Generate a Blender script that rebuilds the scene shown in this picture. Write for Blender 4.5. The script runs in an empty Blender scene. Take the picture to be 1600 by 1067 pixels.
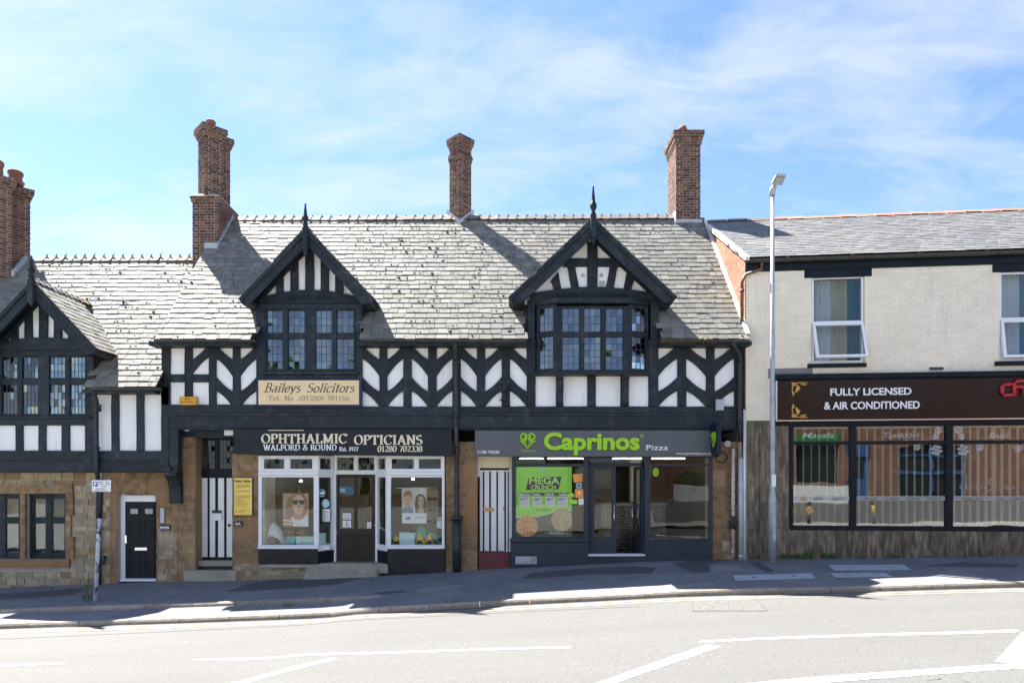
import bpy, bmesh, math, random
from mathutils import Vector, Matrix, noise
random.seed(7)
R = math.radians
scene = bpy.context.scene
col = scene.collection

# ------------------------------------------------------------------ camera, sky, sun, exposure
D0, F, CX, CY = 15.5, 1023.0, 795.0, 755.0       # camera distance to the front plane, focal length and principal point in photo pixels
CAMZ = 2.0
cam_data = bpy.data.cameras.new('camera')
cam_data.sensor_width = 36.0
cam_data.lens = F / 1600 * 36
cam_data.shift_x = (800 - CX) / 1600
cam_data.shift_y = (CY - 533.5) / 1600
cam_data.clip_end = 2000
cam = bpy.data.objects.new('camera', cam_data)
cam.location = (0, -D0, CAMZ)
cam.rotation_euler = (R(90), 0, 0)
col.objects.link(cam)
scene.camera = cam

SUN = Vector((-1.08, 1.0, 2.16)).normalized()      # towards the sun
sun_elev = math.asin(SUN.z)
world = bpy.data.worlds.new('World')
scene.world = world
world.use_nodes = True
wn, wl = world.node_tree.nodes, world.node_tree.links
wn.clear()
w_out = wn.new('ShaderNodeOutputWorld')
w_bg = wn.new('ShaderNodeBackground'); w_bg.inputs['Strength'].default_value = 0.055
sky = wn.new('ShaderNodeTexSky'); sky.sky_type = 'NISHITA'; sky.sun_disc = False
sky.sun_elevation = sun_elev
sky.sun_rotation = math.atan2(SUN.x, SUN.y)
sky.air_density = 1.0; sky.dust_density = 0.25; sky.ozone_density = 3.5
tc = wn.new('ShaderNodeTexCoord')
sep = wn.new('ShaderNodeSeparateXYZ'); wl.new(tc.outputs['Generated'], sep.inputs[0])
den = wn.new('ShaderNodeMath'); den.operation = 'ADD'; den.inputs[1].default_value = 0.22
mx0 = wn.new('ShaderNodeMath'); mx0.operation = 'MAXIMUM'; mx0.inputs[1].default_value = 0.0
wl.new(sep.outputs['Z'], mx0.inputs[0]); wl.new(mx0.outputs[0], den.inputs[0])
dvx = wn.new('ShaderNodeMath'); dvx.operation = 'DIVIDE'; wl.new(sep.outputs['X'], dvx.inputs[0]); wl.new(den.outputs[0], dvx.inputs[1])
dvy = wn.new('ShaderNodeMath'); dvy.operation = 'DIVIDE'; wl.new(sep.outputs['Y'], dvy.inputs[0]); wl.new(den.outputs[0], dvy.inputs[1])
cmb = wn.new('ShaderNodeCombineXYZ'); wl.new(dvx.outputs[0], cmb.inputs[0]); wl.new(dvy.outputs[0], cmb.inputs[1])
n1 = wn.new('ShaderNodeTexNoise'); n1.inputs['Scale'].default_value = 1.7; n1.inputs['Detail'].default_value = 9; n1.inputs['Roughness'].default_value = 0.56; n1.inputs['Distortion'].default_value = 0.35
n2 = wn.new('ShaderNodeTexNoise'); n2.inputs['Scale'].default_value = 4.6; n2.inputs['Detail'].default_value = 10; n2.inputs['Roughness'].default_value = 0.68; n2.inputs['Distortion'].default_value = 0.5
cmap = wn.new('ShaderNodeMapping'); cmap.inputs['Rotation'].default_value = (0, 0, R(24)); cmap.inputs['Scale'].default_value = (0.75, 1.5, 1); cmap.inputs['Location'].default_value = (3.1, 1.7, 0)
wl.new(cmb.outputs[0], cmap.inputs['Vector'])
wl.new(cmap.outputs[0], n1.inputs['Vector']); wl.new(cmap.outputs[0], n2.inputs['Vector'])
nm = wn.new('ShaderNodeMath'); nm.operation = 'MULTIPLY_ADD'; nm.inputs[1].default_value = 0.62
wl.new(n2.outputs['Fac'], nm.inputs[0]); wl.new(n1.outputs['Fac'], nm.inputs[2])
cr = wn.new('ShaderNodeValToRGB')
cr.color_ramp.elements[0].position = 0.72; cr.color_ramp.elements[0].color = (0, 0, 0, 1)
cr.color_ramp.elements[1].position = 1.0; cr.color_ramp.elements[1].color = (0.5, 0.5, 0.5, 1)
wl.new(nm.outputs[0], cr.inputs[0])
mixc = wn.new('ShaderNodeMixRGB'); mixc.inputs['Color2'].default_value = (3.0, 3.08, 3.2, 1)
wb = wn.new('ShaderNodeMixRGB'); wb.blend_type = 'MULTIPLY'; wb.inputs['Fac'].default_value = 1.0; wb.inputs['Color2'].default_value = (0.70, 0.715, 0.83, 1)   # white balance
wl.new(sky.outputs[0], wb.inputs['Color1'])
wl.new(cr.outputs['Color'], mixc.inputs['Fac']); wl.new(wb.outputs[0], mixc.inputs['Color1'])
wl.new(mixc.outputs[0], w_bg.inputs['Color']); wl.new(w_bg.outputs[0], w_out.inputs[0])

sun_data = bpy.data.lights.new('sun', 'SUN')
sun_data.energy = 3.75; sun_data.angle = R(0.53); sun_data.color = (1.0, 0.955, 0.88)
sun = bpy.data.objects.new('sun', sun_data)
sun.rotation_euler = SUN.to_track_quat('Z', 'Y').to_euler()
sun.location = (-12, 12, 25)
col.objects.link(sun)

vs = scene.view_settings
vs.view_transform = 'Standard'; vs.look = 'None'; vs.gamma = 1.0; vs.use_curve_mapping = False
vs.exposure = 2.68
scene.cycles.max_bounces = 8
scene.cycles.transparent_max_bounces = 12
scene.cycles.use_denoising = True
scene.cycles.caustics_reflective = False
scene.cycles.caustics_refractive = False
scene.cycles.sample_clamp_indirect = 6.0

# ------------------------------------------------------------------ photo pixel <-> place
def PX(x, Y=0.0): return (x - CX) / F * (D0 + Y)
def PZ(y, Y=0.0): return CAMZ + (CY - y) / F * (D0 + Y)

# ------------------------------------------------------------------ materials
MATS = {}
def nodes_of(m):
    m.use_nodes = True
    nt = m.node_tree; nt.nodes.clear()
    out = nt.nodes.new('ShaderNodeOutputMaterial')
    b = nt.nodes.new('ShaderNodeBsdfPrincipled')
    nt.links.new(b.outputs[0], out.inputs[0])
    return nt, b, out
def mat(name, c1, c2=None, scale=6.0, rough=0.6, bump=0.0, bscale=40.0, piece=0.0, stretch=(1, 1, 1), metal=0.0, spec=0.5,
        detail=6, lo=0.35, hi=0.65, c3=None, s3=1.0, lo3=0.5, hi3=0.7, bdist=0.01, coat=0.0, piece_hue=None, st3=None, cracks=None, spots=None):
    """Principled material: two colours mixed by noise in place coordinates, a third in larger patches, piece-to-piece variation."""
    if name in MATS: return MATS[name]
    m = bpy.data.materials.new(name); MATS[name] = m
    nt, b, out = nodes_of(m); N, L = nt.nodes, nt.links
    b.inputs['Roughness'].default_value = rough
    b.inputs['Metallic'].default_value = metal
    b.inputs['Specular IOR Level'].default_value = spec
    b.inputs['Coat Weight'].default_value = coat
    geo = N.new('ShaderNodeNewGeometry')
    mp = N.new('ShaderNodeMapping'); mp.inputs['Scale'].default_value = stretch
    L.new(geo.outputs['Position'], mp.inputs['Vector'])
    rgb = None
    if c2 is None:
        v = N.new('ShaderNodeRGB'); v.outputs[0].default_value = (*c1, 1); rgb = v.outputs[0]
    else:
        t = N.new('ShaderNodeTexNoise'); t.inputs['Scale'].default_value = scale; t.inputs['Detail'].default_value = detail; t.inputs['Roughness'].default_value = 0.62
        L.new(mp.outputs[0], t.inputs['Vector'])
        r = N.new('ShaderNodeValToRGB'); r.color_ramp.elements[0].position = lo; r.color_ramp.elements[1].position = hi
        r.color_ramp.elements[0].color = (*c1, 1); r.color_ramp.elements[1].color = (*c2, 1)
        L.new(t.outputs['Fac'], r.inputs[0]); rgb = r.outputs[0]
    if c3 is not None:
        t3 = N.new('ShaderNodeTexNoise'); t3.inputs['Scale'].default_value = s3; t3.inputs['Detail'].default_value = 7; t3.inputs['Roughness'].default_value = 0.65
        if st3:
            mp3 = N.new('ShaderNodeMapping'); mp3.inputs['Scale'].default_value = st3; L.new(geo.outputs['Position'], mp3.inputs['Vector']); L.new(mp3.outputs[0], t3.inputs['Vector'])
        else: L.new(geo.outputs['Position'], t3.inputs['Vector'])
        r3 = N.new('ShaderNodeValToRGB'); r3.color_ramp.elements[0].position = lo3; r3.color_ramp.elements[1].position = hi3
        L.new(t3.outputs['Fac'], r3.inputs[0])
        mm = N.new('ShaderNodeMixRGB'); mm.inputs['Color2'].default_value = (*c3, 1)
        L.new(r3.outputs[0], mm.inputs['Fac']); L.new(rgb, mm.inputs['Color1']); rgb = mm.outputs[0]
    if cracks is not None:   # thin wandering cracks: (colour, cell scale, width, share of the surface that has them)
        cc, cs, cw, cm = cracks
        wv = N.new('ShaderNodeTexNoise'); wv.inputs['Scale'].default_value = 2.5; wv.inputs['Detail'].default_value = 5; L.new(geo.outputs['Position'], wv.inputs['Vector'])
        av = N.new('ShaderNodeMixRGB'); av.inputs['Fac'].default_value = 0.18; L.new(geo.outputs['Position'], av.inputs['Color1']); L.new(wv.outputs['Color'], av.inputs['Color2'])
        vo = N.new('ShaderNodeTexVoronoi'); vo.feature = 'DISTANCE_TO_EDGE'; vo.inputs['Scale'].default_value = cs; L.new(av.outputs[0], vo.inputs['Vector'])
        lt = N.new('ShaderNodeMath'); lt.operation = 'LESS_THAN'; lt.inputs[1].default_value = cw; L.new(vo.outputs['Distance'], lt.inputs[0])
        nk = N.new('ShaderNodeTexNoise'); nk.inputs['Scale'].default_value = 0.5; nk.inputs['Detail'].default_value = 3; L.new(geo.outputs['Position'], nk.inputs['Vector'])
        gt = N.new('ShaderNodeMath'); gt.operation = 'LESS_THAN'; gt.inputs[1].default_value = cm; L.new(nk.outputs['Fac'], gt.inputs[0])
        ml = N.new('ShaderNodeMath'); ml.operation = 'MULTIPLY'; L.new(lt.outputs[0], ml.inputs[0]); L.new(gt.outputs[0], ml.inputs[1])
        mk = N.new('ShaderNodeMixRGB'); mk.inputs['Color2'].default_value = (*cc, 1); L.new(ml.outputs[0], mk.inputs['Fac']); L.new(rgb, mk.inputs['Color1']); rgb = mk.outputs[0]
    if spots is not None:    # round spots such as trodden gum: (colour, scale, radius)
        sc_, ss, sr = spots
        vs_ = N.new('ShaderNodeTexVoronoi'); vs_.inputs['Scale'].default_value = ss; L.new(geo.outputs['Position'], vs_.inputs['Vector'])
        l2 = N.new('ShaderNodeMath'); l2.operation = 'LESS_THAN'; l2.inputs[1].default_value = sr; L.new(vs_.outputs['Distance'], l2.inputs[0])
        mk = N.new('ShaderNodeMixRGB'); mk.inputs['Color2'].default_value = (*sc_, 1); L.new(l2.outputs[0], mk.inputs['Fac']); L.new(rgb, mk.inputs['Color1']); rgb = mk.outputs[0]
    if piece > 0:
        oi = N.new('ShaderNodeObjectInfo')
        ad = N.new('ShaderNodeMath'); ad.operation = 'ADD'
        L.new(oi.outputs['Random'], ad.inputs[0]); L.new(geo.outputs['Random Per Island'], ad.inputs[1])
        fr = N.new('ShaderNodeMath'); fr.operation = 'FRACT'; L.new(ad.outputs[0], fr.inputs[0])
        mr = N.new('ShaderNodeMapRange'); mr.inputs['To Min'].default_value = 1 - piece; mr.inputs['To Max'].default_value = 1 + piece
        L.new(fr.outputs[0], mr.inputs['Value'])
        hs = N.new('ShaderNodeHueSaturation'); L.new(mr.outputs[0], hs.inputs['Value']); L.new(rgb, hs.inputs['Color'])
        rgb = hs.outputs[0]
        if piece_hue is not None:
            m7 = N.new('ShaderNodeMath'); m7.operation = 'MULTIPLY'; m7.inputs[1].default_value = 7.31; L.new(ad.outputs[0], m7.inputs[0])
            f7 = N.new('ShaderNodeMath'); f7.operation = 'FRACT'; L.new(m7.outputs[0], f7.inputs[0])
            rr = N.new('ShaderNodeValToRGB'); rr.color_ramp.elements[0].position = 0.55; rr.color_ramp.elements[1].position = 0.95
            L.new(f7.outputs[0], rr.inputs[0])
            mh = N.new('ShaderNodeMixRGB'); mh.inputs['Color2'].default_value = (*piece_hue, 1)
            L.new(rr.outputs[0], mh.inputs['Fac']); L.new(rgb, mh.inputs['Color1']); rgb = mh.outputs[0]
    L.new(rgb, b.inputs['Base Color'])
    if bump > 0:
        bt = N.new('ShaderNodeTexNoise'); bt.inputs['Scale'].default_value = bscale; bt.inputs['Detail'].default_value = 8
        L.new(mp.outputs[0], bt.inputs['Vector'])
        bp = N.new('ShaderNodeBump'); bp.inputs['Strength'].default_value = bump; bp.inputs['Distance'].default_value = bdist
        L.new(bt.outputs['Fac'], bp.inputs['Height']); L.new(bp.outputs[0], b.inputs['Normal'])
    return m
def glass(name, tint=(0.86, 0.9, 0.9), ior=1.75, rough=0.0, wav=0.0, gain=1.0):
    m = bpy.data.materials.new(name); MATS[name] = m
    m.use_nodes = True; nt = m.node_tree; nt.nodes.clear(); N, L = nt.nodes, nt.links
    out = N.new('ShaderNodeOutputMaterial'); mx = N.new('ShaderNodeMixShader')
    tr = N.new('ShaderNodeBsdfTransparent'); tr.inputs[0].default_value = (*tint, 1)
    gl = N.new('ShaderNodeBsdfGlossy'); gl.inputs['Roughness'].default_value = rough; gl.inputs['Color'].default_value = (1, 1, 1, 1)
    fr = N.new('ShaderNodeFresnel'); fr.inputs['IOR'].default_value = ior
    g = N.new('ShaderNodeMath'); g.operation = 'MULTIPLY'; g.inputs[1].default_value = gain; g.use_clamp = True
    L.new(fr.outputs[0], g.inputs[0])
    if wav > 0:
        geo = N.new('ShaderNodeNewGeometry'); t = N.new('ShaderNodeTexNoise'); t.inputs['Scale'].default_value = 1.3; t.inputs['Detail'].default_value = 1
        L.new(geo.outputs['Position'], t.inputs['Vector'])
        bp = N.new('ShaderNodeBump'); bp.inputs['Strength'].default_value = 1.0; bp.inputs['Distance'].default_value = wav
        L.new(t.outputs['Fac'], bp.inputs['Height']); L.new(bp.outputs[0], gl.inputs['Normal'])
    L.new(g.outputs[0], mx.inputs[0]); L.new(tr.outputs[0], mx.inputs[1]); L.new(gl.outputs[0], mx.inputs[2]); L.new(mx.outputs[0], out.inputs[0])
    return m
def emit(name, c, s):
    m = bpy.data.materials.new(name); MATS[name] = m
    m.use_nodes = True; nt = m.node_tree; nt.nodes.clear()
    out = nt.nodes.new('ShaderNodeOutputMaterial'); e = nt.nodes.new('ShaderNodeEmission')
    e.inputs[0].default_value = (*c, 1); e.inputs[1].default_value = s
    nt.links.new(e.outputs[0], out.inputs[0]); return m
def flat(name, c, rough=0.5, spec=0.4, metal=0.0):
    return mat(name, c, rough=rough, spec=spec, metal=metal)

M = {}
M['timber'] = mat('black_painted_timber', (0.007, 0.012, 0.018), (0.022, 0.032, 0.042), 5, rough=0.55, spec=0.3, bump=0.6, bscale=18, stretch=(3, 3, 3), lo=0.3, hi=0.75, piece=0.28, c3=(0.06, 0.068, 0.075), s3=3.4, lo3=0.52, hi3=0.8)
M['plaster'] = mat('white_render', (0.87, 0.87, 0.88), (0.80, 0.80, 0.80), 3.0, rough=0.85, bump=0.35, bscale=28, lo=0.45, hi=0.9, c3=(0.56, 0.54, 0.50), s3=2.0, st3=(3.2, 3.2, 0.5), lo3=0.56, hi3=0.9)
M['slate'] = mat('old_stone_slate', (0.125, 0.126, 0.118), (0.205, 0.198, 0.174), 9, rough=0.72, bump=0.5, bscale=55, piece=0.13, c3=(0.18, 0.16, 0.10), s3=1.1, lo3=0.56, hi3=0.8, piece_hue=(0.235, 0.225, 0.195), spec=0.2)
M['slate_right'] = mat('grey_roof_slate', (0.11, 0.115, 0.12), (0.17, 0.17, 0.165), 8, rough=0.6, bump=0.4, bscale=50, piece=0.22, c3=(0.2, 0.19, 0.155), s3=0.9, lo3=0.5, hi3=0.8)
M['ridge'] = mat('weathered_ridge_tile', (0.11, 0.105, 0.098), (0.19, 0.172, 0.15), 9, rough=0.8, bump=0.5, piece=0.25, piece_hue=(0.20, 0.125, 0.08))
M['ridge_red'] = mat('red_clay_ridge', (0.45, 0.20, 0.13), (0.32, 0.16, 0.11), 6, rough=0.8, bump=0.3, piece=0.15)
M['brick'] = mat('dark_chimney_brick', (0.075, 0.036, 0.03), (0.135, 0.06, 0.044), 9, rough=0.85, bump=0.5, bscale=60, piece=0.42, piece_hue=(0.21, 0.105, 0.07), c3=(0.07, 0.075, 0.06), s3=2.2, lo3=0.55, hi3=0.8)
M['mortar'] = mat('lime_mortar', (0.46, 0.41, 0.35), (0.34, 0.30, 0.25), 20, rough=0.95, bump=0.4)
M['brick_orange'] = mat('orange_gable_brick', (0.27, 0.105, 0.062), (0.36, 0.15, 0.09), 8, rough=0.85, bump=0.4, piece=0.22, piece_hue=(0.38, 0.19, 0.12))
M['brick_cream'] = mat('cream_painted_brick', (0.86, 0.79, 0.65), (0.78, 0.71, 0.57), 2.2, rough=0.8, bump=0.35, bscale=35, piece=0.035, lo=0.4, hi=0.8, c3=(0.55, 0.50, 0.42), s3=1.6, st3=(2.4, 2.4, 0.45), lo3=0.54, hi3=0.9)
M['stone'] = mat('orange_ironstone', (0.18, 0.112, 0.055), (0.34, 0.22, 0.115), 6, rough=0.9, bump=1.0, bscale=30, piece=0.22, c3=(0.30, 0.245, 0.165), s3=3.0, lo3=0.5, hi3=0.75, piece_hue=(0.29, 0.165, 0.075), bdist=0.015)
M['stone_pale'] = mat('pale_rubble_stone', (0.30, 0.235, 0.15), (0.43, 0.36, 0.25), 7, rough=0.92, bump=0.9, bscale=28, piece=0.25, piece_hue=(0.27, 0.17, 0.085), bdist=0.02)
M['stone_step'] = mat('worn_step_stone', (0.30, 0.27, 0.21), (0.40, 0.36, 0.29), 6, rough=0.85, bump=0.5, bscale=30, c3=(0.2, 0.19, 0.15), s3=3)
M['lead'] = mat('lead_flashing', (0.33, 0.37, 0.42), (0.45, 0.48, 0.52), 8, rough=0.5, bump=0.3)
M['mortar_white'] = mat('white_mortar_fillet', (0.72, 0.71, 0.68), (0.6, 0.58, 0.54), 6, rough=0.8, bump=0.5)
M['iron'] = mat('black_cast_iron', (0.014, 0.017, 0.02), (0.03, 0.033, 0.036), 8, rough=0.5, bump=0.3)
M['gutter'] = mat('dark_gutter', (0.022, 0.022, 0.024), (0.05, 0.047, 0.042), 6, rough=0.55, bump=0.3)
M['white'] = mat('white_gloss_paint', (0.78, 0.79, 0.8), (0.7, 0.71, 0.72), 5, rough=0.35, bump=0.1, lo=0.5, hi=0.9)
M['pvc'] = mat('white_pvc', (0.8, 0.81, 0.83), rough=0.3)
M['black_gloss'] = mat('black_gloss_paint', (0.006, 0.010, 0.013), (0.011, 0.016, 0.020), 4, rough=0.42, bump=0.08, spec=0.16)
M['riser_black'] = mat('worn_black_riser', (0.009, 0.01, 0.012), (0.02, 0.02, 0.02), 5, rough=0.5, spec=0.3, bump=0.3, c3=(0.35, 0.35, 0.35), s3=7, lo3=0.72, hi3=0.75)
M['brown_door'] = mat('dark_brown_door_paint', (0.018, 0.013, 0.010), (0.028, 0.021, 0.016), 5, rough=0.5, spec=0.3)
M['anthracite'] = mat('anthracite_paint', (0.026, 0.037, 0.05), (0.034, 0.045, 0.06), 3, rough=0.5, spec=0.3)
M['sign_grey'] = mat('grey_sign_panel', (0.075, 0.088, 0.10), (0.085, 0.098, 0.11), 2, rough=0.45)
M['sign_black'] = mat('black_sign_board', (0.006, 0.009, 0.014), (0.012, 0.016, 0.023), 3, rough=0.5, spec=0.3)
M['cream_paint'] = flat('cream_letter_paint', (0.74, 0.66, 0.48), 0.5)
M['letter_white'] = flat('white_letter', (0.8, 0.8, 0.82), 0.4)
M['green'] = flat('lime_green_letter', (0.33, 0.62, 0.02), 0.4)
M['green_dark'] = flat('dark_green_edge', (0.06, 0.12, 0.02), 0.5)
M['sign_cream'] = mat('cream_sign_face', (0.80, 0.60, 0.32), (0.84, 0.66, 0.40), 3, rough=0.4)
M['navy'] = flat('navy_sign_edge', (0.012, 0.025, 0.085), 0.4)
M['navy_dark'] = flat('dark_navy_panel', (0.006, 0.014, 0.03), 0.5, 0.3)
M['ink'] = flat('dark_ink', (0.05, 0.045, 0.05), 0.5)
M['ink_soft'] = flat('grey_ink', (0.2, 0.17, 0.14), 0.6)
M['yellow'] = mat('yellow_notice_face', (0.82, 0.56, 0.06), (0.84, 0.6, 0.12), 3, rough=0.4)
M['amber'] = mat('amber_alarm_box', (0.75, 0.38, 0.03), (0.6, 0.28, 0.02), 5, rough=0.4)
M['clad'] = mat('streaked_brown_cladding', (0.06, 0.05, 0.036), (0.30, 0.25, 0.165), 3.2, rough=0.38, bump=0.25, bscale=9, stretch=(4.5, 4.5, 0.8), lo=0.42, hi=0.72, piece=0.25, detail=9, c3=(0.06, 0.052, 0.042), s3=1.2, lo3=0.55, hi3=0.75)
M['sign_brown'] = mat('glossy_brown_sign', (0.014, 0.008, 0.006), (0.02, 0.011, 0.008), 4, rough=0.22, spec=0.3)
M['gold'] = flat('gold_ornament', (0.62, 0.36, 0.09), 0.4)
M['red'] = flat('red_letter', (0.55, 0.02, 0.03), 0.35)
M['steel'] = mat('galvanised_steel', (0.36, 0.40, 0.44), (0.44, 0.47, 0.50), 10, rough=0.5, metal=0.25, bump=0.1, c3=(0.26, 0.28, 0.29), s3=3)
M['chrome'] = flat('brushed_steel', (0.6, 0.6, 0.6), 0.25, metal=1.0)
M['pole'] = mat('peeling_blue_black_pole', (0.02, 0.028, 0.045), (0.42, 0.48, 0.55), 9, rough=0.5, lo=0.42, hi=0.46, bump=0.4, stretch=(1, 1, 0.45), c3=(0.02, 0.028, 0.045), s3=2.2, lo3=0.56, hi3=0.6)
M['asphalt'] = mat('sunbleached_asphalt', (0.058, 0.0575, 0.056), (0.142, 0.141, 0.137), 38, rough=0.9, bump=0.9, bscale=60, detail=8, lo=0.25, hi=0.75, c3=(0.085, 0.083, 0.08), s3=1.0, st3=(0.10, 1.1, 1), lo3=0.42, hi3=0.8, cracks=((0.045, 0.044, 0.042), 0.5, 0.004, 0.36), spots=((0.05, 0.049, 0.047), 2.6, 0.05))
M['pave'] = mat('patched_pavement_asphalt', (0.125, 0.127, 0.13), (0.195, 0.197, 0.198), 60, rough=0.92, bump=0.6, bscale=110, detail=8, c3=(0.20, 0.2, 0.198), s3=0.9, lo3=0.46, hi3=0.6, cracks=((0.035, 0.035, 0.036), 0.9, 0.006, 0.44), spots=((0.24, 0.24, 0.235), 3.2, 0.06))
M['patch_dark'] = mat('dark_asphalt_repair', (0.055, 0.057, 0.06), (0.10, 0.102, 0.104), 60, rough=0.9, bump=0.6, bscale=100)
M['patch_light'] = mat('light_concrete_repair', (0.26, 0.255, 0.24), (0.2, 0.195, 0.185), 20, rough=0.9, bump=0.4)
M['kerb'] = mat('worn_kerbstone', (0.26, 0.22, 0.17), (0.36, 0.32, 0.26), 10, rough=0.9, bump=0.6, bscale=30, piece=0.14)
M['cover'] = mat('pale_concrete_cover', (0.36, 0.39, 0.40), (0.45, 0.47, 0.47), 9, rough=0.85, bump=0.3)
M['paint'] = mat('worn_road_paint', (0.80, 0.79, 0.75), (0.14, 0.138, 0.13), 22, rough=0.7, lo=0.52, hi=0.66, bump=0.3)
M['paint_yellow'] = mat('faded_yellow_paint', (0.36, 0.30, 0.215), (0.2, 0.18, 0.15), 16, rough=0.8, lo=0.35, hi=0.65)
M['ground'] = mat('far_ground', (0.16, 0.15, 0.10), (0.10, 0.12, 0.05), 0.3, rough=0.95)
M['glass'] = glass('shop_glass', (0.94, 0.96, 0.95), ior=1.5, wav=0.003, gain=0.42)
M['glass_rest'] = glass('restaurant_glass', ior=1.6, wav=0.003, gain=1.35)
M['pane'] = glass('leaded_pane_glass', (0.8, 0.86, 0.86), ior=1.7, wav=0.002, gain=1.45)
M['pane_clear'] = glass('window_glass', (0.86, 0.9, 0.9), ior=1.5, wav=0.003, gain=0.6)
M['lead_came'] = flat('lead_came', (0.05, 0.055, 0.06), 0.6)
M['curtain'] = mat('white_curtain', (0.72, 0.73, 0.75), (0.62, 0.63, 0.66), 4, rough=0.9)
M['blind_grey'] = mat('grey_window_blind', (0.20, 0.26, 0.31), (0.16, 0.21, 0.26), 2, rough=0.8)
M['curtain_teal'] = mat('blue_curtain', (0.10, 0.28, 0.38), (0.08, 0.22, 0.32), 4, rough=0.9)
M['curtain_cream'] = mat('cream_curtain', (0.62, 0.55, 0.42), (0.52, 0.46, 0.34), 4, rough=0.9)
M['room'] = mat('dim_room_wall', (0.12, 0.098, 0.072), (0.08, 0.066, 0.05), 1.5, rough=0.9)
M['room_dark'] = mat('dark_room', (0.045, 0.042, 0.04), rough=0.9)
M['floor_wood'] = mat('shop_floor', (0.16, 0.11, 0.07), (0.12, 0.08, 0.05), 4, rough=0.5)
M['blind'] = mat('vertical_blind_fabric', (0.76, 0.75, 0.72), rough=0.85)
M['moss'] = mat('roof_moss', (0.045, 0.045, 0.028), (0.10, 0.095, 0.045), 30, rough=1.0)
M['moss_dry'] = mat('dry_gutter_moss', (0.16, 0.11, 0.055), (0.09, 0.07, 0.03), 30, rough=1.0)
M['grass'] = mat('verge_weed', (0.06, 0.12, 0.025), (0.12, 0.18, 0.05), 12, rough=0.8)
M['leaf'] = mat('hedge_leaf', (0.03, 0.075, 0.018), (0.07, 0.13, 0.03), 5, rough=0.6, piece=0.3)
M['bark'] = mat('bark', (0.10, 0.07, 0.045), (0.06, 0.045, 0.03), 9, rough=0.9)
M['dry_bank'] = mat('dry_grass_bank', (0.25, 0.20, 0.13), (0.15, 0.14, 0.075), 1.6, rough=0.95, bump=0.8, bscale=14)
M['terracotta'] = mat('terracotta', (0.22, 0.09, 0.06), (0.15, 0.07, 0.05), 9, rough=0.85, bump=0.3)
M['print_white'] = flat('poster_white', (0.78, 0.78, 0.78), 0.35)
M['frost'] = None
def veil(name, c, alpha):
    m = bpy.data.materials.new(name); MATS[name] = m
    m.use_nodes = True; nt = m.node_tree; nt.nodes.clear()
    out = nt.nodes.new('ShaderNodeOutputMaterial'); mx = nt.nodes.new('ShaderNodeMixShader'); mx.inputs[0].default_value = alpha
    tr = nt.nodes.new('ShaderNodeBsdfTransparent'); d = nt.nodes.new('ShaderNodeBsdfDiffuse'); d.inputs[0].default_value = (*c, 1)
    nt.links.new(tr.outputs[0], mx.inputs[1]); nt.links.new(d.outputs[0], mx.inputs[2]); nt.links.new(mx.outputs[0], out.inputs[0])
    return m
M['frost'] = veil('frosted_vinyl', (0.8, 0.8, 0.78), 0.4)
M['frost_light'] = veil('frosted_band', (0.75, 0.77, 0.78), 0.4)

# ------------------------------------------------------------------ objects
ORG = {}
def org(o): return ORG.get(o.name, Vector((0, 0, 0)))
def tag(o, label=None, cat=None, group=None, kind=None):
    if label: o['label'] = label
    if cat: o['category'] = cat
    if group: o['group'] = group
    if kind: o['kind'] = kind
    return o
def thing(name, label, cat, loc=(0, 0, 0), group=None, kind=None):
    o = bpy.data.objects.new(name, None); col.objects.link(o)
    o.empty_display_size = 0.2
    o.location = loc; ORG[o.name] = Vector(loc)
    return tag(o, label, cat, group, kind)
def link(o, parent):
    col.objects.link(o)
    if parent is not None:
        o.parent = parent; ORG[o.name] = org(parent)
    return o

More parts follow.
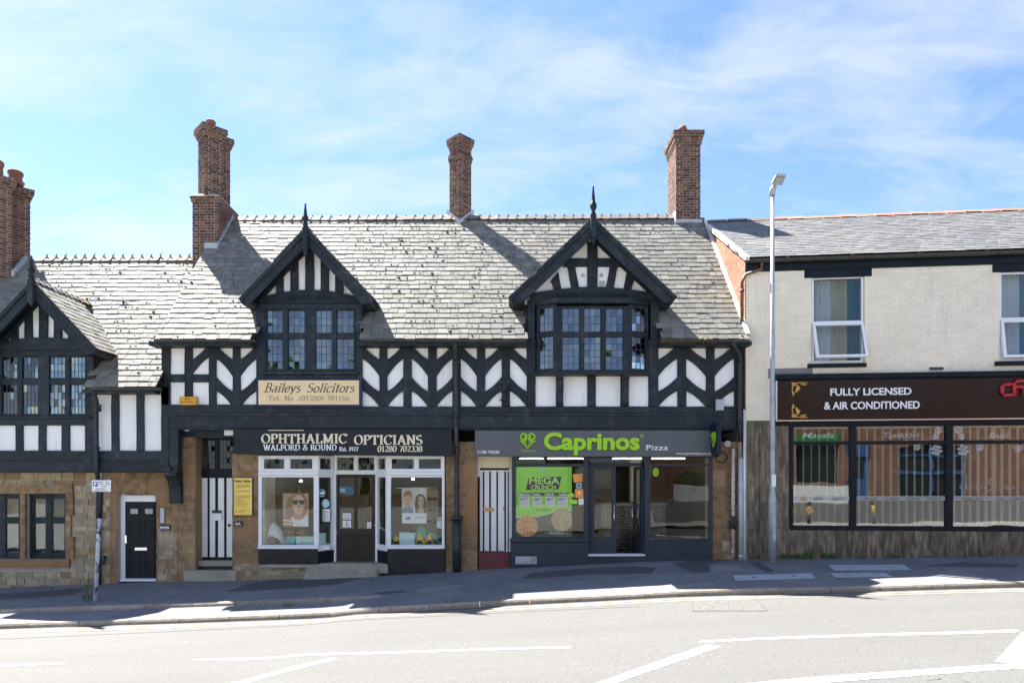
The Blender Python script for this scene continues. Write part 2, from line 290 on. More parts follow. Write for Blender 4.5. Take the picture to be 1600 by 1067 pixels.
class MB:
    """Collects faces in place coordinates; build() links them as one mesh object."""
    def __init__(s, xf=None): s.v = []; s.f = []; s.xf = xf; s.sm = []; s.mi = []
    def vs(s, pts):
        n = len(s.v)
        for p in pts:
            p = Vector(p); s.v.append(s.xf @ p if s.xf is not None else p)
        return n
    def face(s, pts):
        n = s.vs(pts); s.f.append(tuple(range(n, n + len(pts))))
    def box(s, x0, x1, y0, y1, z0, z1, b=0.0):
        if x1 < x0: x0, x1 = x1, x0
        if y1 < y0: y0, y1 = y1, y0
        if z1 < z0: z0, z1 = z1, z0
        if b <= 0:
            n = s.vs([(x0, y0, z0), (x1, y0, z0), (x1, y1, z0), (x0, y1, z0), (x0, y0, z1), (x1, y0, z1), (x1, y1, z1), (x0, y1, z1)])
            for q in ((0, 3, 2, 1), (4, 5, 6, 7), (0, 1, 5, 4), (1, 2, 6, 5), (2, 3, 7, 6), (3, 0, 4, 7)):
                s.f.append(tuple(n + i for i in q))
        else:
            b = min(b, (x1 - x0) * .4, (y1 - y0) * .4, (z1 - z0) * .4)
            s.prism([(x0, z0), (x1, z0), (x1, z1), (x0, z1)], y0, y1, b, both=True)
        return s
    def prism(s, poly, y0, y1, b=0.0, both=False):
        """Polygon in (x, z) swept from y0 (front) to y1; b chamfers the front rim."""
        n = len(poly)
        a = sum(poly[i][0] * poly[(i + 1) % n][1] - poly[(i + 1) % n][0] * poly[i][1] for i in range(n))
        if a < 0: poly = poly[::-1]
        if b > 0:
            ins = inset(poly, b)
            rings = [(ins, y0), (poly, y0 + b)] + ([(poly, y1 - b), (ins, y1)] if both else [(poly, y1)])
        else: rings = [(poly, y0), (poly, y1)]
        idx = [s.vs([(p[0], y, p[1]) for p in r]) for r, y in rings]
        s.f.append(tuple(idx[0] + i for i in range(n)))
        for k in range(len(idx) - 1):
            for i in range(n):
                j = (i + 1) % n
                s.f.append((idx[k] + j, idx[k] + i, idx[k + 1] + i, idx[k + 1] + j))
        s.f.append(tuple(idx[-1] + i for i in reversed(range(n))))
        return s
    def bar(s, a, b, w, h, up=(0, 0, 1)):
        """A square bar from a to b."""
        a, b = Vector(a), Vector(b); d = (b - a).normalized(); up = Vector(up)
        if abs(d.dot(up)) > .98: up = Vector((1, 0, 0))
        x = d.cross(up).normalized(); z = x.cross(d).normalized()
        q = [x * w / 2 - z * h / 2, x * -w / 2 - z * h / 2, x * -w / 2 + z * h / 2, x * w / 2 + z * h / 2]
        n = s.vs([a + p for p in q] + [b + p for p in q])
        for f in ((0, 1, 2, 3), (7, 6, 5, 4), (0, 4, 5, 1), (1, 5, 6, 2), (2, 6, 7, 3), (3, 7, 4, 0)): s.f.append(tuple(n + i for i in f))
        return s
    def tube(s, pts, r, seg=10, cap=True):
        """Round tube along a path; r one radius or one per point."""
        pts = [Vector(p) for p in pts]; rs = r if isinstance(r, (list, tuple)) else [r] * len(pts)
        idx = []
        up = Vector((0, 0, 1))
        for i, p in enumerate(pts):
            d = (pts[min(i + 1, len(pts) - 1)] - pts[max(i - 1, 0)]).normalized()
            u = Vector((0, 1, 0)) if abs(d.dot(up)) > .95 else up
            x = d.cross(u).normalized(); z = x.cross(d).normalized()
            idx.append(s.vs([p + (x * math.cos(2 * math.pi * k / seg) + z * math.sin(2 * math.pi * k / seg)) * rs[i] for k in range(seg)]))
        for a, b in zip(idx, idx[1:]):
            for k in range(seg):
                j = (k + 1) % seg; s.f.append((a + k, a + j, b + j, b + k)); s.sm.append(len(s.f) - 1)
        if cap:
            s.f.append(tuple(idx[0] + k for k in reversed(range(seg)))); s.f.append(tuple(idx[-1] + k for k in range(seg)))
        return s
    def lathe(s, c, prof, seg=16):
        """Turned about the vertical through c; prof is (radius, z) from the bottom up."""
        idx = [s.vs([(c[0] + r * math.cos(2 * math.pi * k / seg), c[1] + r * math.sin(2 * math.pi * k / seg), z) for k in range(seg)]) for r, z in prof]
        for a, b in zip(idx, idx[1:]):
            for k in range(seg):
                j = (k + 1) % seg; s.f.append((a + k, a + j, b + j, b + k)); s.sm.append(len(s.f) - 1)
        s.f.append(tuple(idx[0] + k for k in reversed(range(seg)))); s.f.append(tuple(idx[-1] + k for k in range(seg)))
        return s
    def mesh(s, name, o):
        me = bpy.data.meshes.new(name)
        me.from_pydata([v - o for v in s.v], [], s.f)
        for i in s.sm: me.polygons[i].use_smooth = True
        me.update(); return me
    def build(s, name, m, parent=None, label=None, cat=None, group=None, kind=None):
        if not s.v: return None
        if parent is not None: o = org(parent)
        else:
            o = Vector((sum(p.x for p in s.v) / len(s.v), sum(p.y for p in s.v) / len(s.v), min(p.z for p in s.v)))
        ob = bpy.data.objects.new(name, s.mesh(name, o))
        ob.data.materials.append(m)
        link(ob, parent)
        if parent is None: ob.location = o; ORG[ob.name] = o
        return tag(ob, label, cat, group, kind)

def inset(poly, b):
    n = len(poly); out = []
    for i in range(n):
        p0, p1, p2 = Vector(poly[i - 1]), Vector(poly[i]), Vector(poly[(i + 1) % n])
        e1, e2 = (p1 - p0), (p2 - p1)
        if e1.length < 1e-6 or e2.length < 1e-6: out.append(tuple(p1)); continue
        n1 = Vector((-e1.y, e1.x)).normalized(); n2 = Vector((-e2.y, e2.x)).normalized()
        m = (n1 + n2)
        if m.length < 1e-3: m = n1.copy()
        m.normalize(); k = b / max(.35, m.dot(n1)); out.append((p1.x + m.x * k, p1.y + m.y * k))
    return out
def wobble(poly, step=0.22, amp=0.005):
    """Subdivide a polygon's long edges and nudge them: hand-worked timber is never ruler-straight."""
    out = []
    for i in range(len(poly)):
        a, b = Vector(poly[i]), Vector(poly[(i + 1) % len(poly)])
        L = (b - a).length; k = max(1, int(L / step))
        nrm = Vector((-(b - a).y, (b - a).x)).normalized() if L > 0 else Vector((0, 0))
        for j in range(k):
            p = a.lerp(b, j / k)
            if j > 0: p = p + nrm * random.uniform(-amp, amp)
            out.append((p.x, p.y))
    return out

UNIT = None
def unit_cube():
    global UNIT
    if UNIT is None: UNIT = {}
    return UNIT
class Pieces:
    """Alike pieces (bricks, slates, stones): the largest in view become objects of their own, the rest one joined mesh of kind stuff."""
    def __init__(s): s.a = []
    def add(s, c, ax, size, w=1.0, taper=0.0): s.a.append((Vector(c), ax, size, w))
    def build(s, parent, name, m, limit=300, rest=None, bevel=0.0):
        if not s.a: return
        s.a.sort(key=lambda t: -t[3])
        o = org(parent); cu = unit_cube()
        key = (name, m.name)
        if key not in cu:
            b = MB(); b.box(-.5, .5, -.5, .5, -.5, .5)
            if bevel:
                b = MB(); b.prism([(-.5, -.5), (.5, -.5), (.5, .5), (-.5, .5)], -.5, .5, bevel)
            me = bpy.data.meshes.new(name); me.from_pydata(b.v, [], b.f); me.materials.append(m); cu[key] = me
        for c, ax, size, w in s.a[:limit]:
            ob = bpy.data.objects.new(name, cu[key])
            mt = Matrix.Identity(4)
            for j in range(3):
                mt.col[j][:3] = ax[j] * size[j]
            mt.translation = c - o
            ob.matrix_basis = mt
            link(ob, parent)
        if len(s.a) > limit:
            mb = MB()
            for c, ax, size, w in s.a[limit:]:
                hx, hy, hz = ax[0] * size[0] / 2, ax[1] * size[1] / 2, ax[2] * size[2] / 2
                n = mb.vs([c - hx - hy - hz, c + hx - hy - hz, c + hx + hy - hz, c - hx + hy - hz, c - hx - hy + hz, c + hx - hy + hz, c + hx + hy + hz, c - hx + hy + hz])
                for q in ((0, 3, 2, 1), (4, 5, 6, 7), (0, 1, 5, 4), (1, 2, 6, 5), (2, 3, 7, 6), (3, 0, 4, 7)): mb.f.append(tuple(n + i for i in q))
            mb.build(rest or name + '_rows', m, parent, kind='stuff')
AXW = (Vector((1, 0, 0)), Vector((0, 1, 0)), Vector((0, 0, 1)))

def field(P, o, u, n, u0, u1, z0, z1, rows, wid, holes=(), gap=0.01, depth=0.1, jit=0.002, half=False, wobz=0.0, lim=None, wfun=None):
    """Courses of bricks or stones on an upright face. o: corner, u: along, n: outward; holes (u0,u1,z0,z1); rows, wid: (min,max)."""
    o, u, n = Vector(o), Vector(u), Vector(n); zz = Vector((0, 0, 1)); z = z0; k = 0
    while z < z1 - .01:
        h = random.uniform(*rows); h = min(h, z1 - z)
        if z1 - z - h < rows[0] * .45: h = z1 - z
        a, b = (u0, u1) if lim is None else lim(z + h / 2)
        iv = [(a, b)]
        for hu0, hu1, hz0, hz1 in holes:
            ov = min(z + h, hz1) - max(z, hz0)
            if ov > .35 * h:
                nx = []
                for p, q in iv:
                    if hu1 <= p or hu0 >= q: nx.append((p, q)); continue
                    if hu0 > p: nx.append((p, hu0))
                    if hu1 < q: nx.append((hu1, q))
                iv = nx
        for p, q in iv:
            x = p; first = True
            while x < q - .012:
                w = random.uniform(*wid)
                if half and first and k % 2: w = w * .5
                first = False
                if q - x - w < wid[0] * .35: w = q - x
                w = min(w, q - x)
                dj = random.uniform(-jit, jit)
                c = o + u * (x + w / 2) + zz * (z + h / 2) + n * (dj - depth / 2)
                wt = (w * h) * (wfun(c) if wfun else 1)
                P.add(c, (u, -n, zz), (max(.006, w - gap), depth, max(.006, h - gap)), wt)
                x += w
        z += h; k += 1

# ------------------------------------------------------------------ lettering
def sans(text, size, mname, parent, xf, name='lettering', extrude=0.004, align='LEFT', bold=0.0, width=None, shear=0.0, spacing=1.0):
    """Built-in sans letters as a mesh; xf places them (x along the line, y up, z towards the viewer)."""
    cu = bpy.data.curves.new(name, 'FONT'); cu.body = text; cu.size = size; cu.extrude = extrude; cu.align_x = align
    cu.offset = bold; cu.shear = shear; cu.space_character = spacing; cu.resolution_u = 4
    ob = bpy.data.objects.new(name, cu); col.objects.link(ob)
    dg = bpy.context.evaluated_depsgraph_get(); dg.update()
    me = bpy.data.meshes.new_from_object(ob.evaluated_get(dg))
    bpy.data.objects.remove(ob); bpy.data.curves.remove(cu)
    if not me.vertices: return None
    xs = [v.co.x for v in me.vertices]; w0, w1 = min(xs), max(xs); ys = [v.co.y for v in me.vertices]
    sx = width / (w1 - w0) if width else 1
    o = org(parent) if parent else Vector((0, 0, 0))
    for v in me.vertices:
        p = v.co.copy()
        if width: p.x = (p.x - w0) * sx
        v.co = xf @ p - o
    me.materials.clear(); me.materials.append(M[mname] if isinstance(mname, str) else mname); me.name = name
    for p in me.polygons: p.material_index = 0
    ob = bpy.data.objects.new(name, me); link(ob, parent)
    return ob
def front(x, z, y):
    """Place lettering on a face looking at the street: x along +X, y up +Z, z towards -Y."""
    return Matrix(((1, 0, 0, x), (0, 0, -1, y), (0, 1, 0, z), (0, 0, 0, 1)))
def arc(cx, cy, rx, ry, a0, a1, n=12):
    return [(cx + rx * math.cos(R(a0 + (a1 - a0) * i / n)), cy + ry * math.sin(R(a0 + (a1 - a0) * i / n))) for i in range(n + 1)]
G = {}   # serif glyphs: width, pen strokes, serif feet (x, y, half-length)
def g(ch, w, st, sf=()): G[ch] = (w, st, sf)
V = lambda x, a=0, b=1: [(x, a), (x, b)]
g('O', .86, [arc(.43, .5, .36, .49, 0, 360, 24)])
g('C', .78, [arc(.43, .5, .36, .49, 38, 322, 20), [(.72, .78), (.72, 1)]])
g('D', .84, [V(.16), [(.16, .98)] + arc(.36, .5, .4, .48, 90, -90, 14) + [(.16, .02)]], [(.13, 0, .1), (.13, 1, .1)])
g('P', .7, [V(.18), [(.18, .98)] + arc(.38, .74, .25, .24, 90, -90, 10) + [(.18, .5)]], [(.18, 0, .16), (.14, 1, .1)])
g('R', .8, [V(.18), [(.18, .98)] + arc(.38, .76, .24, .22, 90, -90, 10) + [(.18, .54)], [(.4, .54), (.74, 0)]], [(.18, 0, .16), (.14, 1, .1), (.74, 0, .1)])
g('B', .74, [V(.18), [(.18, .98)] + arc(.38, .75, .22, .23, 90, -90, 10) + [(.18, .52)], [(.18, .52)] + arc(.4, .26, .27, .25, 90, -90, 10) + [(.18, .02)]], [(.13, 0, .1), (.13, 1, .1)])
g('H', .92, [V(.2), V(.72), [(.2, .5), (.72, .5)]], [(.2, 0, .17), (.2, 1, .17), (.72, 0, .17), (.72, 1, .17)])
g('T', .78, [V(.39), [(.04, .96), (.74, .96)], [(.06, .98), (.04, .76)], [(.72, .98), (.74, .76)]], [(.39, 0, .18)])
g('A', .86, [[(.12, 0), (.43, 1)], [(.41, 1), (.74, 0)], [(.24, .34), (.64, .34)]], [(.12, 0, .13), (.74, 0, .15)])
g('L', .7, [V(.2), [(.2, .03), (.64, .03)], [(.62, .02), (.66, .28)]], [(.2, 0, .16), (.2, 1, .17)])
g('M', 1.06, [V(.18), V(.88), [(.16, 1), (.52, .08)], [(.52, .08), (.86, 1)]], [(.18, 0, .15), (.88, 0, .16), (.12, 1, .12), (.92, 1, .12)])
g('I', .44, [V(.22)], [(.22, 0, .17), (.22, 1, .17)])
g('N', .9, [V(.18), V(.74), [(.16, 1), (.74, .02)]], [(.18, 0, .15), (.74, 1, .15), (.1, 1, .12)])
g('S', .64, [arc(.32, .74, .21, .23, 30, 250, 12) + arc(.32, .26, .24, .25, 80, -150, 12)])
g('W', 1.2, [[(.1, 1), (.38, 0)], [(.38, 0), (.62, .95)], [(.58, 1), (.86, 0)], [(.86, 0), (1.1, 1)]], [(.1, 1, .13), (.58, 1, .13), (1.1, 1, .12)])
g('F', .68, [V(.2), [(.2, .97), (.62, .97)], [(.61, .98), (.63, .76)], [(.2, .52), (.5, .52)], [(.5, .64), (.5, .4)]], [(.2, 0, .17), (.16, 1, .12)])
g('E', .72, [V(.2), [(.2, .97), (.62, .97)], [(.61, .98), (.63, .76)], [(.2, .52), (.5, .52)], [(.5, .64), (.5, .4)], [(.2, .03), (.64, .03)], [(.63, .02), (.66, .26)]], [(.14, 0, .1), (.14, 1, .1)])
g('U', .88, [[(.2, 1), (.2, .34)] + arc(.45, .32, .25, .3, 180, 360, 12) + [(.7, 1)]], [(.2, 1, .17), (.7, 1, .14)])
g('&', .86, [[(.8, .5), (.66, .2)] + arc(.36, .26, .27, .24, -20, -200, 10) + [(.46, .62)] + arc(.42, .8, .15, .18, -40, 200, 10) + [(.3, .66), (.78, .02)]], [(.78, .5, .1)])
g('.', .3, [arc(.15, .06, .05, .05, 0, 360, 8)])
g(' ', .36, [])
g('1', .5, [V(.26), [(.26, .98), (.1, .82)]], [(.26, 0, .17)])
g('0', .6, [arc(.3, .5, .23, .49, 0, 360, 20)])
g('2', .6, [arc(.3, .72, .21, .26, 160, -30, 12) + [(.08, .06)], [(.08, .05), (.54, .05)], [(.52, .04), (.56, .2)]])
g('3', .58, [arc(.27, .74, .2, .24, 150, -80, 12), arc(.27, .28, .23, .27, 85, -150, 12)])
g('7', .56, [[(.06, .96), (.52, .96), (.22, 0)]])
g('8', .6, [arc(.3, .74, .2, .24, 0, 360, 16), arc(.3, .27, .24, .26, 0, 360, 16)])
g('9', .6, [arc(.3, .68, .22, .3, 0, 360, 16), arc(.18, .6, .34, .6, 10, -75, 10)])
g('6', .6, [arc(.3, .31, .22, .3, 0, 360, 16), arc(.42, .4, .34, .6, 190, 105, 10)])
g('4', .6, [V(.42), [(.42, 1), (.06, .3), (.58, .3)]], [(.42, 0, .12)])
g('(', .36, [arc(.42, .45, .28, .65, 125, 235, 10)])
g(')', .36, [arc(-.06, .45, .28, .65, 55, -55, 10)])
X0_ = .66
g('a', .56, [arc(.25, .52, .17, .14, 160, 20, 8) + [(.42, .1), (.52, .02)], arc(.24, .19, .18, .17, 60, 360, 12)])
g('e', .54, [arc(.27, .32, .22, .33, 10, 330, 16), [(.06, .36), (.48, .36)]])
g('i', .3, [V(.15, 0, X0_), arc(.15, .9, .04, .05, 0, 360, 8)], [(.15, 0, .11), (.1, X0_, .08)])
g('l', .3, [V(.15)], [(.15, 0, .11), (.1, 1, .08)])
g('y', .56, [[(.06, .66), (.28, .04)], [(.5, .66), (.22, -.2), (.06, -.26)]], [(.06, .66, .1), (.5, .66, .1)])
g('s', .46, [arc(.23, .5, .14, .15, 30, 250, 10) + arc(.23, .17, .16, .17, 80, -150, 10)])
g('o', .56, [arc(.28, .32, .22, .33, 0, 360, 18)])
g('c', .5, [arc(.28, .32, .22, .33, 45, 320, 14)])
g('t', .36, [V(.16, .06, .9), [(.02, .64), (.32, .64)], arc(.24, .1, .09, .1, 180, 300, 6)])
g('r', .42, [V(.13, 0, X0_), arc(.29, .44, .16, .2, 160, 50, 8)], [(.13, 0, .12), (.08, X0_, .08)])
def serif(text, x, z, y, h, width, mname, parent, thick=.17, thin=.06, slant=0.0, name='lettering', track=0.04, xf=None):
    """Broad-nib serif capitals drawn as pen strokes on a face looking at the street."""
    adv = sum(G[c][0] + track for c in text) - track
    sx = width / (adv * h) if width else 1.0
    mb = MB(xf); px = 0.0; k = 0
    phi = R(18)
    def stroke(pts):
        nonlocal k
        k += 1; yy = y - .0035 - .0002 * (k % 9)
        q = [Vector(((px + p[0] + slant * p[1]) * h * sx, p[1] * h)) for p in pts]
        L, Rr = [], []
        closed = (q[0] - q[-1]).length < 1e-4 and len(q) > 3
        for i, p in enumerate(q):
            if closed: d = q[(i + 1) % (len(q) - 1)] - q[(i - 1) % (len(q) - 1)]
            else: d = q[min(i + 1, len(q) - 1)] - q[max(i - 1, 0)]
            if d.length < 1e-9: d = Vector((0, 1))
            d.normalize(); th = math.atan2(d.y, d.x)
            w = (thin + (thick - thin) * abs(math.sin(th - phi)) ** 1.3) * h / 2
            nn = Vector((-d.y, d.x)) * w
            L.append(p + nn); Rr.append(p - nn)
        for i in range(len(q) - 1):
            mb.face([(x + Rr[i].x, yy, z + Rr[i].y), (x + Rr[i + 1].x, yy, z + Rr[i + 1].y), (x + L[i + 1].x, yy, z + L[i + 1].y), (x + L[i].x, yy, z + L[i].y)])
    for ch in text:
        w, st, sf = G[ch]
        for s_ in st: stroke(s_)
        for fx, fy, hl in sf: stroke([(fx - hl, fy + (.025 if fy < .3 else -.025)), (fx + hl, fy + (.025 if fy < .3 else -.025))])
        px += w + track
    return mb.build(name, M[mname], parent)
def marks(x0, x1, z, y, h, mname, parent, seed=1, gapp=.35, name='small_print', n=None):
    """A line of print too small to read: short dark ticks in word groups."""
    rnd = random.Random(seed); mb = MB(); x = x0
    while x < x1 - h * .4:
        if rnd.random() < .2: x += h * .55; continue
        w = h * rnd.uniform(.35, .62); w = min(w, x1 - x); hh = h * rnd.choice((.6, .6, .95))
        mb.face([(x, y, z), (x + w * .75, y, z), (x + w * .75, y, z + hh), (x, y, z + hh)]); x += w
    return mb.build(name, M[mname], parent)
# ------------------------------------------------------------------ ground, pavement, kerb, road
BP = [(-60, -1.9), (-20, -.80), (-12.28, -.517), (-8.57, -.378), (-6.1, -.301), (-3.01, -.193), (-1.47, -.116), (.08, -.023), (1.62, .054), (3.17, .135), (4.86, .185), (5.7, .2), (8, .27), (11.5, .36), (16, .46), (60, 1.4)]
def Bz(X):
    for (a, za), (b, zb) in zip(BP, BP[1:]):
        if X <= b: return za + (zb - za) * (X - a) / (b - a)
    return BP[-1][1]
def smooth(t): t = max(0, min(1, t)); return t * t * (3 - 2 * t)
KY = -3.5
def Gz(X, Y):
    b = Bz(X)
    if Y > KY:
        z = b - .1 * max(0, (-.2 - Y)) / 3.3
        if Y < -2.5: z -= .06 * smooth((-2.6 - X) / .9)
        z += .012 * (noise.noise(Vector((X * .5, Y * .7, 3))))
        return z
    if Y > -11.6:
        return b - .19 - .05 * smooth((-2.6 - X) / .9) + .06 * (1 - ((Y + 7.5) / 4) ** 2)
    if Y > -14: return b - .09
    return b - .09 + min(1.0, (-14 - Y) / 3.0) * (1.25 - b)
def ground_at(x, y):
    """Place on the ground that the photo pixel looks at."""
    d = 10.0
    for _ in range(60):
        X = (x - CX) / F * d; z = Gz(X, d - D0)
        d = .6 * d + .4 * (CAMZ - z) * F / (y - CY)
    X = (x - CX) / F * d
    return Vector((X, d - D0, Gz(X, d - D0)))
def sheet_grid(name, xs, ys, m, zf, kind='structure'):
    mb = MB()
    for y in ys:
        for x in xs: mb.v.append(Vector((x, y, zf(x, y))))
    n = len(xs)
    for j in range(len(ys) - 1):
        for i in range(n - 1):
            a = j * n + i; mb.f.append((a, a + 1, a + n + 1, a + n)); mb.sm.append(len(mb.f) - 1)
    return mb.build(name, m, None, kind=kind)
xs = [-24 + .4 * i for i in range(121)]
sheet_grid('pavement', xs, [KY + .005] + [-3.2 + .25 * i for i in range(3)] + [-2.505, -2.5] + [-2.25 + .25 * i for i in range(12)] + [1.0, 6.0], M['pave'], Gz)
sheet_grid('road', xs, [-11.55 + .4 * i for i in range(21)], M['asphalt'], lambda x, y: Gz(x, min(y, KY - .02)))
sheet_grid('pavement', xs, [-14 + .4 * i for i in range(7)], mat('pale_far_pavement', (.36, .35, .32), (.44, .42, .38), 6, rough=.9), lambda x, y: Gz(x, min(-11.62, y)))
sheet_grid('forecourt', [6.6 + 1.67 * i for i in range(21)], [-60, -24, -20, -17, -16, -15, -14], M['asphalt'], Gz)
sheet_grid('bank', [-40 + 46.6 / 24 * i for i in range(25)], [-60, -40, -30, -24, -20, -17, -16.3], M['dry_bank'], Gz)
sheet_grid('bounce_footway', [-40 + 46.6 / 24 * i for i in range(25)], [-16.3, -15.5, -14.7, -14], MATS['pale_far_pavement'], Gz)  # pale paving added out of view to bounce sunlight onto the shaded fronts
gm = MB(); gm.face([(-600, -600, -2.2), (600, -600, -2.2), (600, 600, -2.2), (-600, 600, -2.2)]); gm.build('ground', M['ground'], None, kind='structure')

def lay(poly, off, m, name, parent=None, px=True, **kw):
    """A flat sheet on the ground (paint, asphalt repair), cut fine so that it follows the fall of the road."""
    pts = [ground_at(*p) for p in poly] if px else [Vector((p[0], p[1], 0)) for p in poly]
    bm = bmesh.new(); vs_ = [bm.verts.new((p.x, p.y, 0)) for p in pts]
    f = bm.faces.new(vs_)
    if f.normal.z < 0 or f.calc_area() < 0: pass
    for ax in (0, 1):
        lo, hi = min(p[ax] for p in pts), max(p[ax] for p in pts); k = math.ceil(lo / .4)
        while k * .4 < hi:
            co = Vector((0, 0, 0)); co[ax] = k * .4; no = Vector((0, 0, 0)); no[ax] = 1
            bmesh.ops.bisect_plane(bm, geom=bm.verts[:] + bm.edges[:] + bm.faces[:], plane_co=co, plane_no=no); k += 1
    bmesh.ops.recalc_face_normals(bm, faces=bm.faces[:])
    mb = MB(); bm.verts.ensure_lookup_table()
    for v in bm.verts: mb.v.append(Vector((v.co.x, v.co.y, Gz(v.co.x, v.co.y) + off)))
    for f in bm.faces:
        ids = [v.index for v in f.verts]
        mb.f.append(tuple(ids if f.normal.z > 0 else ids[::-1]))
    bm.verts.index_update(); bm.free()
    return mb.build(name, m, parent, **kw)
# kerb: single stones set end to end
kerb = thing('kerb', None, None, (0, KY, 0), kind='structure')
x = -16.0
while x < 16:
    L = .91; mb = MB(); a, b = x + .006, x + L - .006; j = random.uniform(-.008, .008)
    za, zb = Gz(a, KY + .02) + .006, Gz(b, KY + .02) + .006
    y0, y1 = KY - .125 + j, KY - .004
    n = mb.vs([(a, y0 + .02, za - .3), (b, y0 + .02, zb - .3), (b, y1, zb - .3), (a, y1, za - .3), (a, y0 + .012, za - .035), (b, y0 + .012, zb - .035), (a, y0 + .035, za), (b, y0 + .035, zb), (b, y1, zb), (a, y1, za)])
    for q in ((0, 1, 5, 4), (4, 5, 7, 6), (6, 7, 8, 9), (1, 2, 8, 7, 5), (3, 0, 4, 6, 9)): mb.f.append(tuple(n + i for i in q))
    mb.build('kerbstone', M['kerb'], kerb); x += L
upper = thing('upper_kerb', None, None, (-8, -2.5, 0), kind='structure')
x = -15.0
while x < -3.2:
    L = random.uniform(.8, 1.1); a, b = x + .006, x + L - .006; mb = MB(); j = random.uniform(-.01, .01)
    za, zb = Gz(a, -2.45) + .004, Gz(b, -2.45) + .004
    y0, y1 = -2.56 + j, -2.44
    n = mb.vs([(a, y0, za - .14), (b, y0, zb - .14), (b, y1, zb - .14), (a, y1, za - .14), (a, y0, za - .02), (b, y0, zb - .02), (a, y0 + .02, za), (b, y0 + .02, zb), (b, y1, zb), (a, y1, za)])
    for q in ((0, 1, 5, 4), (4, 5, 7, 6), (6, 7, 8, 9), (1, 2, 8, 7, 5), (3, 0, 4, 6, 9)): mb.f.append(tuple(n + i for i in q))
    mb.build('kerbstone', M['kerb'], upper); x += L
# asphalt repairs on the pavement
rep = thing('pavement_repairs', None, None, (0, -1.5, 0), kind='structure')
for poly, mm in (
    ([(-20, 937), (-20, 929), (60, 924), (120, 918), (138, 920), (112, 929), (60, 933)], 'patch_dark'),
    ([(352, 924), (390, 911), (437, 905), (500, 905), (575, 901), (530, 912), (470, 918), (400, 922)], 'patch_dark'),
    ([(812, 904), (831, 895), (909, 888), (994, 884.5), (1025, 887), (1019, 896), (925, 896.5), (847, 903)], 'patch_dark'),
    ([(1051, 880), (1094, 874), (1144, 874.5), (1106, 882), (1112, 893), (1081, 895)], 'patch_dark'),
    ([(1168, 878), (1185, 878), (1212, 892), (1198, 894)], 'patch_dark'),
    ([(1440, 884), (1500, 878), (1590, 881), (1590, 886), (1520, 886)], 'patch_dark'),
    ([(640, 922), (720, 913), (728, 915), (665, 926)], 'patch_light'),
    ([(580, 926), (625, 922), (640, 924), (598, 929)], 'patch_dark'),
    ([(1112, 884), (1150, 883), (1166, 892), (1110, 893)], 'patch_light'),
    ([(1040, 916), (1112, 909), (1120, 914), (1050, 920)], 'patch_light')):
    lay(poly, .004, M[mm], 'asphalt_patch', rep)
# inspection covers
for poly, lb in (([(1145, 899), (1268, 895.5), (1274, 903.5), (1150, 907.5)], 'pale concrete cover slab in the pavement left of the others'),
                 ([(1294, 883), (1412, 882), (1424, 890.5), (1304, 891.5)], 'pale concrete cover slab closest to the restaurant wall'),
                 ([(1297, 895.5), (1382, 895), (1396, 901.5), (1306, 902.5)], 'pale concrete cover slab nearest the kerb before the restaurant')):
    a = ground_at(*poly[0]); c = thing('inspection_cover', lb, 'cover', tuple(a), 'cover slabs in the pavement')
    q = [ground_at(*p) for p in poly]
    def bl(u, v): return (q[0].lerp(q[1], u)).lerp(q[3].lerp(q[2], u), v)
    for u0, u1 in ((0, .497), (.503, 1)):
        w = [bl(u0, 0), bl(u1, 0), bl(u1, 1), bl(u0, 1)]
        lay([(p.x, p.y) for p in w], .007, M['cover'], 'slab', c, px=False)
        m0 = bl((u0 + u1) / 2, .5); lay([(m0.x - .05, m0.y - .03), (m0.x + .05, m0.y - .03), (m0.x + .05, m0.y + .03), (m0.x - .05, m0.y + .03)], .011, M['ink'], 'lifting_slot', c, px=False)
# road paint
rm = thing('road_markings', None, None, (0, -6, 0), kind='structure')
for poly in ([(303, 1031.5), (303, 1028.8), (892, 1009.6), (892, 1012)], [(-30, 1042), (-30, 1039), (101, 1034.5), (101, 1037)],
             [(340, 1073), (400, 1057), (480, 1036), (520, 1027.3), (527, 1029.5), (500, 1036.5), (400, 1063), (366, 1073)],
             [(1094, 1001.5), (1090, 1004.2), (1594, 987), (1589, 983.6)],
             [(915, 1073), (1103, 1007), (1127, 1010), (1040, 1040), (1003, 1052), (946, 1073)],
             [(1110, 1073), (1620, 1035), (1620, 1042.5), (1220, 1073)], [(1555, 1033.5), (1596, 989), (1625, 975), (1650, 1000), (1598, 1036.5)]):
    lay(poly, .005, M['paint'], 'painted_line', rm)
for o_ in (.20, .40):
    lay([(-15, KY - .125 - o_), (15, KY - .125 - o_), (15, KY - .125 - o_ - .085), (-15, KY - .125 - o_ - .085)], .005, M['paint_yellow'], 'yellow_line', rm, px=False)
# tarred seam along the road
q = [ground_at(-20, 999), ground_at(500, 974), ground_at(900, 951.5), ground_at(1000, 947)]
lay([(p.x, p.y + .012) for p in q] + [(p.x, p.y - .012) for p in reversed(q)], .004, M['patch_dark'], 'tar_seam', rm, px=False)
lay([(1083.3, 934), (1177, 930.5), (1198, 953.5), (1083.3, 954)], .003, mat('road_repair', (.05, .048, .045), (.15, .145, .135), 26, rough=.9, bump=.8, bscale=60), 'asphalt_patch', rm)
for a, b in (((1083, 934), (1082, 955)), ((1083, 955), (1198, 955)), ((1176, 930), (1199, 953))):
    p, q2 = ground_at(*a), ground_at(*b); d = (q2 - p).normalized(); nn = Vector((-d.y, d.x, 0)) * .01
    lay([((p + nn).x, (p + nn).y), ((q2 + nn).x, (q2 + nn).y), ((q2 - nn).x, (q2 - nn).y), ((p - nn).x, (p - nn).y)], .004, M['patch_dark'], 'tar_seam', rm, px=False)
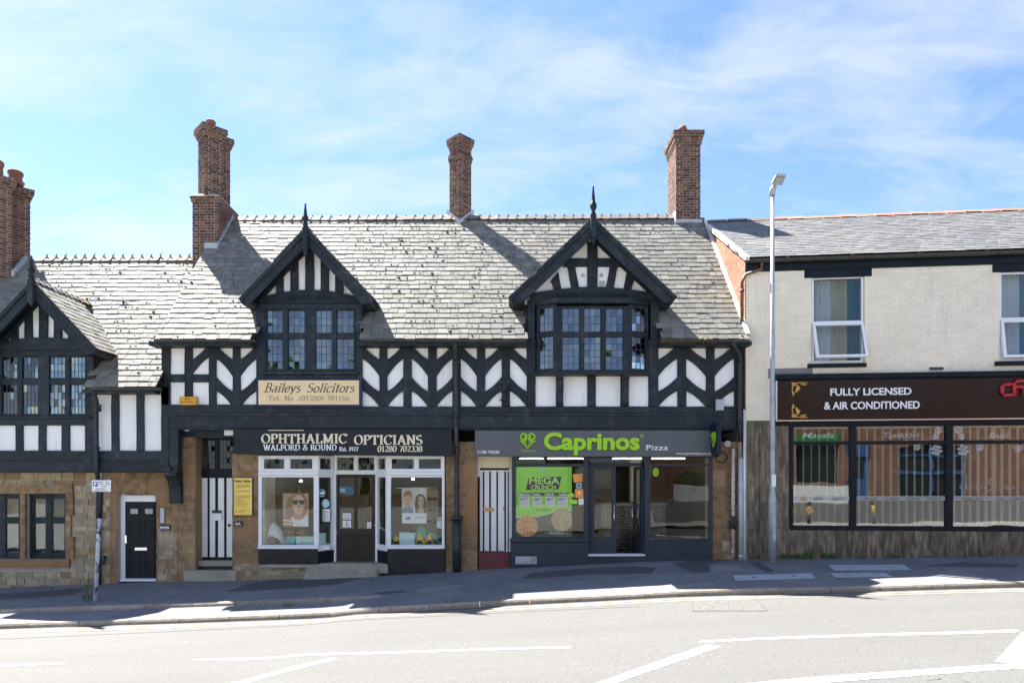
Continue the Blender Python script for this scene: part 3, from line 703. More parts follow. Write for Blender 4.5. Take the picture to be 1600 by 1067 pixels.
# ------------------------------------------------------------------ builders shared by the buildings
def pbox(name, parent, m, x0, x1, y0, y1, Y, depth, b=0.006, **kw):
    """Box whose front face fills the photo rectangle at depth Y."""
    mb = MB(); mb.box(PX(x0, Y), PX(x1, Y), Y, Y + depth, PZ(y1, Y), PZ(y0, Y), b)
    return mb.build(name, M[m], parent, **kw)
def ppoly(name, parent, m, pts, Y, depth, b=0.006, wob=0.0, **kw):
    poly = [(PX(p[0], Y), PZ(p[1], Y)) for p in pts]
    if wob: poly = wobble(poly, .2, wob)
    mb = MB(); mb.prism(poly, Y, Y + depth, b); return mb.build(name, M[m], parent, **kw)
def timber(name, parent, x0, x1, y0, y1, Y=0.0, depth=.12, m='timber'):
    return ppoly(name, parent, m, [(x0, y1), (x1, y1), (x1, y0), (x0, y0)], Y, depth, .008, .0045)
def brace(parent, x0, x1, yt0, yt1, yb0, yb1, bt, bb, Y=.004, depth=.1):
    """Curved brace: top edge yt0->yt1, bottom edge yb0->yb1, both hollowed towards its middle."""
    n = 7
    top = [(x0 + (x1 - x0) * i / n, yt0 + (yt1 - yt0) * i / n + bt * 4 * (i / n) * (1 - i / n)) for i in range(n + 1)]
    bot = [(x0 + (x1 - x0) * i / n, yb0 + (yb1 - yb0) * i / n - bb * 4 * (i / n) * (1 - i / n)) for i in range(n + 1)]
    return ppoly('brace', parent, 'timber', top + bot[::-1], Y, depth, .006)
def chevron(parent, x0, x1, d, yo=0.0):
    """Two ogee braces in a panel; d=1 falls to the right, -1 to the left."""
    for (t0, t1, b0, b1) in ((537, 561.5, 560, 588.5), (588, 611.5, 610.5, 636)):
        if d < 0: t0, t1, b0, b1 = t1, t0, b1, b0
        brace(parent, x0 - .5, x1 + .5, t0 + yo, t1 + yo, b0 + yo, b1 + yo, 2.6, 3.2)

def slates(parent, m, o, u, v, width, length, keep, gauge=.2, wid=(.19, .31), limit=300, thick=.016, name='slate', wt=None, jig=1.0):
    o, u, v = Vector(o), Vector(u).normalized(), Vector(v).normalized(); n = u.cross(v).normalized()
    P = Pieces(); row = 0; t = -.03
    while t < length - .02:
        x = -random.uniform(0, wid[0])
        while x < width:
            w = random.uniform(*wid); a, b = max(0, x), min(width, x + w); x += w
            if b - a < .04: continue
            c2 = o + u * ((a + b) / 2) + v * (t + gauge * .5)
            if not keep(c2): continue
            L = gauge + .06; tilt = R(3.6) + random.uniform(-.006, .01) * jig
            drop = random.uniform(-.012, .012) * jig
            if random.random() < .02: drop -= .03
            skew = random.uniform(-.012, .012) * jig
            vv = (v * math.cos(tilt) - n * math.sin(tilt)); vv = (vv + u * skew).normalized()
            uu = (u - vv * u.dot(vv)).normalized(); nn = uu.cross(vv)
            LL = min(L, length + .05 - t)
            c = o + u * ((a + b) / 2) + v * (t + LL / 2 + drop) + n * (.012 + thick / 2 + random.uniform(0, .004))
            P.add(c, (uu, vv, nn), (b - a - random.uniform(.006, .013), LL, thick * random.uniform(.8, 1.4)), (wt(c) if wt else 1) * w / max(5, (c - cam.location).length) ** 2)
        t += gauge; row += 1
    P.build(parent, name, m, limit, rest='slate_courses')
    return P
def moss(parent, o, u, v, width, length, keep, count, m='moss', size=(.012, .03)):
    o, u, v = Vector(o), Vector(u).normalized(), Vector(v).normalized(); n = u.cross(v).normalized(); mb = MB()
    for _ in range(count):
        a, t = random.uniform(0, width), random.uniform(0, 1) ** .85 * length
        t = round(t / .2) * .2 + random.uniform(-.03, .02)
        c = o + u * a + v * t
        if not keep(c) or noise.noise(c * .6) < -.25: continue
        r = random.uniform(*size) * (1.0 if random.random() > .12 else 1.6); c = c + n * .05
        k = 6; ring = [c + (u * math.cos(6.283 * i / k) + v * math.sin(6.283 * i / k) * .8) * r * random.uniform(.7, 1.25) for i in range(k)]
        top = c + n * r * .8 - v * r * .2; low = [p - n * .02 for p in ring]
        b = mb.vs(ring + [top] + low)
        for i in range(k):
            j = (i + 1) % k; mb.f.append((b + i, b + j, b + k)); mb.f.append((b + j, b + i, b + k + 1 + i, b + k + 1 + j))
    mb.build('moss', M[m], parent, kind='stuff')
def ridge_tiles(parent, m, a, b, step=.265, hw=.14, slope=50, collar=True, fin=0.0):
    a, b = Vector(a), Vector(b); d = (b - a); L = d.length; d.normalize(); k = max(1, int(L / step)); step = L / k
    s = Vector((-d.y, d.x, 0)).normalized(); h = hw * math.tan(R(slope)) * .72
    mb = MB()
    prof = [(-hw, -h), (-hw * .45, -h * .3), (0, .035), (hw * .45, -h * .3), (hw, -h)]
    def ring(t, grow, lift=0.0):
        return [d * t + s * (p[0] * grow) + Vector((0, 0, p[1] * grow + .02 + lift)) for p in prof]
    def span(t0, t1, g0, g1=None, lift=0.0):
        r0, r1 = mb.vs(ring(t0, g0, lift)), mb.vs(ring(t1, g1 or g0, lift))
        for i in range(4): mb.f.append((r0 + i, r0 + i + 1, r1 + i + 1, r1 + i))
        mb.f.append(tuple(r0 + i for i in reversed(range(5)))); mb.f.append(tuple(r1 + i for i in range(5)))
    span(-step / 2 + .004, step / 2 - .03, 1.0)
    if collar: span(step / 2 - .045, step / 2 + .006, 1.13, lift=.018)
    if fin: # upstanding fin at the joint
        q = [d * (step / 2 - .05) - s * .012 + Vector((0, 0, .04)), d * (step / 2 + .01) - s * .012 + Vector((0, 0, .04)), d * (step / 2 + .045) - s * .012 + Vector((0, 0, .04 + fin))]
        n0 = mb.vs(q + [p + s * .024 for p in q])
        for f in ((0, 1, 2), (5, 4, 3), (0, 3, 4, 1), (1, 4, 5, 2), (2, 5, 3, 0)): mb.f.append(tuple(n0 + i for i in f))
    me = bpy.data.meshes.new('ridge_tile'); me.from_pydata(mb.v, [], mb.f); me.materials.append(M[m])
    for i in range(k):
        ob = bpy.data.objects.new('ridge_tile', me); c = a + d * (step * (i + .5)) - org(parent)
        ob.location = c + Vector((0, random.uniform(-.006, .006), random.uniform(-.006, .006)))
        ob.rotation_euler = (random.uniform(-.02, .02), random.uniform(-.02, .02), random.uniform(-.015, .015))
        link(ob, parent)

BRICK_W = .225
def chimney(parent, shafts, limit, label=None):
    """shafts: (plan polygon anticlockwise, z0, z1, corbels{courses from the top: overhang}, pots)."""
    core = MB()
    for poly, z0, z1, corb, pots in shafts:
        nc = int(round((z1 - z0) / .075))
        runs = []; k = 0
        while k < nc:
            e = corb.get(nc - 1 - k, 0.0); s = k
            while k < nc and corb.get(nc - 1 - k, 0.0) == e: k += 1
            runs.append((e, s, k))
        for e, s, k in runs:
            pp = inset(poly, -e + .009); n = len(pp)
            a = core.vs([(p[0], p[1], z0 + s * .075 - .002) for p in pp]); b = core.vs([(p[0], p[1], z0 + k * .075 - .008) for p in pp])
            for i in range(n): core.f.append((a + i, a + (i + 1) % n, b + (i + 1) % n, b + i))
            core.f.append(tuple(b + i for i in range(n))); core.f.append(tuple(a + i for i in reversed(range(n))))
    ch = core.build('chimney', M['mortar'], parent, label=label)
    P = Pieces()
    for poly, z0, z1, corb, pots in shafts:
        nc = int(round((z1 - z0) / .075))
        for k in range(nc):
            e = corb.get(nc - 1 - k, 0.0); pp = [Vector((p[0], p[1], 0)) for p in inset(poly, -e)] if e else [Vector((p[0], p[1], 0)) for p in poly]
            for i in range(len(pp)):
                a, b = pp[i], pp[(i + 1) % len(pp)]; d = (b - a); L = d.length; d.normalize(); nn = Vector((d.y, -d.x, 0))
                s0, s1 = (0, L - .112) if k % 2 == 0 else (.112, L)
                cnt = max(1, round((s1 - s0) / BRICK_W)); w = (s1 - s0) / cnt
                cuts = [s0 + w * j for j in range(cnt + 1)]
                if k % 4 == 3 and cnt >= 2: cuts = sorted(set(cuts + [(cuts[j] + cuts[j + 1]) / 2 for j in range(cnt)]))
                for p, q in zip(cuts, cuts[1:]):
                    c = a + d * ((p + q) / 2) - nn * (.05 + random.uniform(-.003, .003)) + Vector((0, 0, z0 + k * .075 + .033))
                    face = nn.dot((cam.location - c).normalized())
                    P.add(c, (d, -nn, Vector((0, 0, 1))), (q - p - .015, .1, .061), max(0, face) * (q - p))
        # flaunching on top and clay pots
        zt = z0 + nc * .075 - .008; top = MB(); pp = inset(poly, -max(corb.values()) + .015); n = len(pp)
        a = top.vs([(p[0], p[1], zt) for p in pp]); q2 = inset(poly, .1); b = top.vs([(p[0], p[1], zt + .07) for p in q2])
        for i in range(n): top.f.append((a + i, a + (i + 1) % n, b + (i + 1) % n, b + i))
        top.f.append(tuple(b + i for i in range(n))); top.f.append(tuple(a + i for i in reversed(range(n)))); top.build('flaunching', M['mortar'], ch)
        for px_, py_, r, h in pots:
            MB().lathe((px_, py_), [(r * 1.05, zt + .03), (r, zt + .08), (r * .95, zt + h * .7), (r * 1.12, zt + h * .76), (r * 1.12, zt + h * .9), (r * .98, zt + h)], 14).build('chimney_pot', M['terracotta'], ch)
    P.build(ch, 'brick', M['brick'], limit, rest='brick_courses')
    return ch
def square(cx, cy, s, rot=0.0, s2=None):
    s2 = s2 or s; c, n = math.cos(R(rot)), math.sin(R(rot))
    return [(cx + a * s / 2 * c - b * s2 / 2 * n, cy + a * s / 2 * n + b * s2 / 2 * c) for a, b in ((-1, -1), (1, -1), (1, 1), (-1, 1))]

def casement(parent, lights, rows, outer, Y, depth, m, nx=3, ny=(3, 5), pane='pane', xf=None, lead=True, inner='mullion', sash=.012, tilt=.014, setb=.35):
    """Window of upright members, transoms and panes, in metres: lights (x0,x1), rows (z0,z1) from the top down, outer (x0,x1,z0,z1)."""
    R3 = xf.to_3x3() if xf is not None else Matrix.Identity(3)
    xa, xb, za, zb = outer; edges = [xa] + [e for l in lights for e in l] + [xb]
    for i in range(0, len(edges), 2):
        if edges[i + 1] - edges[i] > .004: MB(xf).box(edges[i], edges[i + 1], Y, Y + depth, za, zb, .006).build(inner if 0 < i < len(edges) - 2 else 'window_post', M[m], parent)
    for l in lights:
        zs = [zb] + [e for r in rows for e in (r[1], r[0])] + [za]
        for i in range(0, len(zs), 2):
            if zs[i] - zs[i + 1] > .004: MB(xf).box(l[0] + .001, l[1] - .001, Y + .01, Y + depth - .01, zs[i + 1], zs[i], .005).build('transom', M[m], parent)
    P = Pieces(); came = MB(xf)
    for l in lights:
        for r, kn in zip(rows, ny):
            x0, x1, z0, z1 = l[0], l[1], r[0], r[1]; yp = Y + depth * setb
            if sash:
                f = MB(xf); s_ = sash
                f.box(x0 + .001, x0 + s_, yp - .02, yp + .02, z0 + .001, z1 - .001); f.box(x1 - s_, x1 - .001, yp - .02, yp + .02, z0 + .001, z1 - .001)
                f.box(x0 + s_ + .0005, x1 - s_ - .0005, yp - .018, yp + .018, z0 + .001, z0 + s_); f.box(x0 + s_ + .0005, x1 - s_ - .0005, yp - .018, yp + .018, z1 - s_, z1 - .001)
                f.build('sash', M[m], parent)
                x0, x1, z0, z1 = x0 + s_ + .001, x1 - s_ - .001, z0 + s_ + .001, z1 - s_ - .001
            pw, ph = (x1 - x0) / nx, (z1 - z0) / kn
            for i in range(nx):
                for j in range(kn):
                    a1, a2 = random.gauss(0, tilt), random.gauss(0, tilt)
                    mt = R3 @ Matrix.Rotation(a1, 3, 'X') @ Matrix.Rotation(a2, 3, 'Z')
                    c = Vector((x0 + pw * (i + .5), yp, z0 + ph * (j + .5))); c = xf @ c if xf is not None else c
                    P.add(c, (mt.col[0], mt.col[1], mt.col[2]), (pw - .002, .003, ph - .002), pw * ph)
            if lead:
                for i in range(1, nx): came.box(x0 + pw * i - .0055, x0 + pw * i + .0055, yp - .007, yp + .007, z0, z1)
                for j in range(1, kn): came.box(x0, x1, yp - .006, yp + .006, z0 + ph * j - .0055, z0 + ph * j + .0055)
    P.build(parent, 'pane', M[pane], 400)
    if lead: came.build('lead_lattice', M['lead_came'], parent, kind='stuff')
def carving(parent, x0, x1, ylo, yhi, Y, arch, seed):
    """Scrolling leaf carving in low relief along an arched beam (photo pixels)."""
    mb = MB(); rnd = random.Random(seed); n = 9; cx = (x0 + x1) / 2
    for i in range(n):
        for s in (0, 1):
            px = x0 + (x1 - x0) * (i + .5 * s + .25) / n
            py = (ylo + yhi) / 2 + (1.6 if s else -1.6) + arch * ((px - cx) / (x1 - x0) * 2) ** 2
            pts = []
            for k in range(11):
                a = k * .62 + (3.14 if s else 0); r = 3.6 * (1 - k / 14)
                pts.append((PX(px + r * math.cos(a), Y), Y - .006, PZ(py + r * .8 * math.sin(a), Y)))
            mb.tube(pts, [.016 * (1 - k / 16) for k in range(11)], 5)
    mb.build('carving', M['timber'], parent)
def curtain(parent, x0, x1, z0, z1, Y, m, folds=7, amp=.03, name='curtain'):
    mb = MB(); n = folds * 6
    a = [(x0 + (x1 - x0) * i / n, Y + amp * math.sin(i / 6 * 6.283) + random.uniform(-.004, .004)) for i in range(n + 1)]
    for (p, q) in zip(a, a[1:]): mb.face([(p[0], p[1], z0), (q[0], q[1], z0), (q[0], q[1], z1), (p[0], p[1], z1)])
    mb.build(name, M[m], parent)
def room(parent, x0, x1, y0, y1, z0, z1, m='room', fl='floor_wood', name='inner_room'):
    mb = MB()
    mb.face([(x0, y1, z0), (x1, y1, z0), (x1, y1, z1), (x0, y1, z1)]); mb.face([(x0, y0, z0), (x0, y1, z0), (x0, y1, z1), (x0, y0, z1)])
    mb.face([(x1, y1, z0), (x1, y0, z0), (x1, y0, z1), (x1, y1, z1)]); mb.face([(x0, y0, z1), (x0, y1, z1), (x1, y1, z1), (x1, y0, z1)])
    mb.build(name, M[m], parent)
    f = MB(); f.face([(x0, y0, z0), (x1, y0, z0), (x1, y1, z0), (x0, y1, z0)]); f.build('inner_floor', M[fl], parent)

def finial(parent, X, Y, z0, z1, zp0, zp1, w=.1):
    """Turned spike above the apex, square post over the boards and a drop below."""
    mb = MB(); H = z1 - z0
    mb.lathe((X, Y), [(w * .5, z0), (w * .55, z0 + H * .1), (w * .3, z0 + H * .2), (w * .62, z0 + H * .33), (w * .62, z0 + H * .42), (w * .36, z0 + H * .5), (w * .34, z0 + H * .55), (w * .14, z0 + H * .93), (w * .22, z0 + H * .96), (.004, z1)], 8)
    mb.box(X - w / 2, X + w / 2, Y - w / 2, Y + w / 2, zp1, z0 + .004, .01)
    d = zp1 - zp0
    mb.lathe((X, Y), [(.005, zp0), (w * .3, zp0 + d * .35), (w * .3, zp0 + d * .55), (w * .52, zp0 + d * .75), (w * .5, zp1)], 8)
    return mb.build('finial', M['timber'], parent)
def dormer(bld, Xc, Za, hw, Ze, hwc, yb, mainz, yback, cheek_z, board=.40, label=None):
    """Gabled dormer: cheeks, slated roof, bargeboards. mainz(Y) is the big roof's height; returns the dormer part."""
    tanp = (Za - Ze) / hw
    ck = MB()
    for s in (-1, 1):
        xa, xb = Xc + s * (hwc - .1), Xc + s * hwc
        pts = [(.1, cheek_z), (.1, Ze + .02), (yback, Ze + .02), (yback, cheek_z)]
        a = ck.vs([(xa, p[0], p[1]) for p in pts]); b = ck.vs([(xb, p[0], p[1]) for p in pts])
        q = [(a, a + 1, a + 2, a + 3), (b + 3, b + 2, b + 1, b)] + [(a + i, b + i, b + (i + 1) % 4, a + (i + 1) % 4) for i in range(4)]
        ck.f += q
    dm = ck.build('dormer', M['timber'], bld, label=label)
    yend = yback + .6
    for s in (-1, 1):
        # deck and slates; slates that would lie under the big roof are left out
        e = Vector((Xc + s * hw, yb - .03, Ze - .035)); v = Vector((-s, 0, tanp)).normalized(); u = Vector((0, 1, 0)) if s > 0 else Vector((0, -1, 0))
        o = e if s > 0 else e + Vector((0, yend - yb + .03, 0))
        L = hw / math.cos(math.atan(tanp))
        dk = MB(); n = v.cross(Vector((0, 1, 0))).normalized() * -s
        if n.z < 0: n = -n
        q = [e, e + Vector((0, yend - yb, 0)), e + Vector((0, yend - yb, 0)) + v * L, e + v * L]
        # keep the deck above the big roof: cut it along the valley
        yv = lambda z: min(yend, max(yb, inv_main(mainz, z)))
        q = [e, Vector((e.x, yv(Ze) + .12, e.z)), Vector((Xc, yv(Za) + .12, Za - .035)), Vector((Xc, yb - .03, Za - .035))]
        a = dk.vs([p + n * .0 for p in q]); b = dk.vs([p - n * .05 for p in q])
        dk.f += [(a, a + 1, a + 2, a + 3), (b + 3, b + 2, b + 1, b)] + [(b + i, b + (i + 1) % 4, a + (i + 1) % 4, a + i) for i in range(4)]
        dk.build('roof_deck', M['timber'], dm)
        slates(dm, M['slate'], o, u, v, yend - yb + .03, L, lambda c: c.z > mainz(c.y) - .02, limit=60, gauge=.17, wid=(.16, .26))
        # bargeboard: a wide board with a thinner moulding proud of it
        c_, Y0 = board, yb
        p1 = [(Xc, Za - .045), (Xc + s * (hw - .01), Ze - .045), (Xc + s * (hw - .03), Ze - .13), (Xc + s * (hw - .22), Ze - .17), (Xc + s * (hw - .3), Ze - .045 + .3 * tanp - c_), (Xc, Za - .045 - c_)]
        MB().prism(p1, Y0, Y0 + .05, .006).build('bargeboard', M['timber'], dm)
        p2 = [(Xc, Za - .04), (Xc + s * (hw + .005), Ze - .04), (Xc + s * (hw - .02), Ze - .12), (Xc, Za - .04 - .13)]
        MB().prism(p2, Y0 - .035, Y0 - .001, .008).build('bargeboard_moulding', M['timber'], dm)
        # valley flashing and eaves soffit
        fl = MB(); A, B = Vector((e.x, yv(Ze), mainz(yv(Ze)) + .06)), Vector((Xc, yv(Za), mainz(yv(Za)) + .06)); w = Vector((s * .09, 0, 0))
        fl.face([A - w * .2, A + w, B + w, B - w * .2]); fl.build('valley_flashing', M['mortar_white'], dm)
        so = MB(); so.box(Xc + s * (hwc + .002), Xc + s * (hw - .04), yb + .06, inv_main(mainz, Ze) + .1, Ze - .16, Ze - .06); so.build('soffit', M['timber'], dm)
    ridge_tiles(dm, 'ridge', (Xc, yb - .02, Za - .01), (Xc, inv_main(mainz, Za) + .05, Za - .01), step=.2, hw=.1, slope=45, collar=True, fin=.05)
    return dm
def inv_main(mainz, z):
    lo, hi = -1.0, 4.0
    for _ in range(40):
        m = (lo + hi) / 2
        if mainz(m) < z: lo = m
        else: hi = m
    return (lo + hi) / 2
def gutter(parent, a, b, r=.06, m='gutter', name='gutter'):
    a, b = Vector(a), Vector(b); d = (b - a).normalized(); s = Vector((-d.y, d.x, 0)); n = 8; mb = MB(); rings = []
    for p in (a, b):
        out = [p + s * r * math.cos(math.pi + math.pi * k / n) + Vector((0, 0, r * math.sin(math.pi + math.pi * k / n))) for k in range(n + 1)]
        inn = [p + s * (r - .008) * math.cos(math.pi + math.pi * k / n) + Vector((0, 0, (r - .008) * math.sin(math.pi + math.pi * k / n))) for k in reversed(range(n + 1))]
        rings.append(mb.vs(out + inn))
    k = 2 * (n + 1)
    for i in range(k): mb.f.append((rings[0] + i, rings[1] + i, rings[1] + (i + 1) % k, rings[0] + (i + 1) % k))
    mb.f.append(tuple(rings[0] + i for i in range(k))); mb.f.append(tuple(rings[1] + i for i in reversed(range(k))))
    return mb.build(name, M[m], parent)
def pipe(parent, pts, r, m='iron', name='downpipe', bands=(), br=1.25, seg=12):
    mb = MB(); mb.tube(pts, r, seg)
    o = mb.build(name, M[m], parent)
    for z in bands:
        p = next((Vector(a).lerp(Vector(b), (Vector(a).z - z) / max(1e-6, Vector(a).z - Vector(b).z)) for a, b in zip(pts, pts[1:]) if Vector(a).z >= z >= Vector(b).z), None)
        if p is None: continue
        MB().tube([p + Vector((0, 0, .035)), p - Vector((0, 0, .035))], r * br, seg).build('pipe_collar', M[m], o)
    return o
# ------------------------------------------------------------------ the long timber-framed building with two shops
T50 = math.tan(R(50))
main = thing('timber_framed_building', 'long black and white timber-framed building with two gabled dormers and two shops', 'building', (-1.3, 0, -.1))
EZ, EY, RYY = 5.36, -.35, 3.12
mz = lambda Y: EZ + T50 * (Y - EY)
XL, XR = -8.15, 5.56
XA, XB = -4.67, 1.94
vdir = Vector((0, math.cos(R(50)), math.sin(R(50))))
# roof: deck in strips beside and above the dormers, slates on it
deck = MB()
def strip(mb, xa, xb, z0, z1, mzf=mz, off=.03):
    ya, yb = inv_main(mzf, z0), inv_main(mzf, z1)
    mb.face([(xa, ya, z0 - off), (xb, ya, z0 - off), (xb, yb, z1 - off), (xa, yb, z1 - off)])
ZR = mz(RYY)
for xa, xb, z0 in ((XL, XA - 1.25, EZ), (XA - 1.25, XA + 1.25, 6.36), (XA + 1.25, XB - 1.54, EZ), (XB - 1.54, XB + 1.6, 6.4), (XB + 1.6, XR, EZ)):
    strip(deck, xa, xb, z0, ZR)
deck.face([(XL, RYY, ZR - .03), (XR, RYY, ZR - .03), (XR, 6.6, EZ), (XL, 6.6, EZ)])
roof = deck.build('roof', M['room_dark'], main)
keep_main = lambda c: not (abs(c.x - XA) < 1.22 and c.z < 6.5) and not (abs(c.x - XB - .03) < 1.52 and c.z < 6.5)
slates(roof, M['slate'], (XL, EY - .04, EZ - .03), (1, 0, 0), vdir, XR - XL, (RYY - EY) / math.cos(R(50)) + .03, keep_main, gauge=.2, limit=300)
moss(roof, (XL, EY, EZ), (1, 0, 0), vdir, XR - XL, 5.2, lambda c: keep_main(c) and not (c.x > 3.2 and random.random() < .6), 950)
ridge_tiles(roof, 'ridge', (-7.72, RYY, ZR + .03), (4.72, RYY, ZR + .09), step=.262, hw=.15, fin=.05)
# chimneys
ch = chimney(main, [(square(-8.18, 2.745, .70, 0, 1.21), 7.4, 9.72, {0: .05, 1: .03}, []),
               (square(-8.195, 2.50, .50, 45), 9.75, 11.72, {0: .09, 1: .09, 2: .06, 3: .03}, [(-8.195, 2.5, .12, .26)]),
               (square(-8.20, 2.99, .48, 45), 9.75, 11.70, {0: .085, 1: .085, 2: .06, 3: .03}, [(-8.2, 3.02, .11, .12)])], 110, 'twin diagonal brick chimney on a square plinth at the left end')
MB().box(-8.56, -7.80, 2.11, 3.40, 9.70, 9.755, .02).box(-8.46, -7.9, 2.2, 3.3, 9.755, 9.83, .03).build('weathering_slab', M['mortar'], ch)
MB().box(-8.17, -7.815, 2.06, 2.13, 7.6, mz(2.1) + .17).build('flashing', M['lead'], ch)
fl = MB(); ya, yb = 2.1, 3.12
for k in range(9):
    a, b = ya + (yb - ya) * k / 9, ya + (yb - ya) * (k + 1) / 9
    fl.box(-7.83, -7.812, a, b - .002, mz(a) - .1, mz(a) + .24)
fl.build('stepped_flashing', M['lead'], ch)
ch2 = chimney(main, [(square(-1.386, 3.24, .45, 45), 8.9, 11.86, {0: .065, 1: .065, 2: .045, 3: .02, 6: .02, 7: .035, 8: .015}, [])], 95, 'slender diagonal brick chimney in the middle of the ridge')
for s in (-1, 1):
    q = MB(); c0 = Vector((-1.386, 2.90, 0)); e = Vector((s * .36, .36, 0)); L = e.length
    a, b = c0 + Vector((0, -.03, 0)), c0 + e * 1.03 + Vector((s * .02, -.02, 0))
    pts = [(a.x, a.y, mz(a.y) - .02), (b.x, b.y, mz(b.y) - .02), (b.x, b.y, mz(b.y) + .2), (a.x, a.y, mz(a.y) + .2)]
    q.face(pts if s > 0 else pts[::-1])
    out = Vector((s * .12, -.12, 0)); q.face([(a.x, a.y, mz(a.y) + .045), (a.x + out.x * 0, a.y - .16, mz(a.y - .16) + .045), (b.x + out.x, b.y, mz(b.y) + .045), (b.x, b.y, mz(b.y) + .045)][::s])
    q.build('flashing', M['lead'], ch2)
ch3 = chimney(main, [([(4.71, 2.96), (5.41, 2.96), (5.41, 3.93), (4.71, 3.93)], 8.7, 11.9, {0: .09, 1: .09, 2: .05, 3: .05, 4: .025}, [(5.0, 3.35, .15, .2)])], 95, 'tall square brick chimney at the right end')
MB().box(4.69, 5.43, 2.92, 2.955, 8.7, mz(2.93) + .16).build('flashing', M['lead'], ch3)
MB().box(4.675, 4.705, 2.9, 3.96, 9.0, ZR + .17).build('flashing', M['mortar_white'], ch3)
cow = MB(); cow.tube([(4.94, 3.25, 12.02), (4.98, 3.25, 12.1), (5.07, 3.22, 12.15)], [.15, .14, .11], 12); cow.build('pot_cowl', M['terracotta'], ch3)

# first-floor wall: plaster behind, timbers in front
YP = .05
pl = MB()
def pw(x0, x1, y0, y1, mb=pl): mb.box(PX(x0, YP), PX(x1, YP), YP, YP + .14, PZ(y1, YP), PZ(y0, YP))
for a in ((255, 404, 528, 645), (562, 826, 528, 645), (1024, 1158, 528, 645), (404.1, 561.9, 586, 645), (826.1, 1023.9, 586, 645)): pw(*a)
pl.build('wall', M['plaster'], main)
for x0, x1 in ((252, 265.5), (288, 300), (326, 337.5), (363, 375), (592.6, 605), (630, 643), (668.4, 682), (706.7, 720), (745, 758), (783.7, 797), (1059, 1072.6), (1103.6, 1117), (1147.5, 1161)):
    timber('post', main, x0, x1, 533, 634.5)
timber('rail', main, 265.6, 287.9, 584.5, 597, .006); timber('rail', main, 300.1, 325.9, 584.5, 597, .006)
brace(main, 300, 326, 561, 537, 584, 558, 2.5, 3)
for x0, x1, d in ((337.5, 363, 1), (375, 400.5, -1), (566, 592.6, 1), (605, 630, -1), (643, 668.4, 1), (682, 706.7, -1), (720, 745, 1), (758, 783.7, -1), (797, 823, 1), (1028.5, 1059, -1), (1072.6, 1103.6, 1), (1117, 1147.5, -1)):
    chevron(main, x0, x1, d)
for x0, x1 in ((265.6, 400), (566, 706.6), (720.1, 822.5), (1029, 1147.4)): timber('wall_plate', main, x0, x1, 526, 537.5, -.01)
for x0, x1 in ((252, 400), (400.2, 566), (566.2, 720), (720.2, 900), (900.2, 1029), (1029.2, 1161)): timber('sill_beam', main, x0, x1, 634.8 if x0 != 252 else 632, 646.5, -.02, .16)
for x0, x1 in ((264, 480), (480.2, 712), (712.2, 905), (905.2, 1161)): timber('jetty_beam', main, x0, x1, 650.5, 668.5, -.07, .22)
MB().box(PX(262, -.05), PX(1161, -.05), -.05, .1, PZ(650.3), PZ(646.6)).build('moulding', M['timber'], main)
for x0, x1 in ((868.6, 880.5), (917.7, 931), (969.6, 983)): timber('stud', main, x0, x1, 588, 634.6, .003)
timber('post', main, 823, 836.8, 530, 634.6, -.005); timber('post', main, 1013.5, 1029, 530, 634.6, -.005)
timber('post', main, 400.4, 414, 520, 634.6, -.005); timber('post', main, 556, 566, 520, 634.6, -.005)
for x in (874.5, 976.3): # carved brackets carrying the bay
    pr = [(-.02, PZ(587)), (-.24, PZ(587)), (-.235, PZ(592)), (-.17, PZ(596)), (-.13, PZ(603)), (-.14, PZ(610)), (-.08, PZ(620)), (-.085, PZ(629)), (-.02, PZ(634))]
    mb = MB(); w = .07; X_ = PX(x)
    a = mb.vs([(X_ - w, p[0], p[1]) for p in pr]); b = mb.vs([(X_ + w, p[0], p[1]) for p in pr]); n = len(pr)
    mb.f += [tuple(a + i for i in range(n)), tuple(b + i for i in reversed(range(n)))] + [(a + i, b + i, b + (i + 1) % n, a + (i + 1) % n) for i in range(n)]
    mb.build('bracket', M['timber'], main)
# side and rear walls keep the light out
sw = MB(); sw.box(-8.2, -8.1, .75, 6.5, -.6, 5.4); sw.box(XR - .08, XR - .01, .1, 6.5, -.6, 5.4); sw.box(-8.1, XR - .08, 6.4, 6.5, -.6, 5.4); sw.build('outer_wall', M['mortar'], main)
gab = MB(); gab.face([(-8.1, -.2, 5.3), (-8.1, 6.5, 5.3), (-8.1, RYY, ZR - .1)]); gab.build('gable_wall', M['mortar'], main)
gutter(main, (XL + .0, EY - .07, EZ - .06), (PX(400, -.4), EY - .07, EZ - .06)); gutter(main, (PX(566, -.4), EY - .07, EZ - .05), (PX(822, -.4), EY - .07, EZ - .07)); gutter(main, (PX(1030, -.4), EY - .07, EZ - .06), (PX(1170, -.4), EY - .07, EZ - .07))
for x0, x1 in ((245, 400), (564, 823), (1028, 1166)): MB().box(PX(x0), PX(x1), EY - .01, -.012, EZ - .17, EZ - .075).build('eaves_board', M['timber'], main)
mm = MB()
for _ in range(150): # dry moss hanging over the gutter
    a = random.choice(((1032, 1052), (1032, 1056), (1092, 1112), (1040, 1100)))
    x = PX(random.uniform(*a), -.4); p = Vector((x, EY - .1 + random.uniform(-.04, .04), EZ - .03)); q = p + Vector((random.uniform(-.03, .03), random.uniform(-.05, 0), -random.uniform(.02, .14)))
    mm.tube([p, p.lerp(q, .5) + Vector((.008, -.015, 0)), q], [.016, .014, .003], 5)
mm.build('gutter_moss', M['moss_dry'], main, kind='stuff')

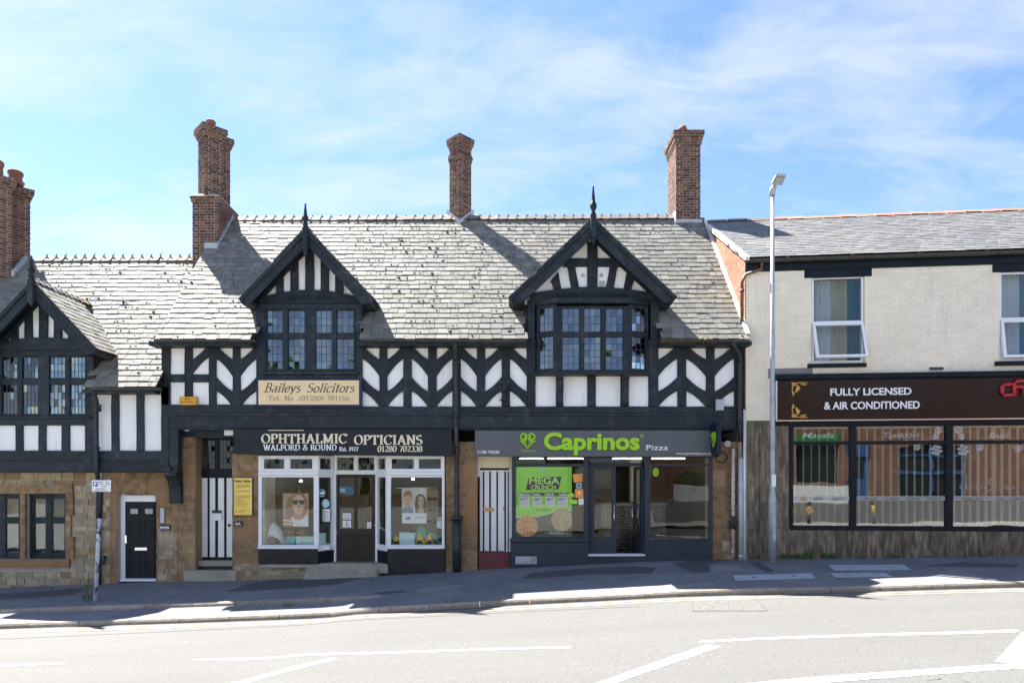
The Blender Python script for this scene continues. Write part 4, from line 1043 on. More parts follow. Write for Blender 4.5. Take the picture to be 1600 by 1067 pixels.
# left dormer
dA = dormer(main, XA, 7.91, 1.53, 6.29, 1.25, -.42, mz, inv_main(mz, 6.3) + .1, 5.0, .37, 'left dormer with a plain close-studded gable')
finial(dA, XA, -.47, PZ(357, -.42), PZ(319, -.42), PZ(405, -.42), PZ(393, -.42), .12)
gp = MB(); gp.prism([(XA - 1.3, 6.2), (XA + 1.3, 6.2), (XA + .02, 7.62), (XA - .02, 7.62)], .04, .1); gp.build('gable_panel', M['plaster'], dA)
for x0, x1 in ((431.3, 443), (454, 466), (476.9, 490.4), (501, 513.5), (523.8, 536)):
    X_ = max(abs(PX(x0) - XA), abs(PX(x1) - XA)); zt = 7.91 - X_ * 1.062 - .14
    MB().prism(wobble([(PX(x0), PZ(465)), (PX(x1), PZ(465)), (PX(x1), zt), (PX(x0), zt)], .2, .004), -.02, .06, .006).build('stud', M['timber'], dA)
for s in (-1, 1): MB().prism([(XA, 7.72), (XA + s * 1.36, 6.28), (XA + s * 1.25, 6.28), (XA, 7.59)], -.012, .06, .006).build('rafter', M['timber'], dA)
arch = [(405, 474), (562, 474), (562, 464)] + [(562 - 157 * i / 10, 464 - 11.5 * math.sin(math.pi * i / 10)) for i in range(1, 10)] + [(405, 464)]
ppoly('carved_beam', dA, 'timber', arch, -.06, .14, .006); carving(dA, 447, 520, 456, 472, -.065, 4, 3)
LA = [(416.8, 442), (450.3, 476.4), (493, 519), (526, 553)]
timber('window_head', dA, 401, 566, 474.3, 482, -.03, .16)
casement(dA, [(PX(a), PX(b)) for a, b in LA], [(PZ(520.6), PZ(484.6)), (PZ(577), PZ(529))], (PX(413), PX(557), PZ(580), PZ(482)), -.015, .12, 'timber', 3, (3, 4), tilt=.028)
timber('rail', dA, 414.2, 555.8, 585.8, 634.4, -.008)
MB().box(PX(409, -.06), PX(560, -.06), -.06, .1, PZ(585.5), PZ(580.3), .008).build('window_sill', M['timber'], dA)
MB().box(PX(400.5), PX(414), -.03, .1, PZ(520), PZ(482.2), .006).build('window_jamb', M['timber'], dA); MB().box(PX(556.8), PX(566), -.03, .1, PZ(520), PZ(482.2), .006).build('window_jamb', M['timber'], dA)
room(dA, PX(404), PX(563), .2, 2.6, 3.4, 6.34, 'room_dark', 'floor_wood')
curtain(dA, PX(462), PX(480), PZ(582), PZ(478), .22, 'curtain', 3); curtain(dA, PX(489), PX(512), PZ(582), PZ(478), .22, 'curtain', 4); curtain(dA, PX(412), PX(420), PZ(582), PZ(478), .22, 'curtain', 2)
# right dormer with a canted bay window
dB = dormer(main, XB, 8.12, 1.9, 6.33, 1.57, -.42, mz, inv_main(mz, 6.34) + .1, 5.0, .38, 'right dormer with curved struts in its gable')
finial(dB, XB, -.47, PZ(342, -.42), PZ(292, -.42), PZ(386, -.42), PZ(374, -.42), .13)
gp = MB(); gp.prism([(XB - 1.66, 6.25), (XB + 1.66, 6.25), (XB + .02, 7.85), (XB - .02, 7.85)], .04, .1); gp.build('gable_panel', M['plaster'], dB)
def zb(x, y): return (780 + x / 4.85, 280 + y / 4.85)
mir = lambda pts: [(2 * 925.9 - p[0], p[1]) for p in pts]
ppoly('king_post', dB, 'timber', [(918, 456), (933.8, 456), (933.8, 378), (918, 378)], -.02, .08, .006, .004)
for f in (lambda p: p, mir):
    ppoly('collar', dB, 'timber', f([zb(668, 598), zb(668, 660), zb(480, 664), zb(530, 598)]), -.014, .07, .006)
    ppoly('strut', dB, 'timber', f([zb(515, 661), zb(526, 700), zb(533, 750), zb(548, 828), zb(608, 822), zb(592, 750), zb(583, 700), zb(578, 661)]), -.01, .07, .006)
    ppoly('strut', dB, 'timber', f([zb(390, 770), zb(405, 800), zb(414, 842), zb(473, 836), zb(462, 780), zb(448, 700)]), -.01, .07, .006)
for s in (-1, 1): MB().prism([(XB, 7.92), (XB + s * 1.72, 6.30), (XB + s * 1.58, 6.30), (XB, 7.79)], -.024, .06, .006).build('rafter', M['timber'], dB)
arch = [(828, 469), (1024, 469), (1024, 458)] + [(1024 - 196 * i / 10, 458 - 10 * math.sin(math.pi * i / 10)) for i in range(1, 10)] + [(828, 458)]
ppoly('carved_beam', dB, 'timber', arch, -.08, .16, .006); carving(dB, 868, 984, 451, 466, -.085, 4, 5)
for x in (910.8, 940): MB().tube([(PX(x), .035, PZ(429.5)), (PX(x), .055, PZ(429.5))], .05, 14).build('round_vent', M['steel'], dB)
MB().box(PX(936.5), PX(945.5), .03, .05, PZ(447.5), PZ(438)).build('vent_grille', M['cover'], dB)
YB = -.22
FL = [(878.3, 905.5), (912.4, 939), (946.3, 973.8)]
casement(dB, [(PX(a, YB), PX(b, YB)) for a, b in FL], [(PZ(518.5, YB), PZ(481.3, YB)), (PZ(578, YB), PZ(526, YB))], (PX(868.5, YB), PX(983.5, YB), PZ(582, YB), PZ(478, YB)), YB, .1, 'timber', 3, (3, 5), tilt=.028)
for s, (xw, xf_) in ((-1, (838, 869)), (1, (1013.5, 983))):
    P0, P1 = Vector((PX(xw, 0), 0, 0)), Vector((PX(xf_, YB), YB, 0))
    if s > 0: P0, P1 = P1, P0
    d = P1 - P0; L = d.length; ang = math.atan2(d.y, d.x)
    xf = Matrix.Translation(P0) @ Matrix.Rotation(ang, 4, 'Z')
    casement(dB, [(L * .14, L * .86)], [(PZ(520), PZ(482.5)), (PZ(578), PZ(527.5))], (.004, L - .004, PZ(582), PZ(478.2)), 0, .09, 'timber', 3, (3, 5), xf=xf, tilt=.028)
def bay_slab(z0, z1, grow, name):
    P = [(PX(836), .02), (PX(836) - grow * .3, -.0 - grow * .4), (PX(868.5, YB) - grow * .4, YB - grow), (PX(983.5, YB) + grow * .4, YB - grow), (PX(1014.5) + grow * .3, -grow * .4), (PX(1014.5), .02)]
    mb = MB(); a = mb.vs([(p[0], p[1], z0) for p in P]); b = mb.vs([(p[0], p[1], z1) for p in P]); n = len(P)
    mb.f += [tuple(a + i for i in reversed(range(n))), tuple(b + i for i in range(n))] + [(a + i, a + (i + 1) % n, b + (i + 1) % n, b + i) for i in range(n)]
    mb.build(name, M['timber'], dB)
bay_slab(PZ(588), PZ(582.2), .06, 'bay_sill'); bay_slab(PZ(478), PZ(470.5), .05, 'bay_head')
MB().box(PX(1016.2), PX(1028.6), -.03, .1, PZ(530), PZ(469.5), .006).build('window_jamb', M['timber'], dB); MB().box(PX(824), PX(836), -.03, .1, PZ(530), PZ(469.5), .006).build('window_jamb', M['timber'], dB)
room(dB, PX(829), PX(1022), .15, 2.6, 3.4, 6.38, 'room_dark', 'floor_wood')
curtain(dB, PX(926), PX(948), PZ(582), PZ(478), .18, 'curtain', 4); curtain(dB, PX(985), PX(1006), PZ(582), PZ(478), .14, 'curtain', 3); curtain(dB, PX(845), PX(862), PZ(582), PZ(478), .16, 'curtain_cream', 3)
lan = MB(); lan.lathe((PX(1006), .1), [(.02, PZ(546)), (.07, PZ(540)), (.07, PZ(532)), (.03, PZ(528))], 10); lan.build('lantern', M['iron'], dB)

# ground floor: stone piers, backing, fascia soffit
P = Pieces(); bk = MB()
def pier(x0, x1, ytop, ybot, Y, rows=(.28, .42), wid=(.3, .55), m=None, depth=.16):
    X0_, X1_ = PX(x0, Y), PX(x1, Y); z0, z1 = PZ(ybot, Y), PZ(ytop, Y)
    field(P, (0, Y, 0), (1, 0, 0), (0, -1, 0), X0_, X1_, z0, z1, rows, wid, gap=.007, depth=depth, jit=.005)
    MB().box(X0_ + .006, X1_ - .006, Y + .012, Y + depth + .45, z0, z1).build('pier_core', M['mortar'], main)
pier(277.5, 305, 683, 915, .28); pier(362.5, 404, 709, 892, .16, (.26, .4), (.62, .64)); pier(696, 746, 690, 905, .17, (.28, .42), (.35, .75)); pier(1113, 1163, 690, 884, .17)
P.build(main, 'stone_block', M['stone'], 200)
P = Pieces(); bk = MB()   # rubble plinth
pier(366, 405, 880, 912, .13, (.09, .15), (.14, .3)); pier(403, 525, 884, 914, .09, (.08, .14), (.14, .34)); pier(1128, 1146, 845, 884, .14, (.1, .16), (.12, .22))
P.build(main, 'rubble_stone', M['stone_pale'], 90)
# soffit beneath the jetty, and the jetty end bracket
MB().box(PX(266), PX(1160), -.04, .9, PZ(671.5), PZ(668.7)).build('jetty_soffit', M['timber'], main)
MB().box(PX(278, .3), PX(365, .3), .3, .5, PZ(684, .3), PZ(671, .3)).build('lintel', M['timber'], main)
# solicitors' striped door in its deep recess
YD = .62
sd = MB().box(PX(306, YD), PX(378, YD), YD + .03, YD + .09, PZ(876, YD), PZ(742, YD)).build('striped_door', M['black_gloss'], main, label='black door with white vertical boards')
for x0, x1 in ((314, 323.8), (327.6, 336), (340.7, 350), (354, 363), (367, 374)): pbox('white_board', sd, 'white', x0, x1, 746.5, 870, YD, .028, .004)
pbox('letter_box', sd, 'iron', 331, 345.5, 797, 801.5, YD - .03, .03); pbox('letter_cage', sd, 'white', 331, 346, 801.7, 813, YD - .05, .049)
MB().lathe((PX(359, YD), YD - .05), [(.0, PZ(822.5, YD)), (.03, PZ(821, YD)), (.03, PZ(819, YD)), (.0, PZ(817.5, YD))], 10).build('door_knob', M['iron'], sd)
for a in ((304, 312.5, 683, 878), (365, 379, 683, 878)): pbox('door_post', main, 'black_gloss', *a, YD - .02, .12)
pbox('door_head', main, 'black_gloss', 312.6, 364.9, 733.5, 746, YD - .02, .1)
casement(main, [(PX(311, YD), PX(336, YD)), (PX(342, YD), PX(365, YD))], [(PZ(733, YD), PZ(687, YD))], (PX(309, YD), PX(366, YD), PZ(733.4, YD), PZ(684, YD)), YD, .06, 'black_gloss', 4, (5,), pane='pane_clear')
MB().box(PX(303, .3), PX(306, .3), .29, YD, PZ(880, .3), PZ(684, .3)).build('reveal', M['stone'], main)
pbox('door_step', main, 'stone_step', 306, 368, 876, 884.5, .45, .3, .01); pbox('door_step', main, 'riser_black', 306, 368, 884.7, 893, .42, .3, .01); pbox('door_step', main, 'stone_step', 286, 368.5, 892, 909, .1, .5, .02)
# ------------------------------------------------------------------ opticians' shopfront
YO, YQ = .08, .48
def px_lights(ls, Y): return [(PX(a, Y), PX(b, Y)) for a, b in ls]
def shop_window(x0, x1, fans, big, Y):
    casement(main, px_lights(fans, Y), [(PZ(733.5, Y), PZ(715.5, Y))], (PX(x0, Y), PX(x1, Y), PZ(737, Y), PZ(711.5, Y)), Y, .08, 'white', 4, (2,), pane='pane_clear', sash=.02)
    MB().box(PX(x0, Y), PX(x1, Y), Y - .015, Y + .09, PZ(742, Y), PZ(737.2, Y), .008).build('window_rail', M['white'], main)
    casement(main, px_lights(big, Y), [(PZ(851, Y), PZ(745.5, Y))], (PX(x0, Y), PX(x1, Y), PZ(852.5, Y), PZ(742.2, Y)), Y, .08, 'white', 1, (1,), pane='glass', lead=False, sash=0, tilt=.002)
    MB().box(PX(x0, Y) - .01, PX(x1, Y) + .01, Y - .04, Y + .1, PZ(857, Y), PZ(852.7, Y), .008).build('window_sill', M['white'], main)
shop_window(403.5, 497, [(411, 445), (452, 489)], [(409, 490)], YO)
shop_window(605, 694.5, [(610.5, 648), (653, 690)], [(610.5, 690.5)], YO)
for (xa, ya), (xb, yb) in (((497.3, YO), (522.5, YQ)), ((588.5, YQ), (604.7, YO))):
    P0, P1 = Vector((PX(xa, ya), ya, 0)), Vector((PX(xb, yb), yb, 0)); d = P1 - P0; L = d.length
    xf = Matrix.Translation(P0) @ Matrix.Rotation(math.atan2(d.y, d.x), 4, 'Z')
    casement(main, [(L * .1, L * .82)], [(PZ(733.5, .2), PZ(715.5, .2))], (.002, L - .002, PZ(742, .2), PZ(711.5, .2)), 0, .07, 'white', 2, (2,), pane='pane_clear', xf=xf, sash=.01)
    casement(main, [(L * .06, L * .84)], [(PZ(851, .2), PZ(745.5, .2))], (.002, L - .002, PZ(857, .2), PZ(742.1, .2)), 0, .07, 'white', 1, (1,), pane='glass', lead=False, xf=xf, sash=0, tilt=.002)
    MB(xf).box(.002, L - .002, .01, .09, PZ(894, .2), PZ(857.2, .2)).build('stall_riser', M['black_gloss'], main)
    MB(xf).box(.002, L - .002, -.015, .06, PZ(860, .2), PZ(857.1, .2)).build('riser_bead', M['white'], main)
MB().box(PX(404, YO), PX(497, YO), YO + .01, YO + .1, PZ(882, YO), PZ(857.2, YO)).build('stall_riser', M['riser_black'], main)
MB().box(PX(605, YO), PX(694.5, YO), YO + .01, YO + .1, PZ(897, YO), PZ(857.2, YO)).build('stall_riser', M['riser_black'], main)
MB().box(PX(404, YO), PX(524, YO), YO - .06, YQ + .3, PZ(886.5, YO), PZ(881.5, YO), .01).build('plinth_slab', M['stone_step'], main)
# recessed glazed door with leaded lights over it
casement(main, px_lights([(526, 553), (559, 585)], YQ), [(PZ(735, YQ), PZ(714, YQ))], (PX(521.5, YQ), PX(589, YQ), PZ(741, YQ), PZ(711, YQ)), YQ, .07, 'white', 4, (2,), pane='pane_clear', sash=.01)
for a in ((521.5, 525), (586.2, 589.5)): pbox('door_post', main, 'white', *a, 741.2, 880, YQ - .01, .1)
YX = YQ + .03
od = MB()
for a in ((525.3, 530, 742.5, 878), (580.8, 586, 742.5, 878), (553, 558, 745, 826), (530.05, 580.75, 742.5, 746.2), (530.05, 580.75, 826, 836), (530.05, 580.75, 872, 878), (553.5, 557.5, 836.05, 871.95)):
    od.box(PX(a[0], YX), PX(a[1], YX), YX, YX + .045, PZ(a[3], YX), PZ(a[2], YX))
sdoor = od.build('shop_door', M['brown_door'], main, label='dark brown shop door with two glazed panels')
for a in ((530.2, 553.3), (557.7, 580.6)):
    pbox('door_panel', sdoor, 'brown_door', a[0], a[1], 836.2, 871.8, YX + .014, .02, .004); pbox('raised_field', sdoor, 'brown_door', a[0] + 3, a[1] - 3, 840, 868, YX + .004, .01, .004)
for a in ((530.05, 552.95), (558.05, 580.75)): pbox('pane', sdoor, 'glass', a[0], a[1], 746.3, 825.9, YX + .02, .004, 0)
MB().tube([(PX(585, YX - .05), YX - .05, PZ(822)), (PX(602, .3), .3, PZ(829))], .012, 8).build('grab_rail', M['pvc'], main)
MB().lathe((PX(527.5, YX), YX - .03), [(.0, PZ(834, YX)), (.025, PZ(833, YX)), (.025, PZ(831.5, YX)), (0, PZ(830.5, YX))], 10).build('door_knob', M['chrome'], sdoor)
st = MB(); st.prism([(PX(474, .0), PZ(905, 0)), (PX(592, .0), PZ(905, 0)), (PX(590, 0), PZ(889.5, 0)), (PX(480, 0), PZ(890, 0))], -.12, .5, .02); st.build('door_step', M['stone_step'], main)
st = MB(); st.prism([(PX(476, .03), PZ(893, .03)), (PX(606, .03), PZ(896, .03)), (PX(605.5, .03), PZ(883, .03)), (PX(602, .03), PZ(881, .03)), (PX(500, .03), PZ(880.6, .03)), (PX(482, .03), PZ(884, .03))], .03, .5, .02); st.build('door_step', M['stone_step'], main)
room(main, PX(405), PX(700), .62, 4.2, -.25, PZ(708), 'room', 'floor_wood')
MB().box(PX(407), PX(520, .5), .2, .95, PZ(858, .2), PZ(853.5, .2)).build('display_shelf', M['white'], main); MB().box(PX(606), PX(693), .2, .95, PZ(858, .2), PZ(853.5, .2)).build('display_shelf', M['white'], main)
MB().box(PX(404.5), PX(409), .17, .9, PZ(853), PZ(742)).build('side_panel', M['cream_paint'], main)

# cabinets and a counter inside
M['wood'] = mat('dark_shop_wood', (.10, .055, .03), (.06, .034, .02), 6, rough=.5)
for lb, x0, x1, Yc in (('tall frame cabinet at the back left of the opticians', 418, 470, 2.6), ('tall frame cabinet at the back right of the opticians', 640, 685, 2.6)):
    c = thing('frame_cabinet', lb, 'cabinet', (PX((x0 + x1) / 2, Yc), Yc, -.25), 'cabinets inside the opticians')
    MB().box(PX(x0, Yc), PX(x1, Yc), Yc + .3, Yc + .34, -.25, 1.9).build('back_panel', M['cream_paint'], c)
    for xx in (x0, x1): MB().box(PX(xx, Yc) - .02, PX(xx, Yc) + .02, Yc, Yc + .3, -.25, 1.9).build('side', M['wood'], c)
    for k in range(6): MB().box(PX(x0, Yc) + .021, PX(x1, Yc) - .021, Yc, Yc + .299, .3 + k * .31, .32 + k * .31).build('shelf', M['wood'], c)
    for k in range(5):
        for j in range(5): xq = PX(x0, Yc) + .1 + j * (PX(x1, Yc) - PX(x0, Yc) - .2) / 4; MB().box(xq - .055, xq + .055, Yc + .05, Yc + .09, .62 + k * .31 - .29, .62 + k * .31 - .25).build('spectacle_frame', M['ink'], c)
dk_ = thing('reception_desk', 'dark wooden desk seen through the glazed brown door', 'desk', (PX(560, 2), 2, -.25))
MB().box(PX(530, 2), PX(600, 2), 2, 2.6, -.25, .72).build('desk_front', M['wood'], dk_); MB().box(PX(528, 2), PX(602, 2), 1.95, 2.65, .721, .76).build('desk_top', M['floor_wood'], dk_)

# things in the opticians' windows
M['p_skin'] = mat('print_skin', (0.45, 0.22, 0.13), (0.55, 0.30, 0.19), 14, rough=.4); M['p_orange'] = mat('print_orange', (0.42, 0.17, 0.08), (0.5, 0.26, 0.14), 10, rough=.4)
M['p_grey'] = mat('print_grey', (0.52, 0.5, 0.48), (0.62, 0.6, 0.58), 6, rough=.4); M['p_brown'] = flat('print_brown', (0.09, 0.055, 0.04)); M['p_blue'] = flat('print_blue', (0.10, 0.16, 0.30))
M['teal'] = flat('teal_card', (0.10, 0.42, 0.46)); M['teal_dark'] = flat('dark_teal_sticker', (0.03, 0.14, 0.2)); M['aqua'] = mat('pale_aqua_card', (0.52, 0.74, 0.72), (0.58, 0.78, 0.75), 4); M['jade'] = mat('jade_cloth', (0.14, 0.42, 0.30), (0.18, 0.48, 0.36), 8); M['mustard'] = mat('yellow_cloth', (0.75, 0.55, 0.07), (0.68, 0.46, 0.05), 8); M['magenta'] = flat('magenta_band', (0.35, 0.03, 0.16))
def ell(cx, cy, rx, ry, n=18, a0=0, a1=360): return [(cx + rx * math.cos(R(a0 + (a1 - a0) * i / n)), cy + ry * math.sin(R(a0 + (a1 - a0) * i / n))) for i in range(n + (0 if a1 - a0 == 360 else 1))]
def printed(parent, shapes, Y, name='print'):
    for k, (pts, m) in enumerate(shapes):
        yy = Y - .0012 * (k + 1); mb = MB(); poly = [(PX(p[0], Y), PZ(p[1], Y)) for p in pts]
        a = sum(poly[i][0] * poly[(i + 1) % len(poly)][1] - poly[(i + 1) % len(poly)][0] * poly[i][1] for i in range(len(poly)))
        if a < 0: poly = poly[::-1]
        mb.face([(p[0], yy, p[1]) for p in poly]); mb.build(name, M[m], parent)
Yp = .19
M['p_tan'] = mat('print_tan', (0.40, 0.25, 0.16), (0.50, 0.33, 0.22), 5, rough=.4); M['p_hair'] = mat('print_hair', (0.20, 0.085, 0.04), (0.30, 0.14, 0.07), 30, rough=.4); M['p_face'] = mat('print_face', (0.60, 0.36, 0.25), (0.68, 0.44, 0.32), 9, rough=.4); M['p_stripe'] = flat('print_stripe', (0.50, 0.16, 0.06)); M['p_shade'] = flat('print_cheek_shadow', (0.42, 0.22, 0.15))
po = MB().box(PX(442, Yp), PX(482, Yp), Yp, Yp + .008, PZ(822.5, Yp), PZ(770.5, Yp)).build('poster', M['p_tan'], None, 'orange poster of a face in dark sunglasses in the opticians left window', 'poster')
head = lambda cx, cy, rx, ry: [(cx + rx * math.cos(R(a)) * (1 - .22 * max(0, math.sin(R(a)))), cy + ry * math.sin(R(a))) for a in range(0, 360, 15)]
printed(po, [([(446, 790), (450, 777), (460, 771.2), (474, 771.2), (480, 779), (481, 796), (476, 806), (462, 812), (448, 806)], 'p_hair'), ([(460, 798), (471, 798), (475, 810), (478, 822), (455, 822), (457, 810)], 'p_shade'), (head(466.5, 788, 10, 15.5), 'p_face'),
             ([(456, 806), (462, 812), (470, 812), (481.6, 803), (481.6, 822.2), (452, 822.2)], 'print_white'), ([(442.3, 806), (456, 808), (459, 822.2), (442.3, 822.2)], 'p_stripe'), ([(442.3, 811), (457, 813), (457.6, 815), (442.3, 813.5)], 'cream_paint'), ([(442.3, 816.5), (458, 818), (458.4, 820), (442.3, 819)], 'cream_paint'),
             ([(456.5, 781), (465.5, 780.6), (466, 785), (463.5, 788.2), (459, 788), (456.8, 785)], 'ink'), ([(468, 780.8), (476.5, 781.5), (476, 786), (473, 788.4), (469.4, 787.6), (467.8, 784.5)], 'ink'), ([(464, 781.2), (470, 781.2), (470, 782.4), (464, 782.4)], 'ink'), ([(466, 787), (467.6, 787), (469, 793), (465.8, 793.4)], 'p_shade'), (ell(467.2, 797.2, 3.4, 1.3), 'p_stripe')], Yp)
sans('jóia', .17, 'letter_white', po, front(PX(453, Yp), PZ(816, Yp), Yp - .02), extrude=0, width=PX(472, Yp) - PX(453, Yp))
po = MB().box(PX(628, Yp), PX(666.5, Yp), Yp, Yp + .006, PZ(817.5, Yp), PZ(762.5, Yp)).build('poster', M['p_grey'], None, 'pale hanging poster of two faces in the opticians right window', 'poster')
printed(po, [([(628.2, 801.5), (666.3, 801.5), (666.3, 817.2), (628.2, 817.2)], 'print_white'), ([(628.4, 801), (628.4, 795), (633, 791.5), (642, 791.5), (646, 796), (646, 801)], 'p_blue'), ([(634, 786), (640.5, 786), (641, 794), (633.5, 794)], 'p_shade'), (head(637, 781, 6.3, 10), 'p_face'), ([(630.4, 780), (630, 772), (633, 767), (638, 765.6), (643, 768), (644.4, 774), (643.6, 780), (642, 774.5), (632.5, 774.5)], 'p_hair'),
             ([(649, 801), (648.5, 786), (650, 776), (655, 771.5), (660, 772), (664.5, 777), (666, 788), (666.2, 801)], 'p_brown'), ([(655, 788), (661, 788), (662, 801), (653, 801)], 'p_shade'), (head(657.5, 783, 5, 8.6), 'p_face'), ([(653, 780.8), (656.8, 780.8), (656.8, 783.4), (653, 783.4)], 'p_blue'), ([(658.4, 780.8), (662, 780.8), (662, 783.4), (658.4, 783.4)], 'p_blue'), (ell(657.6, 788, 1.9, .7), 'p_stripe'), (ell(637, 787, 2.2, .8), 'p_stripe'), ([(633.5, 778.4), (636, 778.4), (636, 779.6), (633.5, 779.6)], 'p_brown'), ([(638.2, 778.4), (640.6, 778.4), (640.6, 779.6), (638.2, 779.6)], 'p_brown'),
             ([(633, 811), (638, 806), (642, 808.6), (641, 812)], 'p_blue')], Yp)
marks(PX(646, Yp), PX(664, Yp), PZ(809, Yp), Yp - .022, (lambda a, b: a / F * (D0 + b))(2, Yp), 'ink_soft', po, 3)
MB().tube([(PX(619, Yp), Yp, PZ(762.3, Yp)), (PX(672, Yp), Yp, PZ(762.3, Yp))], .008, 8).build('hanging_rod', M['pvc'], po)
def drape(name, label, x0, x1, yt, yb, Y, dep, m, seed, prof):
    mb = MB(); nx, ny = 26, 10; xa, xb = PX(x0, Y), PX(x1, Y); z0, H = PZ(yb, Y), PZ(yt, Y) - PZ(yb, Y)
    for j in range(ny + 1):
        for i in range(nx + 1):
            u, v = i / nx, j / ny; e = min(1, 4 * u, 4 * (1 - u)); k = prof(u) * math.sin(math.pi * min(1, .15 + v * .6)) * e
            k *= 1 + .18 * noise.noise(Vector((u * 6, v * 4, seed)))
            mb.v.append(Vector((xa + (xb - xa) * u, Y + dep * v, z0 + H * max(0, k) + .004 + .012 * math.sin(u * 40 + v * 5) * e)))
    for j in range(ny):
        for i in range(nx): a = j * (nx + 1) + i; mb.f.append((a, a + 1, a + nx + 2, a + nx + 1)); mb.sm.append(len(mb.f) - 1)
    return mb.build(name, M[m], None, label, 'cloth')
drape('display_cloth', 'white cloth heaped at the left of the opticians left window', 409, 444, 816, 853, .24, .4, 'curtain', 1, lambda u: 1 - abs(u - .4))
drape('display_cloth', 'jade green cloth heaped in the opticians right window', 640, 691, 820, 853, .35, .35, 'jade', 2, lambda u: .8 + .2 * math.sin(u * 7))
drape('display_cloth', 'yellow cloth sash draped over the green cloth', 648, 678, 822, 853, .24, .12, 'mustard', 3, lambda u: .25 + 1.1 * abs(u - .5) * 2 * .8)
drape('display_cloth', 'small yellow cloth behind the pale box in the right window', 611, 632, 836, 853, .42, .3, 'mustard', 4, lambda u: .9)
for lb, a, Yq, mm in (('teal display card in the opticians left window', (448, 460, 838, 852.5), .3, 'teal'), ('pale aqua box with a lid in the opticians left window', (462, 489, 838, 852.5), .36, 'aqua'), ('pale aqua carton in the angled side window by the door', (497, 508, 833, 852.5), .5, 'aqua'), ('large pale aqua box in the opticians right window', (624, 648, 832, 852.5), .3, 'aqua')):
    t = thing('display_box', lb, 'box', (PX((a[0] + a[1]) / 2, Yq), Yq, PZ(a[3], Yq)), 'boxes on display in the opticians')
    pbox('carton', t, mm, a[0], a[1], a[2] + 2, a[3], Yq, .14, .006); pbox('lid', t, mm, a[0] - .6, a[1] + .6, a[2], a[2] + 2, Yq - .01, .16, .003)
for lb, x, y in (('left pair of wire display spectacles on a stand', 453, 831), ('right pair of wire display spectacles on a stand', 472, 831)):
    t = thing('spectacles', lb, 'spectacles', (PX(x, .26), .26, PZ(840, .26)), 'spectacles in the opticians window')
    for s in (-1, 1): MB().tube([(PX(x + s * 3.4 + 2.8 * math.cos(k * .785), .26), .26, PZ(y + 2.2 * math.sin(k * .785), .26)) for k in range(9)], .006, 6).build('lens_rim', M['gold'], t)
    MB().tube([(PX(x - .8, .26), .26, PZ(y, .26)), (PX(x + .8, .26), .26, PZ(y, .26))], .006, 6).build('bridge', M['gold'], t); MB().tube([(PX(x, .27), .27, PZ(853, .27)), (PX(x, .27), .27, PZ(y + .5, .27))], .008, 6).build('stand', M['gold'], t)
def sticker(name, label, cat, pts, Y, m, extra=None, group=None):
    mb = MB(); mb.prism([(PX(p[0], Y), PZ(p[1], Y)) for p in pts], Y, Y + .002); o = mb.build(name, M[m], None, label, cat, group)
    if extra: extra(o)
    return o
sticker('sticker', 'round dark blue sticker in the angled window left of the brown door', 'sticker', ell(503, 770, 5.8, 6.8), .16, 'teal_dark', lambda o: printed(o, [(ell(503, 770, 4.6, 5.4), 'aqua'), (ell(503, 770, 4, 4.8), 'teal_dark'), ([(500, 769), (506, 768), (506, 771), (500, 772)], 'print_white')], .16))
sticker('sticker', 'round pale teal sticker below the dark blue one', 'sticker', ell(508.5, 786.5, 6, 6.8), .24, 'aqua', lambda o: printed(o, [(ell(508.5, 786.5, 4.2, 4.8), 'teal'), (ell(508.5, 786.5, 3.4, 4), 'aqua')], .24))
def lined(n, x0, x1, y0, y1, Y, ink='ink_soft'):
    return lambda o: [marks(PX(x0, Y), PX(x1, Y), PZ(y0 + (y1 - y0) * (i + 1) / n, Y), Y - .002, abs(PZ(y0, Y) - PZ(y1, Y)) / n * .55, ink, o, seed=int(x0) + i) for i in range(n)]
sticker('paper_notice', 'white paper notice below the round stickers', 'notice', [(503.8, 795), (515.4, 795), (515.4, 814.5), (503.8, 814.5)], .26, 'print_white', lined(5, 505, 514, 797, 812, .26))
sticker('sticker', 'dark banner sticker high in the brown door glass', 'sticker', [(530.3, 759), (552.5, 761), (552.5, 773), (530.3, 771)], YX + .01, 'teal_dark', lambda o: sans('Wi', .15, 'letter_white', o, front(PX(531, YX), PZ(769, YX), YX + .006), extrude=0, width=.13))
sticker('sticker', 'white square sticker on the left pane of the brown door', 'sticker', [(535.5, 801.5), (548.5, 801.5), (548.5, 811), (535.5, 811)], YX + .01, 'print_white', lined(3, 537, 547, 803, 810, YX + .01))
sticker('sticker', 'white wheelchair symbol sticker low on the brown door', 'sticker', [(535.5, 813), (548.5, 813), (548.5, 823.5), (535.5, 823.5)], YX + .01, 'print_white', lambda o: printed(o, [(ell(542, 820, 2.2, 2.4), 'p_blue'), (ell(542, 820, 1.3, 1.4), 'print_white'), ([(541, 814.5), (542.4, 814.5), (543, 818.5), (541.4, 818.5)], 'p_blue')], YX + .01))
sticker('sticker', 'small white sticker on the right pane of the brown door', 'sticker', [(573.5, 815.5), (580, 815.5), (580, 825), (573.5, 825)], YX + .01, 'print_white', lined(3, 574, 579.5, 817, 824, YX + .01))
sticker('display_card', 'small pink and blue card at the right edge of the right window', 'card', [(682.5, 807), (690, 807), (690, 826), (682.5, 824)], .3, 'p_skin', lambda o: printed(o, [([(682.5, 813), (690, 814), (690, 826), (682.5, 824)], 'aqua')], .3))
